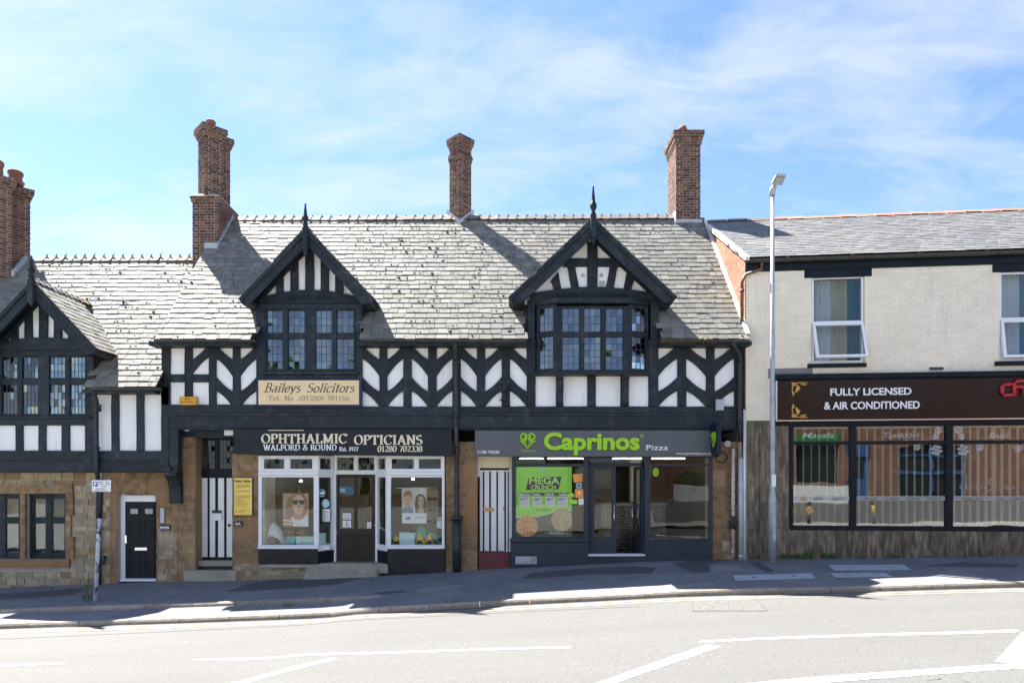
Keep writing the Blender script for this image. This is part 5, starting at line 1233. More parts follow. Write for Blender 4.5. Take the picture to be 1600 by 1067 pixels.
for x, y, Yl in ((416, 746.5, .5), (470, 751, 1.5), (645, 748, 1.3)):
    t = thing('spotlight', 'lit spotlight under the ceiling of the opticians ' + ('near the left jamb' if x < 430 else 'above the sunglasses poster' if x < 500 else 'in the right window'), 'lamp', (PX(x, Yl), Yl, PZ(y, Yl)), 'lit spotlights in the opticians')
    MB().lathe((PX(x, Yl), Yl), [(.03, PZ(y, Yl) + .01), (.04, PZ(y, Yl) + .05), (.02, PZ(y, Yl) + .12), (.015, PZ(705, Yl))], 10).build('lamp_body', M['pvc'], t)
    MB().lathe((PX(x, Yl), Yl), [(.005, PZ(y, Yl) - .03), (.03, PZ(y, Yl) - .015), (.032, PZ(y, Yl) + .008)], 10).build('bulb', MATS.get('lamp_glow') or emit('lamp_glow', (1, .93, .8), 14), t)

# ------------------------------------------------------------------ opticians' and solicitors' signs
YS = -.11
t = thing('shop_sign', 'long black board lettered OPHTHALMIC OPTICIANS over the opticians', 'sign', (PX(535, YS), YS, PZ(711, YS)))
mb = MB(); mb.prism([(PX(365, YS), PZ(709, YS)), (PX(706, YS), PZ(712.5, YS)), (PX(706, YS), PZ(670.5, YS)), (PX(365, YS), PZ(670, YS))], YS, .06, .006); mb.build('board', M['sign_black'], t)
def H(px, Y): return px / F * (D0 + Y)
def ser(parent, text, x0, x1, ybase, hpx, Y, m, **k): return serif(text, PX(x0, Y), PZ(ybase, Y), Y, H(hpx, Y), PX(x1, Y) - PX(x0, Y), m, parent, **k)
ser(t, 'OPHTHALMIC', 408.5, 542, 692.3, 14.4, YS, 'cream_paint', thick=.24); ser(t, 'OPTICIANS', 553.5, 660, 694.2, 14.4, YS, 'cream_paint', thick=.24)
ser(t, 'WALFORD & ROUND', 411.5, 526, 703.3, 8.8, YS, 'letter_white', thick=.2); ser(t, 'Est. 1927', 530, 560, 704.4, 6.3, YS, 'letter_white', thick=.22); ser(t, '01280 702338', 590, 660, 705.6, 9, YS, 'cream_paint', thick=.22)
MB().box(PX(420, YS), PX(475, YS), YS - .035, YS - .001, PZ(672.8, YS), PZ(671.7, YS)).build('light_bracket', M['cream_paint'], t)
YB2 = -.1
t = thing('solicitors_sign', 'cream Baileys Solicitors board with a navy edge below the left dormer', 'sign', (PX(483, YB2), YB2, PZ(636, YB2)))
MB().box(PX(401, YB2), PX(565.5, YB2), YB2, -.03, PZ(635.5, YB2), PZ(592, YB2), .006).build('frame', M['navy'], t)
MB().box(PX(404, YB2), PX(561, YB2), YB2 - .006, YB2 - .0005, PZ(632, YB2), PZ(594.3, YB2)).build('face', M['sign_cream'], t)
ser(t, 'Baileys', 412, 468.5, 612.6, 14, YB2 - .006, 'ink', slant=.3, thick=.15, thin=.05); ser(t, 'Solicitors', 478, 553, 612.8, 14, YB2 - .006, 'ink', slant=.3, thick=.15, thin=.05)
G['T'] = G['T']; ser(t, 'Tel. No .(01280) 701166', 419, 546, 626, 8, YB2 - .006, 'ink_soft', thick=.14, thin=.05, track=.1)
YN = .1
t = thing('notice_board', 'tall yellow solicitors notice beside the striped door', 'notice', (PX(380, YN), YN, PZ(806, YN)))
MB().box(PX(364.8, YN), PX(394.6, YN), YN, YN + .055, PZ(805.5, YN), PZ(745.5, YN)).build('backing', M['ink'], t); MB().box(PX(365.8, YN), PX(393.8, YN), YN - .006, YN - .0005, PZ(804.3, YN), PZ(746.5, YN)).build('face', M['yellow'], t)
ser(t, 'Baileys Solicitors', 367, 393, 753, 3.6, YN - .007, 'ink', thick=.2, thin=.1)
for k, (y, a, b) in enumerate(((757.6, 368, 390), (760, 368, 392), (762, 368, 384), (767.5, 368, 392), (769.8, 368, 376), (775, 367, 392), (777.5, 367, 391), (780, 367, 377), (782.5, 367, 383), (785, 367, 386), (788, 367, 389), (791, 367, 386), (797.5, 368, 391), (800, 368, 381))): marks(PX(a, YN), PX(b, YN), PZ(y, YN), YN - .009, H(1.5, YN), 'ink_soft', t, seed=k)
t = MB().box(PX(364.8, YN), PX(377.8, YN), YN + .02, YN + .055, PZ(822.5, YN), PZ(814, YN), .004).build('number_plate', M['ink'], None, 'small black 4A number plate below the yellow notice', 'plate')
sans('4A', H(7, YN), 'letter_white', t, front(PX(367, YN), PZ(820.6, YN), YN + .016), extrude=0, width=PX(375.5, YN) - PX(367, YN))
t = MB().box(PX(280, -.08), PX(307, -.08), -.08, -.001, PZ(632.5, -.08), PZ(619.5, -.08), .01).build('alarm_box', M['amber'], None, 'amber burglar alarm box on the white wall above the striped door', 'alarm box')
sans('APE', H(4.5, -.08), 'ink', t, front(PX(287, -.08), PZ(624.6, -.08), -.083), extrude=0, width=PX(297, -.08) - PX(287, -.08)); sans('ALARMS', H(5, -.08), 'ink', t, front(PX(282.5, -.08), PZ(629.6, -.08), -.083), extrude=0, width=PX(300, -.08) - PX(282.5, -.08))
t = thing('bulkhead_lamp', 'small white lamp under the jetty above the stone pier', 'lamp', (PX(292, .1), .1, PZ(673, .1))); MB().lathe((PX(292.5, .1), .1), [(.03, PZ(673.5, .1)), (.06, PZ(672, .1)), (.06, PZ(668.8, .1))], 12).build('shade', M['pvc'], t); MB().box(PX(289, .1), PX(296, .1), .05, .15, PZ(668.8, .1), PZ(667.6, .1)).build('base', M['pvc'], t)
MB().box(PX(350, .1), PX(364.5, .1), .1, .25, PZ(680, .1), PZ(668.8, .1), .01).build('alarm_box', M['pvc'], None, 'white square box at the left end of the black opticians sign', 'alarm box')
# ------------------------------------------------------------------ pizza shop
YZ = .12
casement(main, px_lights([(806, 912.5)], YZ), [(PZ(724, YZ), PZ(714.5, YZ)), (PZ(839, YZ), PZ(729, YZ))], (PX(800, YZ), PX(919, YZ), PZ(842, YZ), PZ(712, YZ)), YZ, .07, 'anthracite', 1, (1, 1), pane='glass', lead=False, sash=0, tilt=.002)
casement(main, px_lights([(1016.5, 1107.5)], YZ), [(PZ(724, YZ), PZ(714.5, YZ)), (PZ(842, YZ), PZ(728, YZ))], (PX(1007.5, YZ), PX(1113, YZ), PZ(845, YZ), PZ(712, YZ)), YZ, .07, 'anthracite', 1, (1, 1), pane='glass', lead=False, sash=0, tilt=.002)
pbox('window_sill', main, 'anthracite', 797, 921, 841, 846.5, .06, .14, .01); pbox('stall_riser', main, 'anthracite', 797.5, 919.5, 846.6, 892, .1, .12); pbox('stall_riser', main, 'anthracite', 1007.5, 1113, 845.2, 884, .1, .12)
pbox('door_head', main, 'anthracite', 919.2, 1007.3, 723, 728, .3, .07); pbox('door_post', main, 'anthracite', 917.5, 922, 712, 868, .3, .08); pbox('door_post', main, 'anthracite', 1003.5, 1009.5, 712, 868, .3, .08)
pbox('pane', main, 'glass', 922.1, 1003.4, 714, 722.9, .33, .004, 0)
MB().box(PX(919.2, .13), PX(1007.4, .13), .2, .34, PZ(714, .2), PZ(711.5, .2)).build('lintel', M['anthracite'], main)
MB().box(PX(915, .2), PX(919.5, .2), .195, .3, PZ(868, .2), PZ(712, .2)).build('reveal', M['anthracite'], main); MB().box(PX(1008, .2), PX(1012, .2), .195, .3, PZ(868, .2), PZ(712, .2)).build('reveal', M['anthracite'], main)
pbox('threshold', main, 'pvc', 918, 1010, 865.8, 868.5, .1, .3, .004); pbox('threshold_riser', main, 'anthracite', 919.6, 1007.4, 868.6, 888, .115, .3, .004)
def leaf(xf, w, name, label):
    z0, z1 = PZ(865.5, .33), PZ(728.2, .33); mb = MB(xf)
    for a in ((0, .1, z0, z1), (w - .1, w, z0, z1), (.1005, w - .1005, z1 - .09, z1), (.1005, w - .1005, z0, z0 + .4)): mb.box(a[0], a[1], -.022, .022, a[2], a[3])
    o = mb.build(name, M['anthracite'], main, label=label)
    MB(xf).box(.1005, w - .1005, -.003, .003, z0 + .4005, z1 - .0905).build('pane', M['glass'], o)
    for s in (-1, 1):
        xh = w - .05; pts = [(xh, s * .07, z0 + .55), (xh, s * .07, z0 + 1.25)]
        MB(xf).tube(pts, .013, 10).build('pull_handle', M['chrome'], o)
        for zz in (.62, 1.18): MB(xf).tube([(xh, s * .022, z0 + zz), (xh, s * .07, z0 + zz)], .008, 8).build('handle_bracket', M['chrome'], o)
    return o
wl_ = PX(962, .34) - PX(922.2, .34)
leaf(Matrix.Translation((PX(922.2, .34), .34, 0)), wl_, 'entrance_door', 'closed left leaf of the pizza shop door')
leaf(Matrix.Translation((PX(1003.2, .34), .36, 0)) @ Matrix.Rotation(R(96), 4, 'Z'), wl_, 'entrance_door', 'open right leaf of the pizza shop door')
room(main, PX(801, .5), PX(1112, .5), .4, 5.2, -.12, PZ(706), 'room', 'floor_wood')
ct = thing('shop_counter', 'pizza shop counter faced with dark brick tiles seen through the open door', 'counter', (PX(985, 2), 2.0, -.12))
xa, xb = PX(940, 2.0), PX(1040, 2.0)
MB().box(xa, xb, 2.012, 2.6, -.12, PZ(790, 2)).build('counter_body', M['mortar'], ct); MB().box(xa - .03, xb + .03, 1.95, 2.63, PZ(790, 2) + .001, PZ(785.5, 2)).build('worktop', M['patch_light'], ct)
M['tile_black'] = mat('black_brick_tile', (.012, .012, .014), (.03, .022, .022), 8, rough=.25, piece=.3)
P = Pieces(); field(P, (0, 2.0, 0), (1, 0, 0), (0, -1, 0), xa, xb, -.1, PZ(790.2, 2), (.0745, .0755), (.21, .23), gap=.011, depth=.03, half=True); P.build(ct, 'tile', M['tile_black'], 300)
MB().box(PX(985, 3), PX(1001, 3), 3.0, 3.3, -.1, PZ(706, 3)).build('tiled_column', M['cream_paint'], main)
MB().box(PX(958, 3.6), PX(985, 3.6), 3.6, 3.7, -.1, PZ(735, 3.6)).build('inner_door', M['room_dark'], main)
glow = emit('tube_glow', (1, .97, .9), 3)
for x0, x1, Yl, lb in ((812, 849, 1.1, 'lit ceiling tube at the left of the pizza shop window'), (856, 911, 1.1, 'lit ceiling tube over the green poster'), (957, 1004, 1.1, 'lit ceiling tube over the pizza shop door'), (1018, 1070, 1.1, 'lit ceiling tube in the right pizza shop window')):
    zc = PZ(716.2, Yl); t = thing('ceiling_tube', lb, 'lamp', (PX((x0 + x1) / 2, Yl), Yl, zc), 'lit ceiling tubes in the pizza shop')
    MB().tube([(PX(x0, Yl), Yl, zc), (PX(x1, Yl), Yl, zc)], .013, 10).build('tube', glow, t); MB().box(PX(x0, Yl), PX(x1, Yl), Yl - .03, Yl + .03, zc + .021, PZ(706.5, Yl)).build('batten', M['pvc'], t)
# posters and stickers inside the pizza shop window
YG = .17
M['ink_black'] = flat('black_print', (.008, .01, .008))
M['p_green'] = mat('print_green', (.27, .74, .02), (.33, .80, .04), 3, rough=.35); M['p_board'] = mat('print_dark_board', (.03, .028, .026), (.06, .056, .05), 4, rough=.35, stretch=(1, 1, 8)); M['p_orange2'] = mat('orange_sticker', (.85, .28, .04), (.88, .36, .1), 8)
M['p_pizza'] = mat('print_pizza', (.62, .14, .03), (.85, .46, .14), 26, rough=.4, lo=.42, hi=.58, c3=(.35, .05, .03), s3=14, lo3=.58, hi3=.66); M['p_pizza_white'] = mat('print_pizza_pale', (.42, .27, .13), (.68, .52, .30), 28, rough=.4, lo=.42, hi=.6, c3=(.28, .16, .10), s3=16, lo3=.6, hi3=.68); M['p_crust'] = mat('print_crust', (.62, .38, .16), (.5, .28, .1), 12)
po = MB().box(PX(805.8, YG), PX(893.5, YG), YG, YG + .003, PZ(839, YG), PZ(727.5, YG)).build('window_poster', M['p_green'], None, 'large green MEGA CRUNCH pizza poster in the shop window', 'poster')
def zp(x, y): return (800 + x / 7.9, 715 + y / 7.9)
clipx = lambda pts: [(min(893.3, max(806, p[0])), min(838.8, max(727.7, p[1]))) for p in pts]
rag = [zp(45, 735), zp(130, 718), zp(200, 722), zp(240, 708), zp(320, 718), zp(380, 700), zp(440, 692), zp(500, 668), zp(560, 640), zp(640, 640), zp(738, 650)]
printed(po, [(clipx(rag + [zp(738, 980), zp(45, 980)]), 'p_board'), (clipx(rag + [(p[0], p[1] + 1.2) for p in rag[::-1]]), 'print_white'), (clipx(ell(*zp(185, 840), 17.5, 16.8, 28)), 'p_crust'), (clipx(ell(*zp(183, 840), 16, 15.6, 28)), 'p_pizza'), (clipx(ell(*zp(620, 765), 17.4, 17.8, 28)), 'p_crust'), (clipx(ell(*zp(620, 765), 15.9, 16.4, 28)), 'p_pizza_white'),
             ([zp(205, 245), zp(610, 232), zp(575, 390), zp(172, 395)], 'ink_black')] + [([zp(a, 430), zp(a + 150, 430), zp(a + 150, 470), zp(a, 470)], 'green_dark') for a in (82, 245, 405, 560)] + [([zp(a, 482), zp(a + 122, 482), zp(a + 122, 602), zp(a, 602)], 'print_white') for a in (92, 252, 412, 565)], YG)
M['cream_green'] = flat('print_pale_green', (.55, .85, .2)); 
def pt(text, x0, x1, yb, h, m, bold=.012): sans(text, H(h / 7.9, YG) * 1.35, m, po, front(PX(800 + x0 / 7.9, YG), PZ(715 + yb / 7.9, YG), YG - .022), extrude=0, width=PX(800 + x1 / 7.9, YG) - PX(800 + x0 / 7.9, YG), bold=bold)
pt('MEGA', 212, 585, 322, 84, 'cream_green', .006); pt('CRUNCH', 232, 540, 388, 54, 'cream_green', .004)
for tx, a in (('PERSONAL', 86), ('SMALL', 262), ('MEDIUM', 415), ('LARGE', 582)): pt(tx, a, a + (138 if tx == 'PERSONAL' else 105 if tx == 'MEDIUM' else 88), 465, 26, 'letter_white', .004)
for tx, a in (('£9.99', 105), ('£10.99', 268), ('£14.99', 425), ('£17.99', 578)): pt(tx, a, a + 90, 523, 26, 'ink', .004)
for tx, a in (('£5', 125), ('£8', 288), ('£12', 440), ('£14', 590)): pt(tx, a, a + 70, 585, 44, 'p_grey', .001)
marks(PX(838, YG), PX(861, YG), PZ(797, YG), YG - .02, H(2, YG), 'green_dark', po, 5); marks(PX(853, YG), PX(888, YG), PZ(834, YG), YG - .02, H(4.2, YG), 'p_grey', po, 9)
def ram(parent, cx, cy, s, Y, m, r=.018, depth_axis=None):
    """Ram's-horn emblem: two mirrored scrolls meeting in a point."""
    for sg in (-1, 1):
        pts = []
        for k in range(19):
            a = R(20 - k * 24); rr = s * (.17 + .33 * (k / 18)); pts.append((cx + sg * (s * .52 + rr * math.cos(a)), cy + s * .05 - rr * math.sin(a) * -1))
        spiral = [(cx + sg * s * (.50 + (.16 + .30 * (1 - k / 20)) * math.cos(R(180 - 24 * k))), cy - s * .05 - s * (.16 + .30 * (1 - k / 20)) * math.sin(R(180 - 24 * k))) for k in range(18)]
        tail = [(cx + sg * s * .95, cy + s * .42), (cx + sg * s * .6, cy + s * .5), (cx + sg * s * .25, cy + s * .3), (cx + sg * s * .06, cy - s * .05)]
        low = [(cx + sg * s * .7, cy + s * .5), (cx + sg * s * .35, cy + s * .8), (cx, cy + s * 1.25)]; inn = [(cx + sg * s * .1, cy + s * .15), (cx + sg * s * .28, cy + s * .55), (cx, cy + s * 1.2)]
        for path, rad in ((spiral, r), (tail, r * .9), (low, r * .9), (inn, r * .6)):
            if depth_axis is None: MB().tube([(PX(p[0], Y), Y, PZ(p[1], Y)) for p in path], rad, 6).build('emblem', M[m], parent)
            else: MB().tube([depth_axis(*p) for p in path], rad, 6).build('emblem', M[m], parent)
ram(po, 848.5, 731, 5, YG - .004, 'print_white', .008)
for lb, pts, m in (('upper orange sticker beside the green poster', [(895, 740.5), (910, 739.5), (910, 752.5), (896.5, 753.5)], 'p_orange2'), ('square dark teal sticker between the orange stickers', [(900, 754), (909.5, 754), (909.5, 763), (900, 763)], 'teal_dark'), ('lower orange sticker beside the green poster', [(898.5, 764), (911.5, 763.5), (911.5, 777.5), (898.5, 777.5)], 'p_orange2'), ('white card at the right edge of the pizza shop window', [(904, 778.5), (912, 778.5), (912, 788.5), (904, 788.5)], 'print_white'), ('upper small green label beside the poster', [(886, 771.5), (897, 770.5), (897, 776), (886, 776)], 'p_green'), ('lower small green label beside the poster', [(890.8, 781), (902, 780.5), (902, 787), (890.8, 787)], 'p_green')):
    sticker('sticker', lb, 'sticker', pts, YG - .03, m, (lambda o: printed(o, [(ell(905, 769.5, 2.2, 2.6), 'cream_paint')], YG - .03)) if 'lower orange' in lb else (lambda o: printed(o, [([(901, 755), (908.5, 755), (908.5, 762), (901, 762)], 'aqua'), ([(902, 756), (907.5, 756), (907.5, 761), (902, 761)], 'teal_dark')], YG - .03)) if 'teal' in lb else None, 'stickers in the pizza shop window')
sticker('sticker', 'round green sticker high in the right pizza shop window', 'sticker', ell(1024.5, 737.5, 5, 7), YG, 'green')
t = MB().box(PX(805.5, .08), PX(839, .08), .085, .098, PZ(881, .08), PZ(869, .08), .003).build('riser_plate', M['steel'], None, 'pale metal plate low on the pizza shop riser', 'plate')

# pizza shop fascia sign
YC = -.12
t = thing('shop_sign', 'long grey board with lime green Caprinos lettering over the pizza shop', 'sign', (PX(930, YC), YC, PZ(713, YC)))
MB().box(PX(742, YC), PX(1117, YC), YC, .06, PZ(713, YC), PZ(672, YC), .006).build('board', M['sign_grey'], t)
def st_(text, x0, x1, yb, capx, m, bold=0.0, ex=.01, off=.012, par=t): return sans(text, H(capx, YC) * 1.39, m, par, front(PX(x0, YC), PZ(yb, YC), YC - off), extrude=ex, width=PX(x1, YC) - PX(x0, YC), bold=bold)
st_('Caprinos', 848.6, 1000.2, 702.4, 26.2, 'green_dark', .034, .002, .004); st_('Caprinos', 849.6, 999.2, 701.6, 26, 'green', .02, .012, .02)
st_('®', 1000, 1006, 684, 6, 'green', 0, .003); st_('Pizza', 1009.5, 1043.5, 703, 8.4, 'letter_white', .001, .003); st_('www.caprinospizza.co.uk', 1055.5, 1111, 710, 4.2, 'letter_white', 0, .001); st_('01280 700288', 746, 780, 708.2, 4.6, 'letter_white', .001, .001); st_('Caprinos', 814, 836.5, 705.8, 4.4, 'green', 0, .001)
ram(t, 824.6, 683.5, 13, YC - .012, 'green', .024)
# projecting sign
HX = 4.79
t = thing('hanging_sign', 'dark projecting sign with a green emblem at the right end of the pizza sign', 'sign', (HX, -.4, 2.7))
pr = [(-.10, PZ(664, -.1)), (-.13, PZ(707, -.1)), (-.33, PZ(714, -.3)), (-.55, PZ(709, -.55)), (-.6, PZ(690, -.6)), (-.58, PZ(668, -.58)), (-.38, PZ(657, -.4))]
mb = MB(); a = mb.vs([(HX - .05, p[0], p[1]) for p in pr]); b = mb.vs([(HX + .05, p[0], p[1]) for p in pr]); n = len(pr)
mb.f += [tuple(a + i for i in range(n)), tuple(b + i for i in reversed(range(n)))] + [(a + i, b + i, b + (i + 1) % n, a + (i + 1) % n) for i in range(n)]; mb.build('panel', M['navy_dark'], t)
MB().tube([(HX, .0, PZ(668)), (HX, -.2, PZ(664))], .02, 8).build('bracket', M['iron'], t)
ram(t, 0, 0, 1, 0, 'green', .016, depth_axis=lambda px, py: (HX - .055, -.36 - px * .17, PZ(682, -.3) - py * .2))
# narrow striped side door
YT = .36
pbox('door_panel', main, 'cream_paint', 748, 801, 711, 731, YT, .08, .004); pbox('jamb', main, 'white', 745.2, 749.5, 711, 745, YT - .04, .1)
nd = MB().box(PX(748.5, YT), PX(799, YT), YT + .03, YT + .08, PZ(861.5, YT), PZ(731.2, YT)).build('side_door', M['white'], main, label='narrow white side door with black bars')
for x0, x1 in ((747.5, 749.8), (754.5, 756.8), (764.4, 767), (775.6, 778), (788, 790.4), (793.4, 795)): pbox('black_strip', nd, 'black_gloss', x0, x1, 736.5, 860.5, YT + .012, .017, .003)
for a in ((747.5, 795.5, 730.8, 734.2), (750, 788, 860.6, 862)): pbox('black_strip', nd, 'black_gloss', *a, YT + .004, .025, .003)
pbox('letter_plate', nd, 'gold', 755.5, 772, 793, 798.5, YT + .0, .012, .003); MB().lathe((PX(787, YT), YT), [(0, PZ(798.5)), (.025, PZ(797)), (.025, PZ(794.5)), (0, PZ(793))], 8).build('door_knob', M['gold'], nd)
M['red_step'] = mat('red_painted_step', (.16, .03, .03), (.10, .022, .022), 6, rough=.6, bump=.3); pbox('door_step', main, 'red_step', 747.5, 797.3, 862.2, 896, .25, .3, .008)
pbox('jamb', main, 'white', 795.6, 800.2, 731.5, 862, YT - .02, .1)
# pipes on the front
zt = PZ(533, -.3)
dp = pipe(main, [(PX(711.5, -.42), -.42, EZ - .1), (PX(711.5, -.35), -.36, EZ - .25), (PX(712, -.12), -.12, PZ(560, -.1)), (PX(712.5, -.12), -.12, PZ(664, -.12)), (PX(713, -.2), -.2, PZ(672, -.2)), (PX(713.5, .06), .06, PZ(700, .06)), (PX(713.8, .08), .08, PZ(812, .08)), (PX(713.8, .08), .08, -.18)], .055, 'iron', 'downpipe', [PZ(566, -.12), PZ(650, -.12), PZ(703, .06), PZ(760, .08)], 1.35)
MB().tube([(PX(713.8, .06), .06, PZ(808, .06)), (PX(713.8, .06), .06, -.2)], .1, 12).build('pipe_shoe', M['iron'], dp); MB().tube([(PX(713.8, .06), .06, PZ(806, .06)), (PX(713.8, .06), .06, PZ(812, .06))], .14, 12).build('pipe_collar', M['iron'], dp)
pipe(main, [(PX(1144, -.4), -.42, EZ - .1), (PX(1150, -.2), -.2, PZ(545, -.2)), (PX(1155.5, -.07), -.07, PZ(556)), (PX(1155.5, -.12), -.12, PZ(665)), (PX(1156.5, -.1), -.1, PZ(690, -.1))], .045, 'iron', 'downpipe', [PZ(570), PZ(610), PZ(660)], 1.3)
M['pipe_pink'] = mat('peeling_soil_pipe', (.62, .52, .46), (.28, .16, .11), 9, rough=.7, lo=.5, hi=.62, bump=.4); M['pipe_grey'] = mat('chalky_grey_pipe', (.42, .46, .48), (.55, .57, .57), 6, rough=.6)
pipe(main, [(PX(1145.5, .05), .05, PZ(701, .05)), (PX(1145.5, .05), .05, PZ(870, .05))], .042, 'pipe_pink', 'soil_pipe', [PZ(815), PZ(862)], 1.4)
pipe(main, [(PX(1157, -.02), -.02, PZ(715)), (PX(1158, -.02), -.02, PZ(874))], .05, 'pipe_grey', 'soil_pipe', [PZ(868)], 1.2); pipe(main, [(PX(1163, -.03), -.03, PZ(640)), (PX(1163.5, -.03), -.03, PZ(874))], .03, 'white', 'soil_pipe')
vb = MB(); 
for a, b, r in (((1141, 818), (1150, 812), .06), ((1140, 822), (1150, 824), .05), ((1146, 806), (1146, 826), .055)): vb.tube([(PX(a[0], 0), 0, PZ(a[1])), (PX(b[0], 0), 0, PZ(b[1]))], r, 8)
vb.build('pipe_valve', M['iron'], main)
MB().tube([(PX(1137, .02), .02, PZ(693)), (PX(1137, .17), .17, PZ(693))], .075, 14).build('flue_terminal', M['steel'], main)
MB().tube([(PX(1127.5 + 9 * math.cos(k * .4), .1), .1 + .02 * math.sin(k), PZ(714 + 9 * math.sin(k * .4), .1)) for k in range(34)], .014, 6).build('cable_coil', M['iron'], None, 'black loop of cable hanging on the stone pier by the pizza shop', 'cable')
MB().box(PX(1119, -.1), PX(1131.5, -.1), -.1, -.022, PZ(641, -.1), PZ(623.5, -.1), .01).build('junction_box', M['steel'], None, 'grey junction box at the right end of the timber wall', 'box')
cb = MB(); cb.tube([(PX(828, -.03), -.03, PZ(583)), (PX(827, -.04), -.04, PZ(600)), (PX(827, -.04), -.04, PZ(638)), (PX(834, -.04), -.04, PZ(645)), (PX(1000, -.1), -.06, PZ(647))], .012, 6); cb.build('cable', M['iron'], main)
MB().box(PX(949.5, -.1), PX(959, -.1), -.1, -.071, PZ(664, -.1), PZ(658.5, -.1)).build('vent', M['iron'], main)
lb = MB(); lb.box(PX(782.5), PX(797), -.2, -.18, PZ(599), PZ(597.5)); lb.box(PX(787), PX(788.6), -.2, -.06, PZ(627), PZ(598)); lb.bar((PX(783.5), -.19, PZ(626)), (PX(793), -.19, PZ(599)), .02, .02); lb.box(PX(781), PX(792), -.2, -.06, PZ(627), PZ(625.5)); lb.build('sign_bracket', M['iron'], main)

# ------------------------------------------------------------------ the lower timber-framed building on the left
left = thing('timber_framed_building', 'lower black and white timber-framed building over a stone ground floor at the left', 'building', (-11.5, 0, -.45))
lEZ, lEY = 4.26, -.30; T2 = 1.2
lz = lambda Y: lEZ + T2 * (Y - lEY)
lRY = 3.1; lRZ = lz(lRY); LX0, LX1 = -17.0, -8.16; XC = -10.98
deck = MB()
for xa, xb, z0 in ((LX0, XC - 1.2, lEZ), (XC - 1.2, XC + 1.2, 5.2), (XC + 1.2, LX1, lEZ)): strip(deck, xa, xb, z0, lRZ, lz)
deck.face([(LX0, lRY, lRZ - .03), (LX1, lRY, lRZ - .03), (LX1, 6.6, lEZ), (LX0, 6.6, lEZ)])
lroof = deck.build('roof', M['room_dark'], left)
v2 = Vector((0, 1, T2)).normalized(); keep_l = lambda c: not (abs(c.x - XC) < 1.17 and c.z < 5.3)
slates(lroof, M['slate'], (-16.9, lEY - .04, lEZ - .03), (1, 0, 0), v2, 8.74, (lRY - lEY) * math.hypot(1, T2) + .03, keep_l, gauge=.2, limit=220)
moss(lroof, (-14, lEY, lEZ), (1, 0, 0), v2, 5.8, 5.2, keep_l, 430)
ridge_tiles(lroof, 'ridge', (-13.4, lRY, lRZ + .03), (-8.55, lRY, lRZ + .05), step=.262, hw=.15, fin=.1)
chL = chimney(left, [(square(-14.1, 2.53, .62, 45), 6.4, 10.36, {0: .09, 1: .09, 2: .06, 3: .03}, [(-14.1, 2.5, .17, .5)]), (square(-14.1, 3.20, .62, 45), 6.4, 10.36, {0: .09, 1: .09, 2: .06, 3: .03}, [(-13.9, 2.95, .17, .42), (-14.1, 3.3, .15, .3)])], 200, 'broad brick chimney cut by the left edge')
fl = MB()
for k in range(7):
    Y_ = 2.5 + k * .075; fl.box(-13.68 - .02 * (k % 2), -13.6, Y_, Y_ + .07, lz(Y_) - .1, lz(Y_) + .24)
fl.build('stepped_flashing', M['lead'], chL)
P = Pieces()
pl = MB()
for a in ((-40, 132.5, 648, 737), (140, 263, 606, 737), (-330, -40.2, 606, 737)): pw(*a, pl)
pl.build('wall', M['plaster'], left)
for x0, x1 in ((-318, -306), (-278, -266), (-238, -226), (-198, -186), (-158, -146), (-118, -106), (-78, -66), (-20, -5), (23.5, 35), (59.5, 71), (95.5, 108)): timber('stud', left, x0, x1, 660, 706, .002)
timber('post', left, 132.5, 147.5, 598, 706, -.004)
for x0, x1 in ((173.3, 185), (212.6, 224.3), (251.3, 264)): timber('post', left, x0, x1, 604, 706, 0)
timber('wall_plate', left, 147.8, 251, 600, 610.5, -.006); timber('rail', left, -20, 132.3, 651, 664.5, -.004)
timber('sill_beam', left, -330, -20.2, 704, 718.8, -.02, .16); timber('jetty_beam', left, -330, -20.2, 720, 736.5, -.05, .25); timber('wall_plate', left, -330, -40, 600, 610.5, -.006); timber('sill_beam', left, -20, 147, 704, 718.8, -.02, .16); timber('sill_beam', left, 147.2, 264.5, 704, 718.8, -.02, .16); timber('jetty_beam', left, -20, 148, 720, 736.5, -.05, .25); timber('jetty_beam', left, 148.2, 263, 720, 736.8, -.05, .25)
MB().box(PX(-30), PX(263), -.035, .12, PZ(720), PZ(718.6)).build('moulding', M['timber'], left); MB().box(PX(-40), PX(263), .0, .6, PZ(738), PZ(736.9)).build('jetty_soffit', M['timber'], left)
for s_ in (0,): # corner bracket below the jetty
    pr = [(.30, PZ(737)), (-.06, PZ(737)), (-.05, PZ(743)), (.06, PZ(750)), (.14, PZ(762)), (.17, PZ(787)), (.30, PZ(787))]
    mb = MB(); xa, xb = PX(259), PX(277); a = mb.vs([(xa, p[0], p[1]) for p in pr]); b = mb.vs([(xb, p[0], p[1]) for p in pr]); n = len(pr)
    mb.f += [tuple(a + i for i in range(n)), tuple(b + i for i in reversed(range(n)))] + [(a + i, b + i, b + (i + 1) % n, a + (i + 1) % n) for i in range(n)]; mb.build('bracket', M['timber'], left)
timber('post', main, 264.2, 278, 645, 738, -.03, .2); timber('corbel', main, 249, 266, 729, 736, -.09, .2)
gutter(left, (PX(140, -.36), lEY - .07, lEZ - .06), (PX(252, -.36), lEY - .07, lEZ - .06)); MB().box(PX(141), PX(251), lEY - .01, -.008, lEZ - .17, lEZ - .075).build('eaves_board', M['timber'], left)
pipe(left, [(PX(143, -.33), -.36, lEZ - .08), (PX(146, -.3), -.3, PZ(615)), (PX(150.5, -.1), -.1, PZ(627)), (PX(151, -.1), -.1, PZ(724, -.1)), (PX(151, -.12), -.12, PZ(737, -.1)), (PX(155, .28), .26, PZ(752, .28)), (PX(154.5, .28), .27, -.5)], .05, 'iron', 'downpipe', [PZ(640), PZ(700), PZ(800, .28), PZ(875, .28)], 1.4)
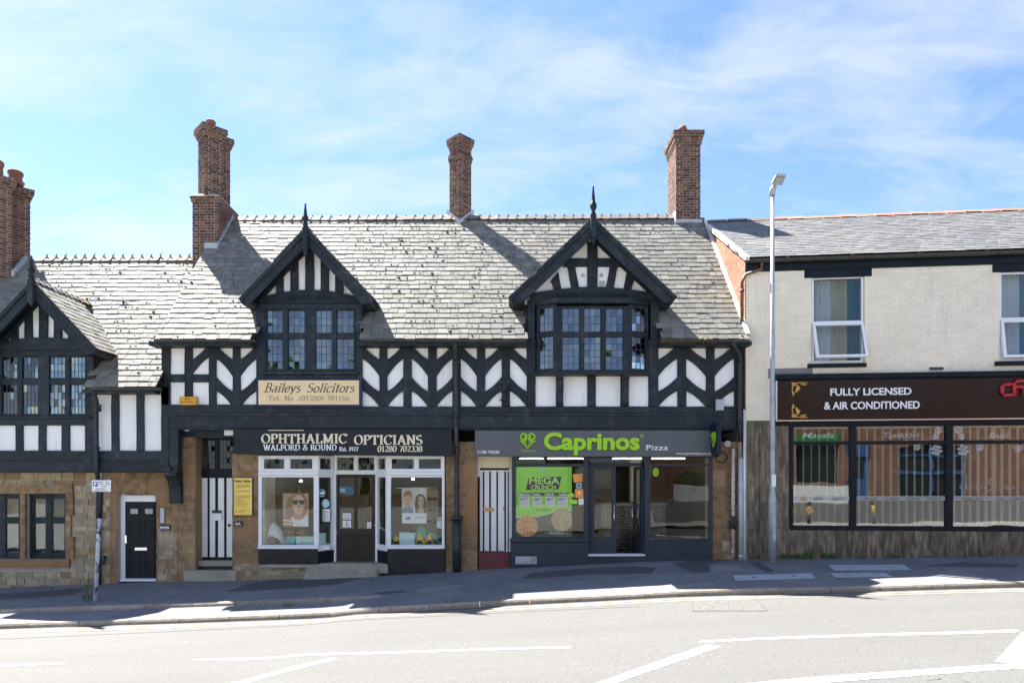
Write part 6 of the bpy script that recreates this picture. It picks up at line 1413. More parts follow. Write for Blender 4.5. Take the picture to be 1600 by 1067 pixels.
sc = MB(); sc.tube([(PX(146), -.12, PZ(637.5)), (PX(160), -.12, PZ(637.5))], .03, 6); sc.tube([(PX(160), -.12, PZ(633)), (PX(162.5), -.12, PZ(635)), (PX(161), -.12, PZ(637.5)), (PX(162.5), -.12, PZ(641)), (PX(160), -.12, PZ(643.5))], .025, 6); sc.build('scroll_clamp', M['iron'], left)
sc = MB(); sc.tube([(PX(158, .2), .2, PZ(872, .2)), (PX(165, .2), .2, PZ(870, .2))], .045, 6); sc.tube([(PX(162, .2), .2, PZ(868, .2)), (PX(162, .2), .2, PZ(882, .2))], .04, 6); sc.build('scroll_clamp', M['iron'], left)
# left building's dormer
dC = dormer(left, XC, 6.70, 1.49, 5.12, 1.2, -.42, lz, inv_main(lz, 5.13) + .1, 3.9, .38, 'dormer with a close-studded gable over eight leaded lights')
finial(dC, XC + .02, -.47, PZ(437, -.42), PZ(400, -.42), PZ(479, -.42), PZ(470, -.42), .13)
gp = MB(); gp.prism([(XC - 1.25, 5.0), (XC + 1.25, 5.0), (XC + .02, 6.42), (XC - .02, 6.42)], .04, .1); gp.build('gable_panel', M['plaster'], dC)
for x0, x1 in ((17, 28), (38.5, 50), (61, 74), (84.5, 96), (106.5, 117)):
    X_ = max(abs(PX(x0) - XC), abs(PX(x1) - XC)); zt = 6.70 - X_ * 1.06 - .14
    MB().prism(wobble([(PX(x0), PZ(533)), (PX(x1), PZ(533)), (PX(x1), zt), (PX(x0), zt)], .2, .004), -.02, .06, .006).build('stud', M['timber'], dC)
for s in (-1, 1): MB().prism([(XC, 6.52), (XC + s * 1.32, 5.1), (XC + s * 1.22, 5.1), (XC, 6.39)], -.012, .06, .006).build('rafter', M['timber'], dC)
arch = [(-20, 547), (147, 547), (147, 535)] + [(147 - 160 * i / 10, 535 - 8 * math.sin(math.pi * i / 10)) for i in range(1, 10)] + [(-14, 535)]
ppoly('carved_beam', dC, 'timber', arch, -.06, .14, .006)
timber('window_head', dC, -20, 147, 547.3, 555, -.03, .16)
casement(dC, px_lights([(-40, -10), (3, 27), (35, 59.5), (77, 102), (109.5, 133)], 0), [(PZ(591), PZ(557.5)), (PZ(647), PZ(600.5))], (PX(-45), PX(138), PZ(650), PZ(555.2)), -.015, .12, 'timber', 4, (3, 4), tilt=.028)
MB().box(PX(-20, -.05), PX(140, -.05), -.05, .1, PZ(653.5), PZ(650.2), .008).build('window_sill', M['timber'], dC); MB().box(PX(138.2), PX(147), -.03, .1, PZ(600), PZ(555.2), .006).build('window_jamb', M['timber'], dC)
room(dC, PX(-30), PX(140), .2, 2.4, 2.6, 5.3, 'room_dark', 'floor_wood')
curtain(dC, PX(2), PX(22), PZ(652), PZ(553), .25, 'curtain', 3, .012)
# stone ground floor
YL = .32
wins = [(-60, 33, 771, 873), (42, 104, 771, 873)]; door = (184, 244, 765, 925)
holes = [(PX(a, YL), PX(b, YL), PZ(d, YL), PZ(c, YL)) for a, b, c, d in wins + [door]]
dress = [(PX(-60, YL), PX(116, YL), PZ(888, YL), PZ(756, YL))]
P = Pieces(); field(P, (0, YL, 0), (1, 0, 0), (0, -1, 0), PX(-330, YL), PX(172, YL), -.9, PZ(737.5, YL), (.09, .17), (.16, .42), holes=holes + dress, gap=.014, depth=.14, jit=.012); P.build(left, 'rubble_stone', M['stone_pale'], 200)
P = Pieces(); field(P, (0, YL, 0), (1, 0, 0), (0, -1, 0), PX(172.5, YL), PX(281, YL), -.6, PZ(737.5, YL), (.26, .4), (.35, .6), holes=holes + [(PX(246, YL), PX(277, YL), -.6, PZ(822, YL))], gap=.007, depth=.14, jit=.005)
for x0, x1, y0, y1 in ((-60, 115, 757, 771), (-60, 110, 873, 886), (33.3, 41.7, 771.2, 872.8), (104.3, 116, 771.2, 805), (104.3, 112, 805.2, 838), (104.3, 117, 838.2, 872.8)):
    P.add(Vector(((PX(x0, YL) + PX(x1, YL)) / 2, YL + .05, (PZ(y0, YL) + PZ(y1, YL)) / 2)), (Vector((1, 0, 0)), Vector((0, 1, 0)), Vector((0, 0, 1))), (PX(x1, YL) - PX(x0, YL) - .006, .2, PZ(y0, YL) - PZ(y1, YL) - .006), 9)
P.build(left, 'stone_block', M['stone'], 120)
P = Pieces(); field(P, (0, YL, 0), (1, 0, 0), (0, -1, 0), PX(246.3, YL), PX(277, YL), -.6, PZ(822.3, YL), (.08, .16), (.12, .3), gap=.012, depth=.14, jit=.012); P.build(left, 'rubble_stone', M['stone_pale'], 60)
bk = MB(); prev = PX(-60, YL)
for a, b, c, d in [(PX(-60, YL), PX(33, YL), 771, 873), (PX(42, YL), PX(104, YL), 771, 873), (PX(184, YL), PX(244, YL), 765, 925)]:
    if a > prev: bk.box(prev, a, YL + .02, YL + .4, -.8, PZ(737.3, YL))
    bk.box(a + .001, b - .001, YL + .02, YL + .4, PZ(c, YL), PZ(737.3, YL)); bk.box(a + .001, b - .001, YL + .02, YL + .4, -.8, PZ(d, YL)); prev = b
bk.box(prev, PX(281, YL), YL + .02, YL + .4, -.8, PZ(737.3, YL)); bk.build('wall_core', M['mortar'], left)
YW = YL + .1
for a, b in (((-24, 31), ((-22, -6), (8, 30))), ((44, 103), ((50, 72), (80.5, 101.5)))):
    casement(left, px_lights(b, YW), [(PZ(809, YW), PZ(777.5, YW)), (PZ(865, YW), PZ(816.5, YW))], (PX(a[0], YW), PX(a[1], YW), PZ(871.5, YW), PZ(771.5, YW)), YW, .08, 'timber', 1, (1, 1), pane='pane_clear', lead=False, sash=.02, tilt=.006)
MB().box(PX(-60, .7), PX(110, .7), .66, .68, PZ(875, .7), PZ(770, .7)).build('window_blind', M['blind_grey'], left)
YK = YL + .12
for a in ((185.5, 195, 766.5, 905), (195.2, 243, 766.5, 771.5), (195.2, 243, 773.2, 783.5)): pbox('door_frame', left, 'pvc', *a, YK, .1, .006)
bd = pbox('front_door', left, 'black_gloss', 195.2, 243, 783.7, 904, YK + .03, .06, .003, label='black panelled front door in a white frame')
for a in ((203.5, 215.5, 794.5, 802.5), (226.5, 238.5, 794.5, 802.5)): pbox('glazed_light', bd, 'cover', *a, YK + .022, .007, .002)
for a in ((201.5, 217, 811, 843), (225, 240.5, 811, 843), (201.5, 217, 856, 898), (225, 240.5, 856, 898), (201.5, 217, 789, 806), (225, 240.5, 789, 806)):
    f = MB(); Yf = YK + .02
    for q in ((a[0], a[0] + 1.4, a[2], a[3]), (a[1] - 1.4, a[1], a[2], a[3]), (a[0] + 1.5, a[1] - 1.5, a[2], a[2] + 1.4), (a[0] + 1.5, a[1] - 1.5, a[3] - 1.4, a[3])): f.box(PX(q[0], Yf), PX(q[1], Yf), Yf, Yf + .012, PZ(q[3], Yf), PZ(q[2], Yf))
    f.build('panel_moulding', M['black_gloss'], bd)
pbox('letter_plate', bd, 'chrome', 210.5, 229.5, 855, 859.5, YK + .018, .012, .003); pbox('door_handle', bd, 'chrome', 194.8, 197.8, 836, 849, YK + .0, .03, .003)
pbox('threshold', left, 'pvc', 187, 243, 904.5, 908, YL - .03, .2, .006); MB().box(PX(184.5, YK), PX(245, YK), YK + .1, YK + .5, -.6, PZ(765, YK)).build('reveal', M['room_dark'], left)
pbox('entry_panel', left, 'steel', 250, 256.2, 793, 817, YL - .04, .04, .005); t = pbox('name_plate', None, 'ink', 249.5, 265.5, 819, 828.5, YL - .035, .03, .004, label='small dark name plate with a white strip beside the black front door', cat='plate')
printed(t, [([(250, 822.4), (264, 822.4), (264, 826), (250, 826)], 'print_white')], YL - .036); marks(PX(251, YL), PX(263, YL), PZ(825.4, YL), YL - .042, H(2.2, YL), 'ink_soft', t, 2)
lsw = MB(); lsw.box(-17, -16.9, .2, 6.5, -.9, 4.3); lsw.box(-17, -8.2, 6.4, 6.5, -.9, 4.3); lsw.box(-16.9, PX(-61, .3), .36, .5, -.9, 4.3); lsw.build('outer_wall', M['mortar'], left)
# ------------------------------------------------------------------ the cream restaurant building on the right, its front turned a little towards the street
TH = R(5.6); CT, ST = math.cos(TH), math.sin(TH); X0 = PX(1165)
RBM = Matrix.Translation((X0, 0, 0)) @ Matrix.Rotation(-TH, 4, 'Z')
R3 = RBM.to_3x3(); UD, WD = R3 @ Vector((1, 0, 0)), R3 @ Vector((0, 1, 0))
def U(x, w=0.0):
    k = (x - CX) / F; return (k * (D0 + w * CT) - X0 - w * ST) / (CT + k * ST)
def ZU(y, u, w=0.0): return CAMZ + (CY - y) / F * (D0 - u * ST + w * CT)
rest = thing('restaurant_building', 'cream painted brick building with a restaurant at street level on the right', 'building', tuple(RBM @ Vector((3.5, 0, .2))))
def rbox(name, m, x0, x1, y0, y1, w, d, b=.005, parent=None, **kw):
    u0, u1 = U(x0, w), U(x1, w); um = (u0 + u1) / 2; mb = MB(RBM); mb.box(u0, u1, w, w + d, ZU(y1, um, w), ZU(y0, um, w), b); return mb.build(name, M[m], parent if parent is not None else rest, **kw)
def rz(name, m, x0, x1, z0, z1, w, d, b=.005, parent=None, **kw):
    mb = MB(RBM); mb.box(U(x0, w), U(x1, w), w, w + d, z0, z1, b); return mb.build(name, M[m], parent if parent is not None else rest, **kw)
EAV = CAMZ + (CY - 409) / F * D0        # gutter height
UE = 9.5
win1, win2 = (U(1268), U(1351), ZU(569, U(1310)), ZU(431, U(1310))), (U(1562), U(1660), ZU(565, U(1600)), ZU(423, U(1600)))
ZS = ZU(657, .5)    # top of the cladding
ZSG = ZU(583, U(1400))
P = Pieces()
field(P, RBM.translation, UD, -WD, 0.0, 8.2, ZS, EAV - .12, (.0745, .0755), (.222, .228), holes=[win1, win2, (U(1211), 9, 0, ZSG - .06)], gap=.011, depth=.1, jit=.0025, half=True)
P.build(rest, 'brick', M['brick_cream'], 300, rest='brick_courses')
bk = MB(RBM)
def wallparts(mb, w0, w1, u0, u1, z0, z1, hs):
    us = sorted({u0, u1} | {h[0] for h in hs} | {h[1] for h in hs}); us = [u for u in us if u0 <= u <= u1]
    for a, b in zip(us, us[1:]):
        iv = [(z0, z1)]
        for h in hs:
            if h[0] < (a + b) / 2 < h[1]:
                nx = []
                for p, q in iv:
                    if h[3] <= p or h[2] >= q: nx.append((p, q)); continue
                    if h[2] > p: nx.append((p, h[2]))
                    if h[3] < q: nx.append((h[3], q))
                iv = nx
        for p, q in iv: mb.box(a, b, w0, w1, p, q)
shop = (U(1232), U(1666), ZU(829, U(1400)), ZU(663, U(1400)))
wallparts(bk, .006, .28, 0, UE, -.1, EAV - .1, [win1, win2, shop]); bk.build('wall_core', mat('cream_painted_joint', (.82, .75, .62), (.75, .68, .55), 6, rough=.9), rest)
# windows upstairs: fixed light over a top-hung sash standing open
def upstairs(x0, x1, yt, yb, ym, ys0, ys1, openb, cur):
    u0, u1 = U(x0), U(x1); um = (u0 + u1) / 2; zt, zb, zm = ZU(yt, um), ZU(yb, um), ZU(ym, um)
    f = .045; mb = MB(RBM)
    for q in ((u0, u0 + f, zb, zt), (u1 - f, u1, zb, zt), (u0 + f + .001, u1 - f - .001, zt - f, zt), (u0 + f + .001, u1 - f - .001, zb, zb + f + .03), (u0 + f + .001, u1 - f - .001, zm - .03, zm + .03)): mb.box(q[0], q[1], .03, .1, q[2], q[3])
    wn_ = mb.build('window', M['pvc'], rest)
    MB(RBM).box(u0 + f, u1 - f, .06, .064, zm + .03, zt - f).build('pane', M['pane_clear'], wn_)
    h = (zm - .03) - (zb + .06); a = math.asin(min(.6, openb / h))
    xs_ = RBM @ Matrix.Translation((0, .02, zm - .03)) @ Matrix.Rotation(-a, 4, 'X')
    sb = MB(xs_); s0, s1 = u0 + .01, u1 - .01
    for q in ((s0, s0 + .06, -h, 0), (s1 - .06, s1, -h, 0), (s0 + .061, s1 - .061, -.06, 0), (s0 + .061, s1 - .061, -h, -h + .06)): sb.box(q[0], q[1], -.03, .03, q[2], q[3])
    so = sb.build('open_sash', M['pvc'], wn_)
    MB(xs_).box(s0 + .06, s1 - .06, -.003, .003, -h + .06, -.06).build('pane', M['pane_clear'], wn_)
    for q, mm, (c0, c1) in ((0, cur[0], (0, .45)), (1, cur[1], (.45, .78)), (2, cur[2], (.8, 1))):
        cb_ = MB(RBM); n = 24; uu = [u0 + (u1 - u0) * (c0 + (c1 - c0) * i / n) for i in range(n + 1)]
        for i in range(n):
            wa, wb = .3 + .03 * math.sin(i * 1.2), .3 + .03 * math.sin((i + 1) * 1.2); cb_.face([(uu[i], wa, zb), (uu[i + 1], wb, zb), (uu[i + 1], wb, zt), (uu[i], wa, zt)])
        cb_.build('curtain', M[mm], wn_)
    rm_ = MB(RBM); rm_.box(u0 - .4, u1 + .4, .5, .52, zb - .2, zt + .2); rm_.build('inner_wall', M['room_dark'], wn_)
    return wn_
upstairs(1269, 1350, 432, 568, 503, 507, 553, .26, ('curtain', 'curtain_cream', 'curtain_teal')); upstairs(1563, 1659, 424, 564, 497, 498, 557, .12, ('curtain', 'curtain_teal', 'curtain'))
rbox('window_sill', 'black_gloss', 1263, 1354.5, 567.5, 573.5, -.07, .12); rbox('window_sill', 'black_gloss', 1557, 1665, 563.5, 570, -.07, .12)
rbox('lintel', 'black_gloss', 1257, 1362.5, 419, 433, -.012, .05); rbox('lintel', 'black_gloss', 1551, 1670, 408.5, 424, -.012, .05)
rz('fascia_board', 'black_gloss', 1165.5, 1700, EAV - .25, EAV - .03, -.035, .06); gutter(rest, RBM @ Vector((-.03, -.12, EAV)), RBM @ Vector((UE, -.12, EAV)), .075, 'gutter')
for k in range(5): p = RBM @ Vector((.9 + k * 1.45, -.12, EAV)); MB().tube([p - UD * .04, p + UD * .04], .083, 10).build('gutter_union', M['gutter'], rest)
rbox('patch', 'patch_light', 1200, 1270, 575, 591, -.006, .03); rbox('air_vent', 'ink', 1453, 1474.5, 573.5, 577.5, -.03, .03)
# roof
RL, RRr = Vector((X0 - .03, 3.0, 0)), Vector((13.91, 2.18, 0)); RZH = CAMZ + (CY - 348) / F * 18.5
e0, e1 = RBM @ Vector((-.03, -.16, 0)), RBM @ Vector((UE, -.16, 0)); rz0 = EAV + .04
q = [Vector((e0.x, e0.y, rz0)), Vector((e1.x, e1.y, rz0)), Vector((RRr.x + 1.2, RRr.y - .12, RZH)), Vector((RL.x, RL.y, RZH))]
dk = MB(); dk.face([p - Vector((0, 0, .03)) for p in q]); dk.face([q[3] - Vector((0, 0, .03)), q[2] - Vector((0, 0, .03)), q[2] + Vector((0, 4, -2.5)), q[3] + Vector((0, 4, -2.5))]); rroof = dk.build('roof', M['room_dark'], rest)
ue = (q[1] - q[0]).normalized(); nv = (q[1] - q[0]).cross(q[3] - q[0]).normalized(); ve = nv.cross(ue).normalized()
Lr = (q[3] - q[0]).dot(ve); Lr2 = (q[2] - q[0]).dot(ve)
base = q[0] + ue * ((q[3] - q[0]).dot(ue)) * 1.0
def keep_r(c):
    d = c - q[0]; a, b = d.dot(ue), d.dot(ve); lo = (q[3] - q[0]).dot(ue) * b / Lr
    return a > lo - .02 and b < Lr + (Lr2 - Lr) * a / 9.5 + .02
slates(rroof, M['slate_right'], q[0] + ue * min(0, (q[3] - q[0]).dot(ue)), ue, ve, 9.6 + abs((q[3] - q[0]).dot(ue)), max(Lr, Lr2), keep_r, gauge=.155, wid=(.22, .27), limit=300, thick=.009, jig=.5)
ridge_tiles(rroof, 'ridge_red', tuple(q[3] + ue * 1.75 + Vector((0, 0, .02))), tuple(q[2] + Vector((0, 0, .02))), step=.45, hw=.13, slope=36, collar=False); ridge_tiles(rroof, 'ridge', tuple(q[3] + Vector((0, 0, .02))), tuple(q[3] + ue * 1.74 + Vector((0, 0, .02))), step=.45, hw=.13, slope=36, collar=False)
# orange brick side wall rising over the neighbour's roof
gz = lambda Y: rz0 - .06 + (RZH - rz0) * (Y + .16) / 3.16
P = Pieces(); field(P, (X0 - .012, 0, 0), (0, -1, 0), (-1, 0, 0), -3.05, .0, 4.6, RZH, (.0745, .0755), (.222, .228), gap=.009, depth=.1, half=True, lim=lambda z: (-3.02, min(0.0, -max(-.0, (z + .06 - rz0 + .06) / (RZH - rz0) * 3.16 - .16))))
P.build(rest, 'gable_brick', M['brick_orange'], 0, rest='gable_brick_courses')
gw = MB(); pts = [(0.0, 0), (3.0, 0), (3.0, RZH - .08), (0.0, rz0 - .06)]
a = gw.vs([(X0 + .0, p[0], p[1]) for p in pts]); b = gw.vs([(X0 + .2, p[0] , p[1]) for p in pts]); gw.f += [(a, a + 3, a + 2, a + 1), (b, b + 1, b + 2, b + 3)]; gw.build('gable_core', M['mortar'], rest)
fl = MB(); fl.bar((X0 - .065, -.32, mz(-.32) + .05), (X0 - .06, 3.0, mz(3.0) + .04), .09, .09)
fl.build('mortar_fillet', M['mortar_white'], rest)
vg = MB(); vg.bar((X0 - .045, -.24, rz0 - .045), (X0 - .045, 3.02, RZH - .015), .10, .09); vg.build('verge_board', M['mortar_white'], rest)
M['brown_pipe'] = mat('rust_brown_pipe', (.10, .05, .035), (.18, .09, .06), 10, rough=.6)
pipe(rest, [RBM @ Vector((.35, -.12, EAV - .05)), RBM @ Vector((.33, -.1, EAV - .22)), RBM @ Vector((-.02, -.06, EAV - .32)), Vector((X0 - .1, -.04, EAV - .5)), Vector((X0 - .1, -.04, 5.55))], .04, 'brown_pipe', 'downpipe', [EAV - .7], 1.3)
# restaurant sign
tS = thing('restaurant_sign', 'glossy brown restaurant board reading FULLY LICENSED & AIR CONDITIONED', 'sign', tuple(RBM @ Vector((3.5, -.08, 3.4))))
wS = -.12; zs0, zs1 = ZU(657.5, U(1400)), ZU(584, U(1400))
rz('board', 'sign_brown', 1213, 1720, zs0 + .02, zs1 - .1, wS, .11, .004, tS); rz('canopy_box', 'black_gloss', 1212, 1720, zs1 - .13, zs1, wS - .1, .2, .02, tS)
rz('bottom_trim', 'chrome', 1213, 1720, zs0 + .0, zs0 + .035, wS - .012, .03, .004, tS); rz('end_trim', 'chrome', 1212.3, 1214.8, zs0 + .036, zs1 - .135, wS - .012, .03, .003, tS)
RS = RBM @ Matrix(((1, 0, 0, 0), (0, 0, -1, 0), (0, 1, 0, 0), (0, 0, 0, 1)))
def rtext(text, x0, x1, yb, cap, m, w, parent, bold=.006, ex=.002, shear=0.0, name='lettering'):
    u0, u1 = U(x0, w), U(x1, w); um = (u0 + u1) / 2
    return sans(text, cap / F * (D0 - um * ST) * 1.39, m, parent, RBM @ Matrix(((1, 0, 0, u0), (0, 0, -1, w - .006), (0, 1, 0, ZU(yb, um, w)), (0, 0, 0, 1))), extrude=ex, width=u1 - u0, bold=bold, shear=shear, name=name)
rtext('FULLY LICENSED', 1297, 1424, 617, 11, 'letter_white', wS, tS); rtext('& AIR CONDITIONED', 1287.5, 1437, 638.6, 11.5, 'letter_white', wS, tS)
def rpoly(pts, w, m, parent, name='ornament', off=.004):
    mb = MB(RBM); q = [(U(p[0], w), ZU(p[1], U(p[0], w), w)) for p in pts]
    a = sum(q[i][0] * q[(i + 1) % len(q)][1] - q[(i + 1) % len(q)][0] * q[i][1] for i in range(len(q)))
    if a < 0: q = q[::-1]
    mb.face([(p[0], w - off, p[1]) for p in q]); return mb.build(name, M[m], parent)
def rtube(pts, w, r, m, parent, name='ornament', seg=6): return MB(RBM).tube([(U(p[0], w), w, ZU(p[1], U(p[0], w), w)) for p in pts], r, seg).build(name, M[m], parent)
for yo, sg in ((597.5, 1), (652, -1)):   # gold scrolls in the two left corners
    for pts in ([(1237, yo), (1245, yo + 1 * sg), (1252, yo - .2 * sg), (1262, yo + .5 * sg)], [(1237.5, yo), (1238.5, yo + 8 * sg), (1237.5, yo + 14 * sg), (1239.5, yo + 21 * sg)], [(1240, yo + 3 * sg), (1247, yo + 5 * sg), (1250, yo + 10 * sg), (1246, yo + 14 * sg), (1243, yo + 10 * sg)], [(1250, yo + 3 * sg), (1256, yo + 2 * sg), (1260, yo + 4 * sg)]): rtube(pts, wS - .004, .012, 'gold', tS)
    for cx, cy, rx, ry in ((1241, 3, 3.4, 2.6), (1247, 9, 3, 3.6), (1239.5, 17, 1.8, 3), (1256, 3, 2.6, 1.6), (1244, 14, 1.4, 1.8)): rpoly(ell(cx, yo + cy * sg, rx, ry, 10), wS, 'gold', tS)
for m, w_, r, dx in (('ink', wS - .01, .052, -.5), ('red', wS - .035, .040, 0)): # cut-out red letters running out of the frame
    rtube([(1584 + dx, 600), (1569 + dx, 600.5), (1565.5 + dx, 604), (1565.5 + dx, 613), (1569 + dx, 617), (1584 + dx, 617)], w_, r, m, tS, 'red_letter', 8)
    rtube([(1585 + dx, 619), (1585 + dx, 601), (1588 + dx, 595), (1600 + dx, 594.5)], w_, r, m, tS, 'red_letter', 8); rtube([(1586 + dx, 604), (1597 + dx, 604), (1600 + dx, 607), (1600 + dx, 618)], w_, r, m, tS, 'red_letter', 8)
# shopfront
rz('shop_head', 'black_gloss', 1211.5, 1720, ZU(664, U(1400)), zs0 - .002, -.05, .2)
zb, zt_ = ZU(829, U(1400)), ZU(664, U(1400)) - .001; ztr0, ztr1 = ZU(694, U(1400)), ZU(688.5, U(1400)); zg0 = ZU(821.5, U(1400)); zg1 = ZU(665.5, U(1400))
for x0, x1 in ((1232, 1239.5), (1328.5, 1338.5), (1478.5, 1489.5), (1655, 1666)): rz('shop_mullion', 'black_gloss', x0, x1, zb, zt_, -.02, .12)
xsG = [(1239.5, 1328.5), (1338.5, 1478.5), (1489.5, 1655)]
for x0, x1 in xsG:
    mb = MB(RBM); a, b = U(x0, -.01) + .002, U(x1, -.01) - .002
    for z0, z1 in ((zb, zg0), (ztr0, ztr1), (zg1, zt_)): mb.box(a, b, -.01, .09, z0, z1); mb.build('shop_rail', M['black_gloss'], rest); mb = MB(RBM)
    MB(RBM).box(a, b, .03, .034, zg0, ztr0).build('pane', M['glass_rest'], rest); MB(RBM).box(a, b, .03, .034, ztr1, zg1).build('pane', M['glass_rest'], rest)
rr = MB(RBM)
for f in ([(.6, 3.4, -.0), (8.9, 3.4, 0), (8.9, 3.4, 3.6), (.6, 3.4, 3.6)], [(.6, .3, 0), (.6, 3.4, 0), (.6, 3.4, 3.6), (.6, .3, 3.6)], [(8.9, 3.4, 0), (8.9, .3, 0), (8.9, .3, 3.6), (8.9, 3.4, 3.6)], [(.6, .3, 3.6), (.6, 3.4, 3.6), (8.9, 3.4, 3.6), (8.9, .3, 3.6)], [(.6, .3, .35), (8.9, .3, .35), (8.9, 3.4, .35), (.6, 3.4, .35)]): rr.face(f)
rr.build('inner_room', M['room_dark'], rest)
mat_b = bpy.data.meshes.new('blind_slat'); sb = MB(); sb.box(-.044, .044, -.0015, .0015, 0, zg1 - zg0 - .08); mat_b.from_pydata(sb.v, [], sb.f); mat_b.materials.append(M['blind'])
bl = thing('vertical_blinds', 'row of open white vertical blinds behind the restaurant windows', 'blinds', tuple(RBM @ Vector((4.5, .2, zg0))))
x = 1243.0
while x < 1650:
    u = U(x, .2); ang = R(78) - TH if x < 1335 else R(68) - TH; 
    if x > 1490: ang = R(60) - TH
    if 1548 < x < 1562: ang = R(6) - TH
    ob = bpy.data.objects.new('slat', mat_b); ob.location = RBM @ Vector((u, .2, zg0 + .04)) - org(bl); ob.rotation_euler = (0, 0, ang + math.atan2((x - CX), F) * -1 + random.uniform(-.05, .05)); link(ob, bl); x += 12.4
rz('head_rail', 'pvc', 1241, 1650, zg1 - .04, zg1 + .01, .17, .06, .003, bl)
# etched vinyl on the glass
wv = .026; ev = thing('window_lettering', 'frosted lettering and flowers on the restaurant windows', 'lettering', tuple(RBM @ Vector((4, wv, 1.3))))
rtext('Masala', 1253, 1303, 684, 9, 'frost', wv, ev, .002, 0, .25); rtext('Tandoori', 1380, 1436, 684, 9, 'frost', wv, ev, .002, 0, .25); rtext('Balti', 1545, 1576, 684, 9, 'frost', wv, ev, .002, 0, .25)
for x0, x1 in xsG: rpoly([(x0 + .3, 774.5), (x1 - .3, 774.5), (x1 - .3, 782), (x0 + .3, 782)], wv, 'frost_light', ev, 'frosted_band', 0)
for tx, a, b in (('Balti', 1273, 1287), ('Korma', 1300, 1318), ('Madras', 1349, 1370), ('Vindaloo', 1381, 1406), ('Pasanda', 1415, 1438), ('Dhansak', 1448, 1472), ('Rogan Josh', 1503, 1537), ('Balti', 1558, 1571), ('Jalfrezi', 1578, 1600)): rtext(tx, a, b, 780.5, 4.2, 'ink_soft', wv - .004, ev, .001, 0, .2)
rtext('chilli', 1499, 1535, 764, 12, 'frost', wv, ev, -.004, 0); rtext('pepper', 1561, 1610, 764, 8.5, 'frost', wv, ev, -.003, 0); rtube(ell(1544, 761, 6, 6, 16) + [(1550, 761)], wv, .012, 'frost', ev); rtube([(1544, 754), (1547, 750), (1550, 748)], wv, .012, 'frost', ev)
def bloom(cx, cy, s):
    for k in range(6): a = k * 1.047 + .3; rpoly(ell(cx + s * .62 * math.cos(a), cy + s * .62 * math.sin(a), s * .4, s * .25, 9), wv, 'frost', ev, 'frosted_flower', .001 * (k % 3))
    rpoly(ell(cx, cy, s * .3, s * .3, 9), wv, 'frost', ev, 'frosted_flower', .004)
for cx, cy, s in ((1466, 672, 7), (1462, 682, 6), (1497, 672, 7), (1502, 682, 6), (1463, 703, 10), (1433, 698, 6.5), (1505, 703, 10), (1531, 699, 7), (1591, 700, 7)): bloom(cx, cy, s)
for pts in ([(1249, 815), (1250, 800), (1252, 782)], [(1250, 806), (1258, 796), (1262, 790)], [(1250, 810), (1244, 800), (1241, 796)]): rtube(pts, wv, .008, 'gold', ev)
for cx, cy, s in ((1256, 779, 5), (1265, 797, 6), (1242, 797, 4)):
    for k in range(6): a = k * 1.047; rpoly(ell(cx + s * .6 * math.cos(a), cy + s * .6 * math.sin(a), s * .42, s * .36, 8), wv, 'p_crust', ev, 'gold_flower', .001 * (k % 3))
# streaked stone cladding, in single slabs
P = Pieces(); zc = ZS; rows_ = [ZU(y, U(1200)) for y in (657, 698.5, 740.5, 782.5, 825)] + [-.1]
for z1, z0 in zip(rows_, rows_[1:]):
    us = [0.02, U(1186.5), U(1209), U(1232)]
    if z0 < zb - .2: us = [0.02] + [U(1186.5)] + [U(1186.5) + .345 * k for k in range(1, 24)]
    for a, b in zip(us, us[1:]):
        zz1 = min(z1, zb) if a > U(1230) else z1
        j = random.uniform(-.002, .002)
        P.add(RBM @ Vector(((a + b) / 2, -.012 + j, (zz1 + z0) / 2)), (UD, WD, Vector((0, 0, 1))), (b - a - .008, .03, zz1 - z0 - .008), 1)
for z1, z0 in zip([zt_] + rows_[1:4], rows_[1:4] + [zb]):
    for k in range(6):
        a = U(1666.5) + .345 * k; P.add(RBM @ Vector((a + .1725, -.012, (z1 + z0) / 2)), (UD, WD, Vector((0, 0, 1))), (.341, .03, z1 - z0 - .004), 1)
P.build(rest, 'cladding_slab', M['clad'], 300)
mb = MB(RBM); mb.box(U(1213), UE, -.14, .0, -.1, ZU(873.5, U(1300)) + .02, .02); mb.build('plinth_strip', M['patch_light'], rest)
gr = MB(); rnd = random.Random(4)
def tuft(mb, c, n, h, spread, rnd):
    for _ in range(n):
        a = rnd.uniform(0, 6.283); b = Vector(c) + Vector((rnd.uniform(-spread, spread), rnd.uniform(-spread, spread) * .5, 0)); l = h * rnd.uniform(.4, 1); w = Vector((math.cos(a + 1.57), math.sin(a + 1.57), 0)) * .008
        m_ = b + Vector((math.cos(a) * l * .25, math.sin(a) * l * .25, l * .7)); t_ = b + Vector((math.cos(a) * l * .6, math.sin(a) * l * .6, l))
        i = mb.vs([b - w, b + w, m_ + w * .7, m_ - w * .7, t_]); mb.f += [(i, i + 1, i + 2, i + 3), (i + 3, i + 2, i + 4)]
for x, n, h, sp in ((1222, 60, .12, .18), (1235, 70, .13, .2), (1250, 60, .16, .15), (1262, 26, .3, .1), (1292, 45, .16, .12), (1299, 40, .14, .1), (1345, 20, .09, .1), (1388, 26, .1, .12), (1392, 26, .1, .1), (1444, 20, .1, .1), (1500, 22, .12, .12), (1533, 30, .16, .1), (1570, 16, .08, .1)):
    p = RBM @ Vector((U(x), -.1, 0)); p.z = .02 + ZU(873, U(x)); tuft(gr, p, n, h, sp, rnd)
for x, y, n in ((452, 947, 18), (706, 941, 14), (1010, 929, 8), (310, 906, 40), (322, 905, 30), (296, 906, 12)):
    p = ground_at(x, y); tuft(gr, p, n, .09, .12, rnd)
gr.build('weeds', M['grass'], None, 'green weeds and grass sprouting along the foot of the walls and kerb', 'weeds', kind='stuff')

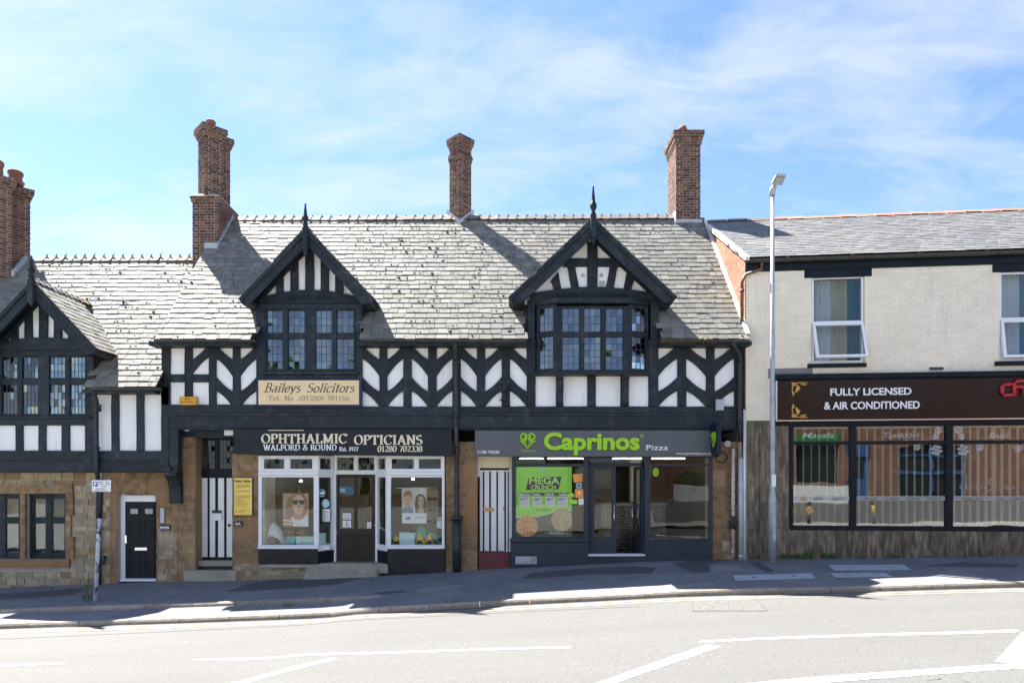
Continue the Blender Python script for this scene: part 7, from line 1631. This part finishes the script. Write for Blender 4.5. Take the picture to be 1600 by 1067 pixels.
# ------------------------------------------------------------------ street furniture
b = ground_at(1207, 878.5); lx, ly = b.x, b.y
lp = thing('street_lamp', 'tall galvanised street lamp with a flat lantern before the cream building', 'street lamp', tuple(b))
zk = PZ(777, ly); zt2 = PZ(303, ly)
MB().lathe((lx, ly), [(.085, b.z - .1), (.085, zk - .05), (.08, zk), (.06, zk + .1), (.056, zk + .3), (.048, (zk + zt2) / 2), (.04, zt2)], 16).build('column', M['steel'], lp)
MB().box(lx - .04, lx + .04, ly - .092, ly - .08, zk - 1.0, zk - .35, .004).build('access_door', M['steel'], lp); MB().box(lx - .05, lx + .05, ly - .075, ly - .06, PZ(760, ly), PZ(741, ly)).build('number_label', M['pvc'], lp)
MB().tube([(lx, ly, zt2 - .05), (lx, ly, zt2 + .1), (lx + .03, ly - .08, zt2 + .17)], [.06, .07, .05], 12).build('spigot', M['steel'], lp)
hd = MB(); c = Vector((lx + .05, ly - .22, zt2 + .22))
for (dx0, dx1, dy0, dy1, z0, z1) in ((-.12, .12, -.12, .12, -.02, .03),): 
    i = hd.vs([c + Vector((dx0, dy1, z0 - .05)), c + Vector((dx1, dy1, z0 - .05)), c + Vector((dx1, dy0, z0 + .04)), c + Vector((dx0, dy0, z0 + .04)), c + Vector((dx0 * .9, dy1, z1)), c + Vector((dx1 * .9, dy1, z1)), c + Vector((dx1 * .8, dy0, z1 + .05)), c + Vector((dx0 * .8, dy0, z1 + .05))])
    hd.f += [tuple(i + k for k in f) for f in ((0, 3, 2, 1), (4, 5, 6, 7), (0, 1, 5, 4), (1, 2, 6, 5), (2, 3, 7, 6), (3, 0, 4, 7))]
hd.build('lantern', M['steel'], lp)
i_ = MB(); i_.face([c + Vector((-.1, .1, -.079)), c + Vector((-.1, -.11, .0)), c + Vector((.1, -.11, .0)), c + Vector((.1, .1, -.079))]); i_.build('lens', M['cover'], lp)
b = ground_at(149, 941); Yt = b.y + .05; tx_, tz_ = PX(158.5, Yt), PZ(748, Yt)
ps = thing('parking_sign', 'leaning parking sign on a peeling blue and white post at the left', 'road sign', tuple(b))
MB().tube([(b.x, b.y, b.z - .05), (b.x + (tx_ - b.x) * .5, (b.y + Yt) / 2, (b.z + tz_) / 2), (tx_, Yt, tz_)], .042, 14).build('post', M['pole'], ps)
MB().tube([(b.x + (tx_ - b.x) * .68, b.y + (Yt - b.y) * .68, b.z + (tz_ - b.z) * .68), (tx_, Yt, tz_ - .004)], .0435, 14).build('dark_paint_coat', M['navy_dark'], ps)
Yq = Yt - .06; sp = MB().box(PX(143.3, Yq), PX(173, Yq), Yq, Yq + .012, PZ(768, Yq), PZ(750, Yq), .003).build('sign_plate', M['pvc'], ps)
M['sign_blue'] = flat('parking_blue', (.02, .10, .42)); printed(sp, [([(145, 752.4), (153, 752.4), (153, 759.7), (145, 759.7)], 'sign_blue')], Yq)
def pst(text, x0, x1, yb, h, m='ink', bold=.001): sans(text, H(h, Yq) * 1.39, m, sp, front(PX(x0, Yq), PZ(yb, Yq), Yq - .004), extrude=0, width=PX(x1, Yq) - PX(x0, Yq), bold=bold)
pst('P', 147, 151, 758.8, 5.4, 'letter_white', .004); pst('Mon - Sat', 155.5, 170.5, 753.8, 2.2); pst('8 am - 6 pm', 154.5, 171.5, 757, 2.2); pst('2 hours', 158, 167, 760.4, 2); pst('No return', 150, 165, 764, 2); pst('within 2 hours', 147.5, 167.5, 767, 2)
MB().box(PX(156, Yq), PX(162, Yq), Yq + .013, Yq + .1, PZ(764, Yq), PZ(761, Yq)).build('clip', M['steel'], ps)
wp = thing('weed_plant', 'wispy weed growing at the foot of the leaning sign post', 'plant', tuple(ground_at(138, 937)))
sm = MB(); lf = MB()
for k in range(14):
    a = rnd.uniform(0, 6.28); g0 = ground_at(138 + rnd.uniform(-10, 8), 937 + rnd.uniform(-6, 3)); h = rnd.uniform(.15, .5); tip = g0 + Vector((math.cos(a) * .12, math.sin(a) * .08, h)); mid = g0.lerp(tip, .5) + Vector((.02, 0, .04))
    sm.tube([g0, mid, tip], [.006, .005, .002], 5)
    for _ in range(12):
        p = g0.lerp(tip, rnd.uniform(.1, 1)); d = Vector((rnd.uniform(-1, 1), rnd.uniform(-1, 1), rnd.uniform(-.2, .6))).normalized() * rnd.uniform(.03, .07); w = d.cross(Vector((0, 0, 1))).normalized() * .012
        i = lf.vs([p, p + d * .5 + w, p + d, p + d * .5 - w]); lf.f.append((i, i + 1, i + 2, i + 3))
M['weed'] = mat('dusty_weed', (.10, .12, .05), (.18, .19, .09), 14, rough=.8); sm.build('stem', M['weed'], wp); lf.build('leaves', M['weed'], wp)
# ------------------------------------------------------------------ across the road: what the shop windows mirror
OY = -18.2; gz0 = 1.25
oh = thing('brick_house', 'orange brick house with a white-edged gable across the road, mirrored in the restaurant glass', 'house', (12.5, OY, gz0))
ops = [(10.8, 12.7, gz0 + .75, gz0 + 2.6), (13.1, 14.1, gz0, gz0 + 2.35), (15.4, 18.3, gz0 + .0, gz0 + 2.6), (8.6, 9.9, gz0 + 3.6, gz0 + 4.8), (14, 15.3, gz0 + 3.6, gz0 + 4.8)]
M['brick_sun'] = mat('orange_house_brick', (.30, .16, .10), (.22, .115, .075), 6, rough=.85, piece=.3, piece_hue=(.2, .09, .06))
P = Pieces(); field(P, (0, OY, 0), (-1, 0, 0), (0, 1, 0), -25, -7.2, gz0 - .1, gz0 + 5.2, (.0745, .0755), (.222, .228), holes=[(-b, -a, c, d) for a, b, c, d in ops], gap=.01, depth=.06, half=True); P.build(oh, 'brick', M['brick_sun'], 0, rest='brick_courses')
core = MB(); wallparts(core, OY - .3, OY - .01, 7.2, 25, gz0 - .3, gz0 + 5.2, ops); core.build('wall', M['mortar'], oh)
for cx in (10.6, 17.8):
    gb = MB(); gb.prism([(cx - 3.4, gz0 + 5.2), (cx + 3.4, gz0 + 5.2), (cx, gz0 + 7.3)], OY - .3, OY + .0); gb.build('gable', M['brick_sun'], oh)
    for s in (-1, 1):
        bb = MB(); bb.prism([(cx, gz0 + 7.5), (cx + s * 3.7, gz0 + 5.2), (cx + s * 3.7, gz0 + 4.95), (cx, gz0 + 7.2)], OY + .25, OY + .3); bb.build('bargeboard', M['pvc'], oh)
        rf = MB(); rf.face([(cx, OY + .3, gz0 + 7.5), (cx + s * 3.7, OY + .3, gz0 + 5.2), (cx + s * 3.7, OY - 8, gz0 + 5.2), (cx, OY - 8, gz0 + 7.5)][::s]); rf.build('roof', M['slate_right'], oh)
M['blue_door'] = flat('blue_paint', (.04, .10, .24)); M['dark_glass'] = mat('dark_glazing', (.012, .018, .02), rough=.05); M['shop_green'] = flat('green_fascia', (.03, .2, .05)); M['lemon'] = flat('yellow_lettering', (.6, .45, .05))
def ob_(name, m, x0, x1, z0, z1, y=.0, d=.1, parent=oh): return MB().box(x0, x1, OY + y - d, OY + y, z0, z1).build(name, M[m], parent)
w_ = ob_('shop_window', 'dark_glass', 10.8, 12.7, gz0 + .75, gz0 + 2.6, -.12, .05); f_ = ob_('fascia', 'shop_green', 10.75, 12.75, gz0 + 2.62, gz0 + 3.15, .08, .1)
ob_('door', 'blue_door', 13.15, 14.05, gz0, gz0 + 2.1, -.08, .06); ob_('door_light', 'dark_glass', 13.35, 13.85, gz0 + .9, gz0 + 1.95, -.07, .02); ob_('door_head', 'blue_door', 13.1, 14.1, gz0 + 2.1, gz0 + 2.6, .05, .1)
ob_('garage_window', 'dark_glass', 15.4, 18.3, gz0, gz0 + 2.6, -.2, .05); ob_('rail', 'blue_door', 15.4, 18.3, gz0 + 1.15, gz0 + 1.32, -.1, .06); ob_('rail', 'blue_door', 15.4, 18.3, gz0 + 2.1, gz0 + 2.2, -.1, .06)
for x in (15.4, 16.8, 18.2): ob_('rail', 'blue_door', x, x + .1, gz0, gz0 + 2.6, -.08, .06)
for a in (8.6, 14.0): ob_('window', 'dark_glass', a, a + 1.3, gz0 + 3.6, gz0 + 4.8, -.1, .05); ob_('window_frame', 'pvc', a + .62, a + .68, gz0 + 3.6, gz0 + 4.8, -.06, .06)
MB().box(8.2, 12.9, -17.0, -16.8, gz0 - .3, gz0 + .62, .01).build('garden_wall', M['white'], None, 'low white wall across the road, mirrored in the pizza shop window', 'wall')
def bush(name, label, c, r, n, m, cat, group=None, trunk=None):
    t = thing(name, label, cat, (c[0], c[1], c[2]), group); mb = MB(); rnd = random.Random(int(c[0] * 7 + 99))
    for _ in range(n):
        d = Vector((rnd.gauss(0, 1), rnd.gauss(0, 1), rnd.gauss(0, 1))).normalized(); rr_ = r * rnd.uniform(.55, 1.0) * (1 + .3 * noise.noise(d * 2 + Vector(c)))
        p = Vector(c) + Vector((0, 0, r * .9 + (trunk or 0))) + Vector((d.x * rr_, d.y * rr_, d.z * rr_ * .9)); s = r * rnd.uniform(.06, .13); a = Vector((rnd.gauss(0, 1), rnd.gauss(0, 1), rnd.gauss(0, 1))).normalized() * s; b = a.cross(d).normalized() * s * .6
        i = mb.vs([p - a, p + b, p + a, p - b]); mb.f.append((i, i + 1, i + 2, i + 3))
    mb.build('crown', M[m], t); MB().tube([(c[0], c[1], c[2] - .2), (c[0] + .03, c[1], c[2] + (trunk or r * .6)), (c[0], c[1], c[2] + (trunk or 0) + r)], [r * .12, r * .09, r * .03], 8).build('trunk', M['bark'], t); return t
bush('hedge_shrub', 'dark green hedge behind the white wall, mirrored in the pizza shop window', (9.2, -17.6, gz0), .8, 1500, 'leaf', 'hedge')
for k, (x, y, r, tr) in enumerate(((-9, -24, 2.6, 2.2), (-2.5, -27, 3.0, 2.6), (3.6, -25, 2.4, 1.8), (-15, -23, 2.8, 2.4))): bush('tree', ('leafy tree on the bank opposite the black front door', 'leafy tree on the bank opposite the opticians', 'leafy tree on the bank opposite the pizza shop', 'leafy tree on the bank beyond the left edge')[k], (x, y, gz0), r, 2600, 'leaf', 'tree', 'trees on the bank across the road', tr)
M['wall_rubble'] = M['stone_pale']
ow = thing('stone_wall', 'rubble retaining wall across the road, mirrored in the pizza shop window', 'wall', (-3, -16.4, .6))
P = Pieces(); field(P, (0, -16.35, 0), (-1, 0, 0), (0, 1, 0), -7.1, 16, .3, 1.42, (.1, .17), (.16, .36), gap=.014, depth=.14, jit=.015); P.build(ow, 'stone', M['stone_pale'], 0, rest='stone_courses'); MB().box(-16, 7.1, -16.62, -16.38, .2, 1.41).build('wall_core', M['mortar'], ow)
for lb, x in (('yellow and black bollard across the road, mirrored in the left restaurant window', 10.2), ('yellow and black bollard across the road, mirrored in the middle restaurant window', 12.7)):
    z = Gz(x, -13.2); t = thing('bollard', lb, 'bollard', (x, -13.2, z), 'bollards across the road')
    MB().tube([(x, -13.2, z), (x, -13.2, z + .45)], .07, 10).build('lower_post', M['ink'], t); MB().tube([(x, -13.2, z + .451), (x, -13.2, z + .85)], .07, 10).build('upper_post', M['lemon'], t); MB().lathe((x, -13.2), [(.075, z + .851), (.075, z + .93), (.03, z + 1.0)], 10).build('cap', M['ink'], t)
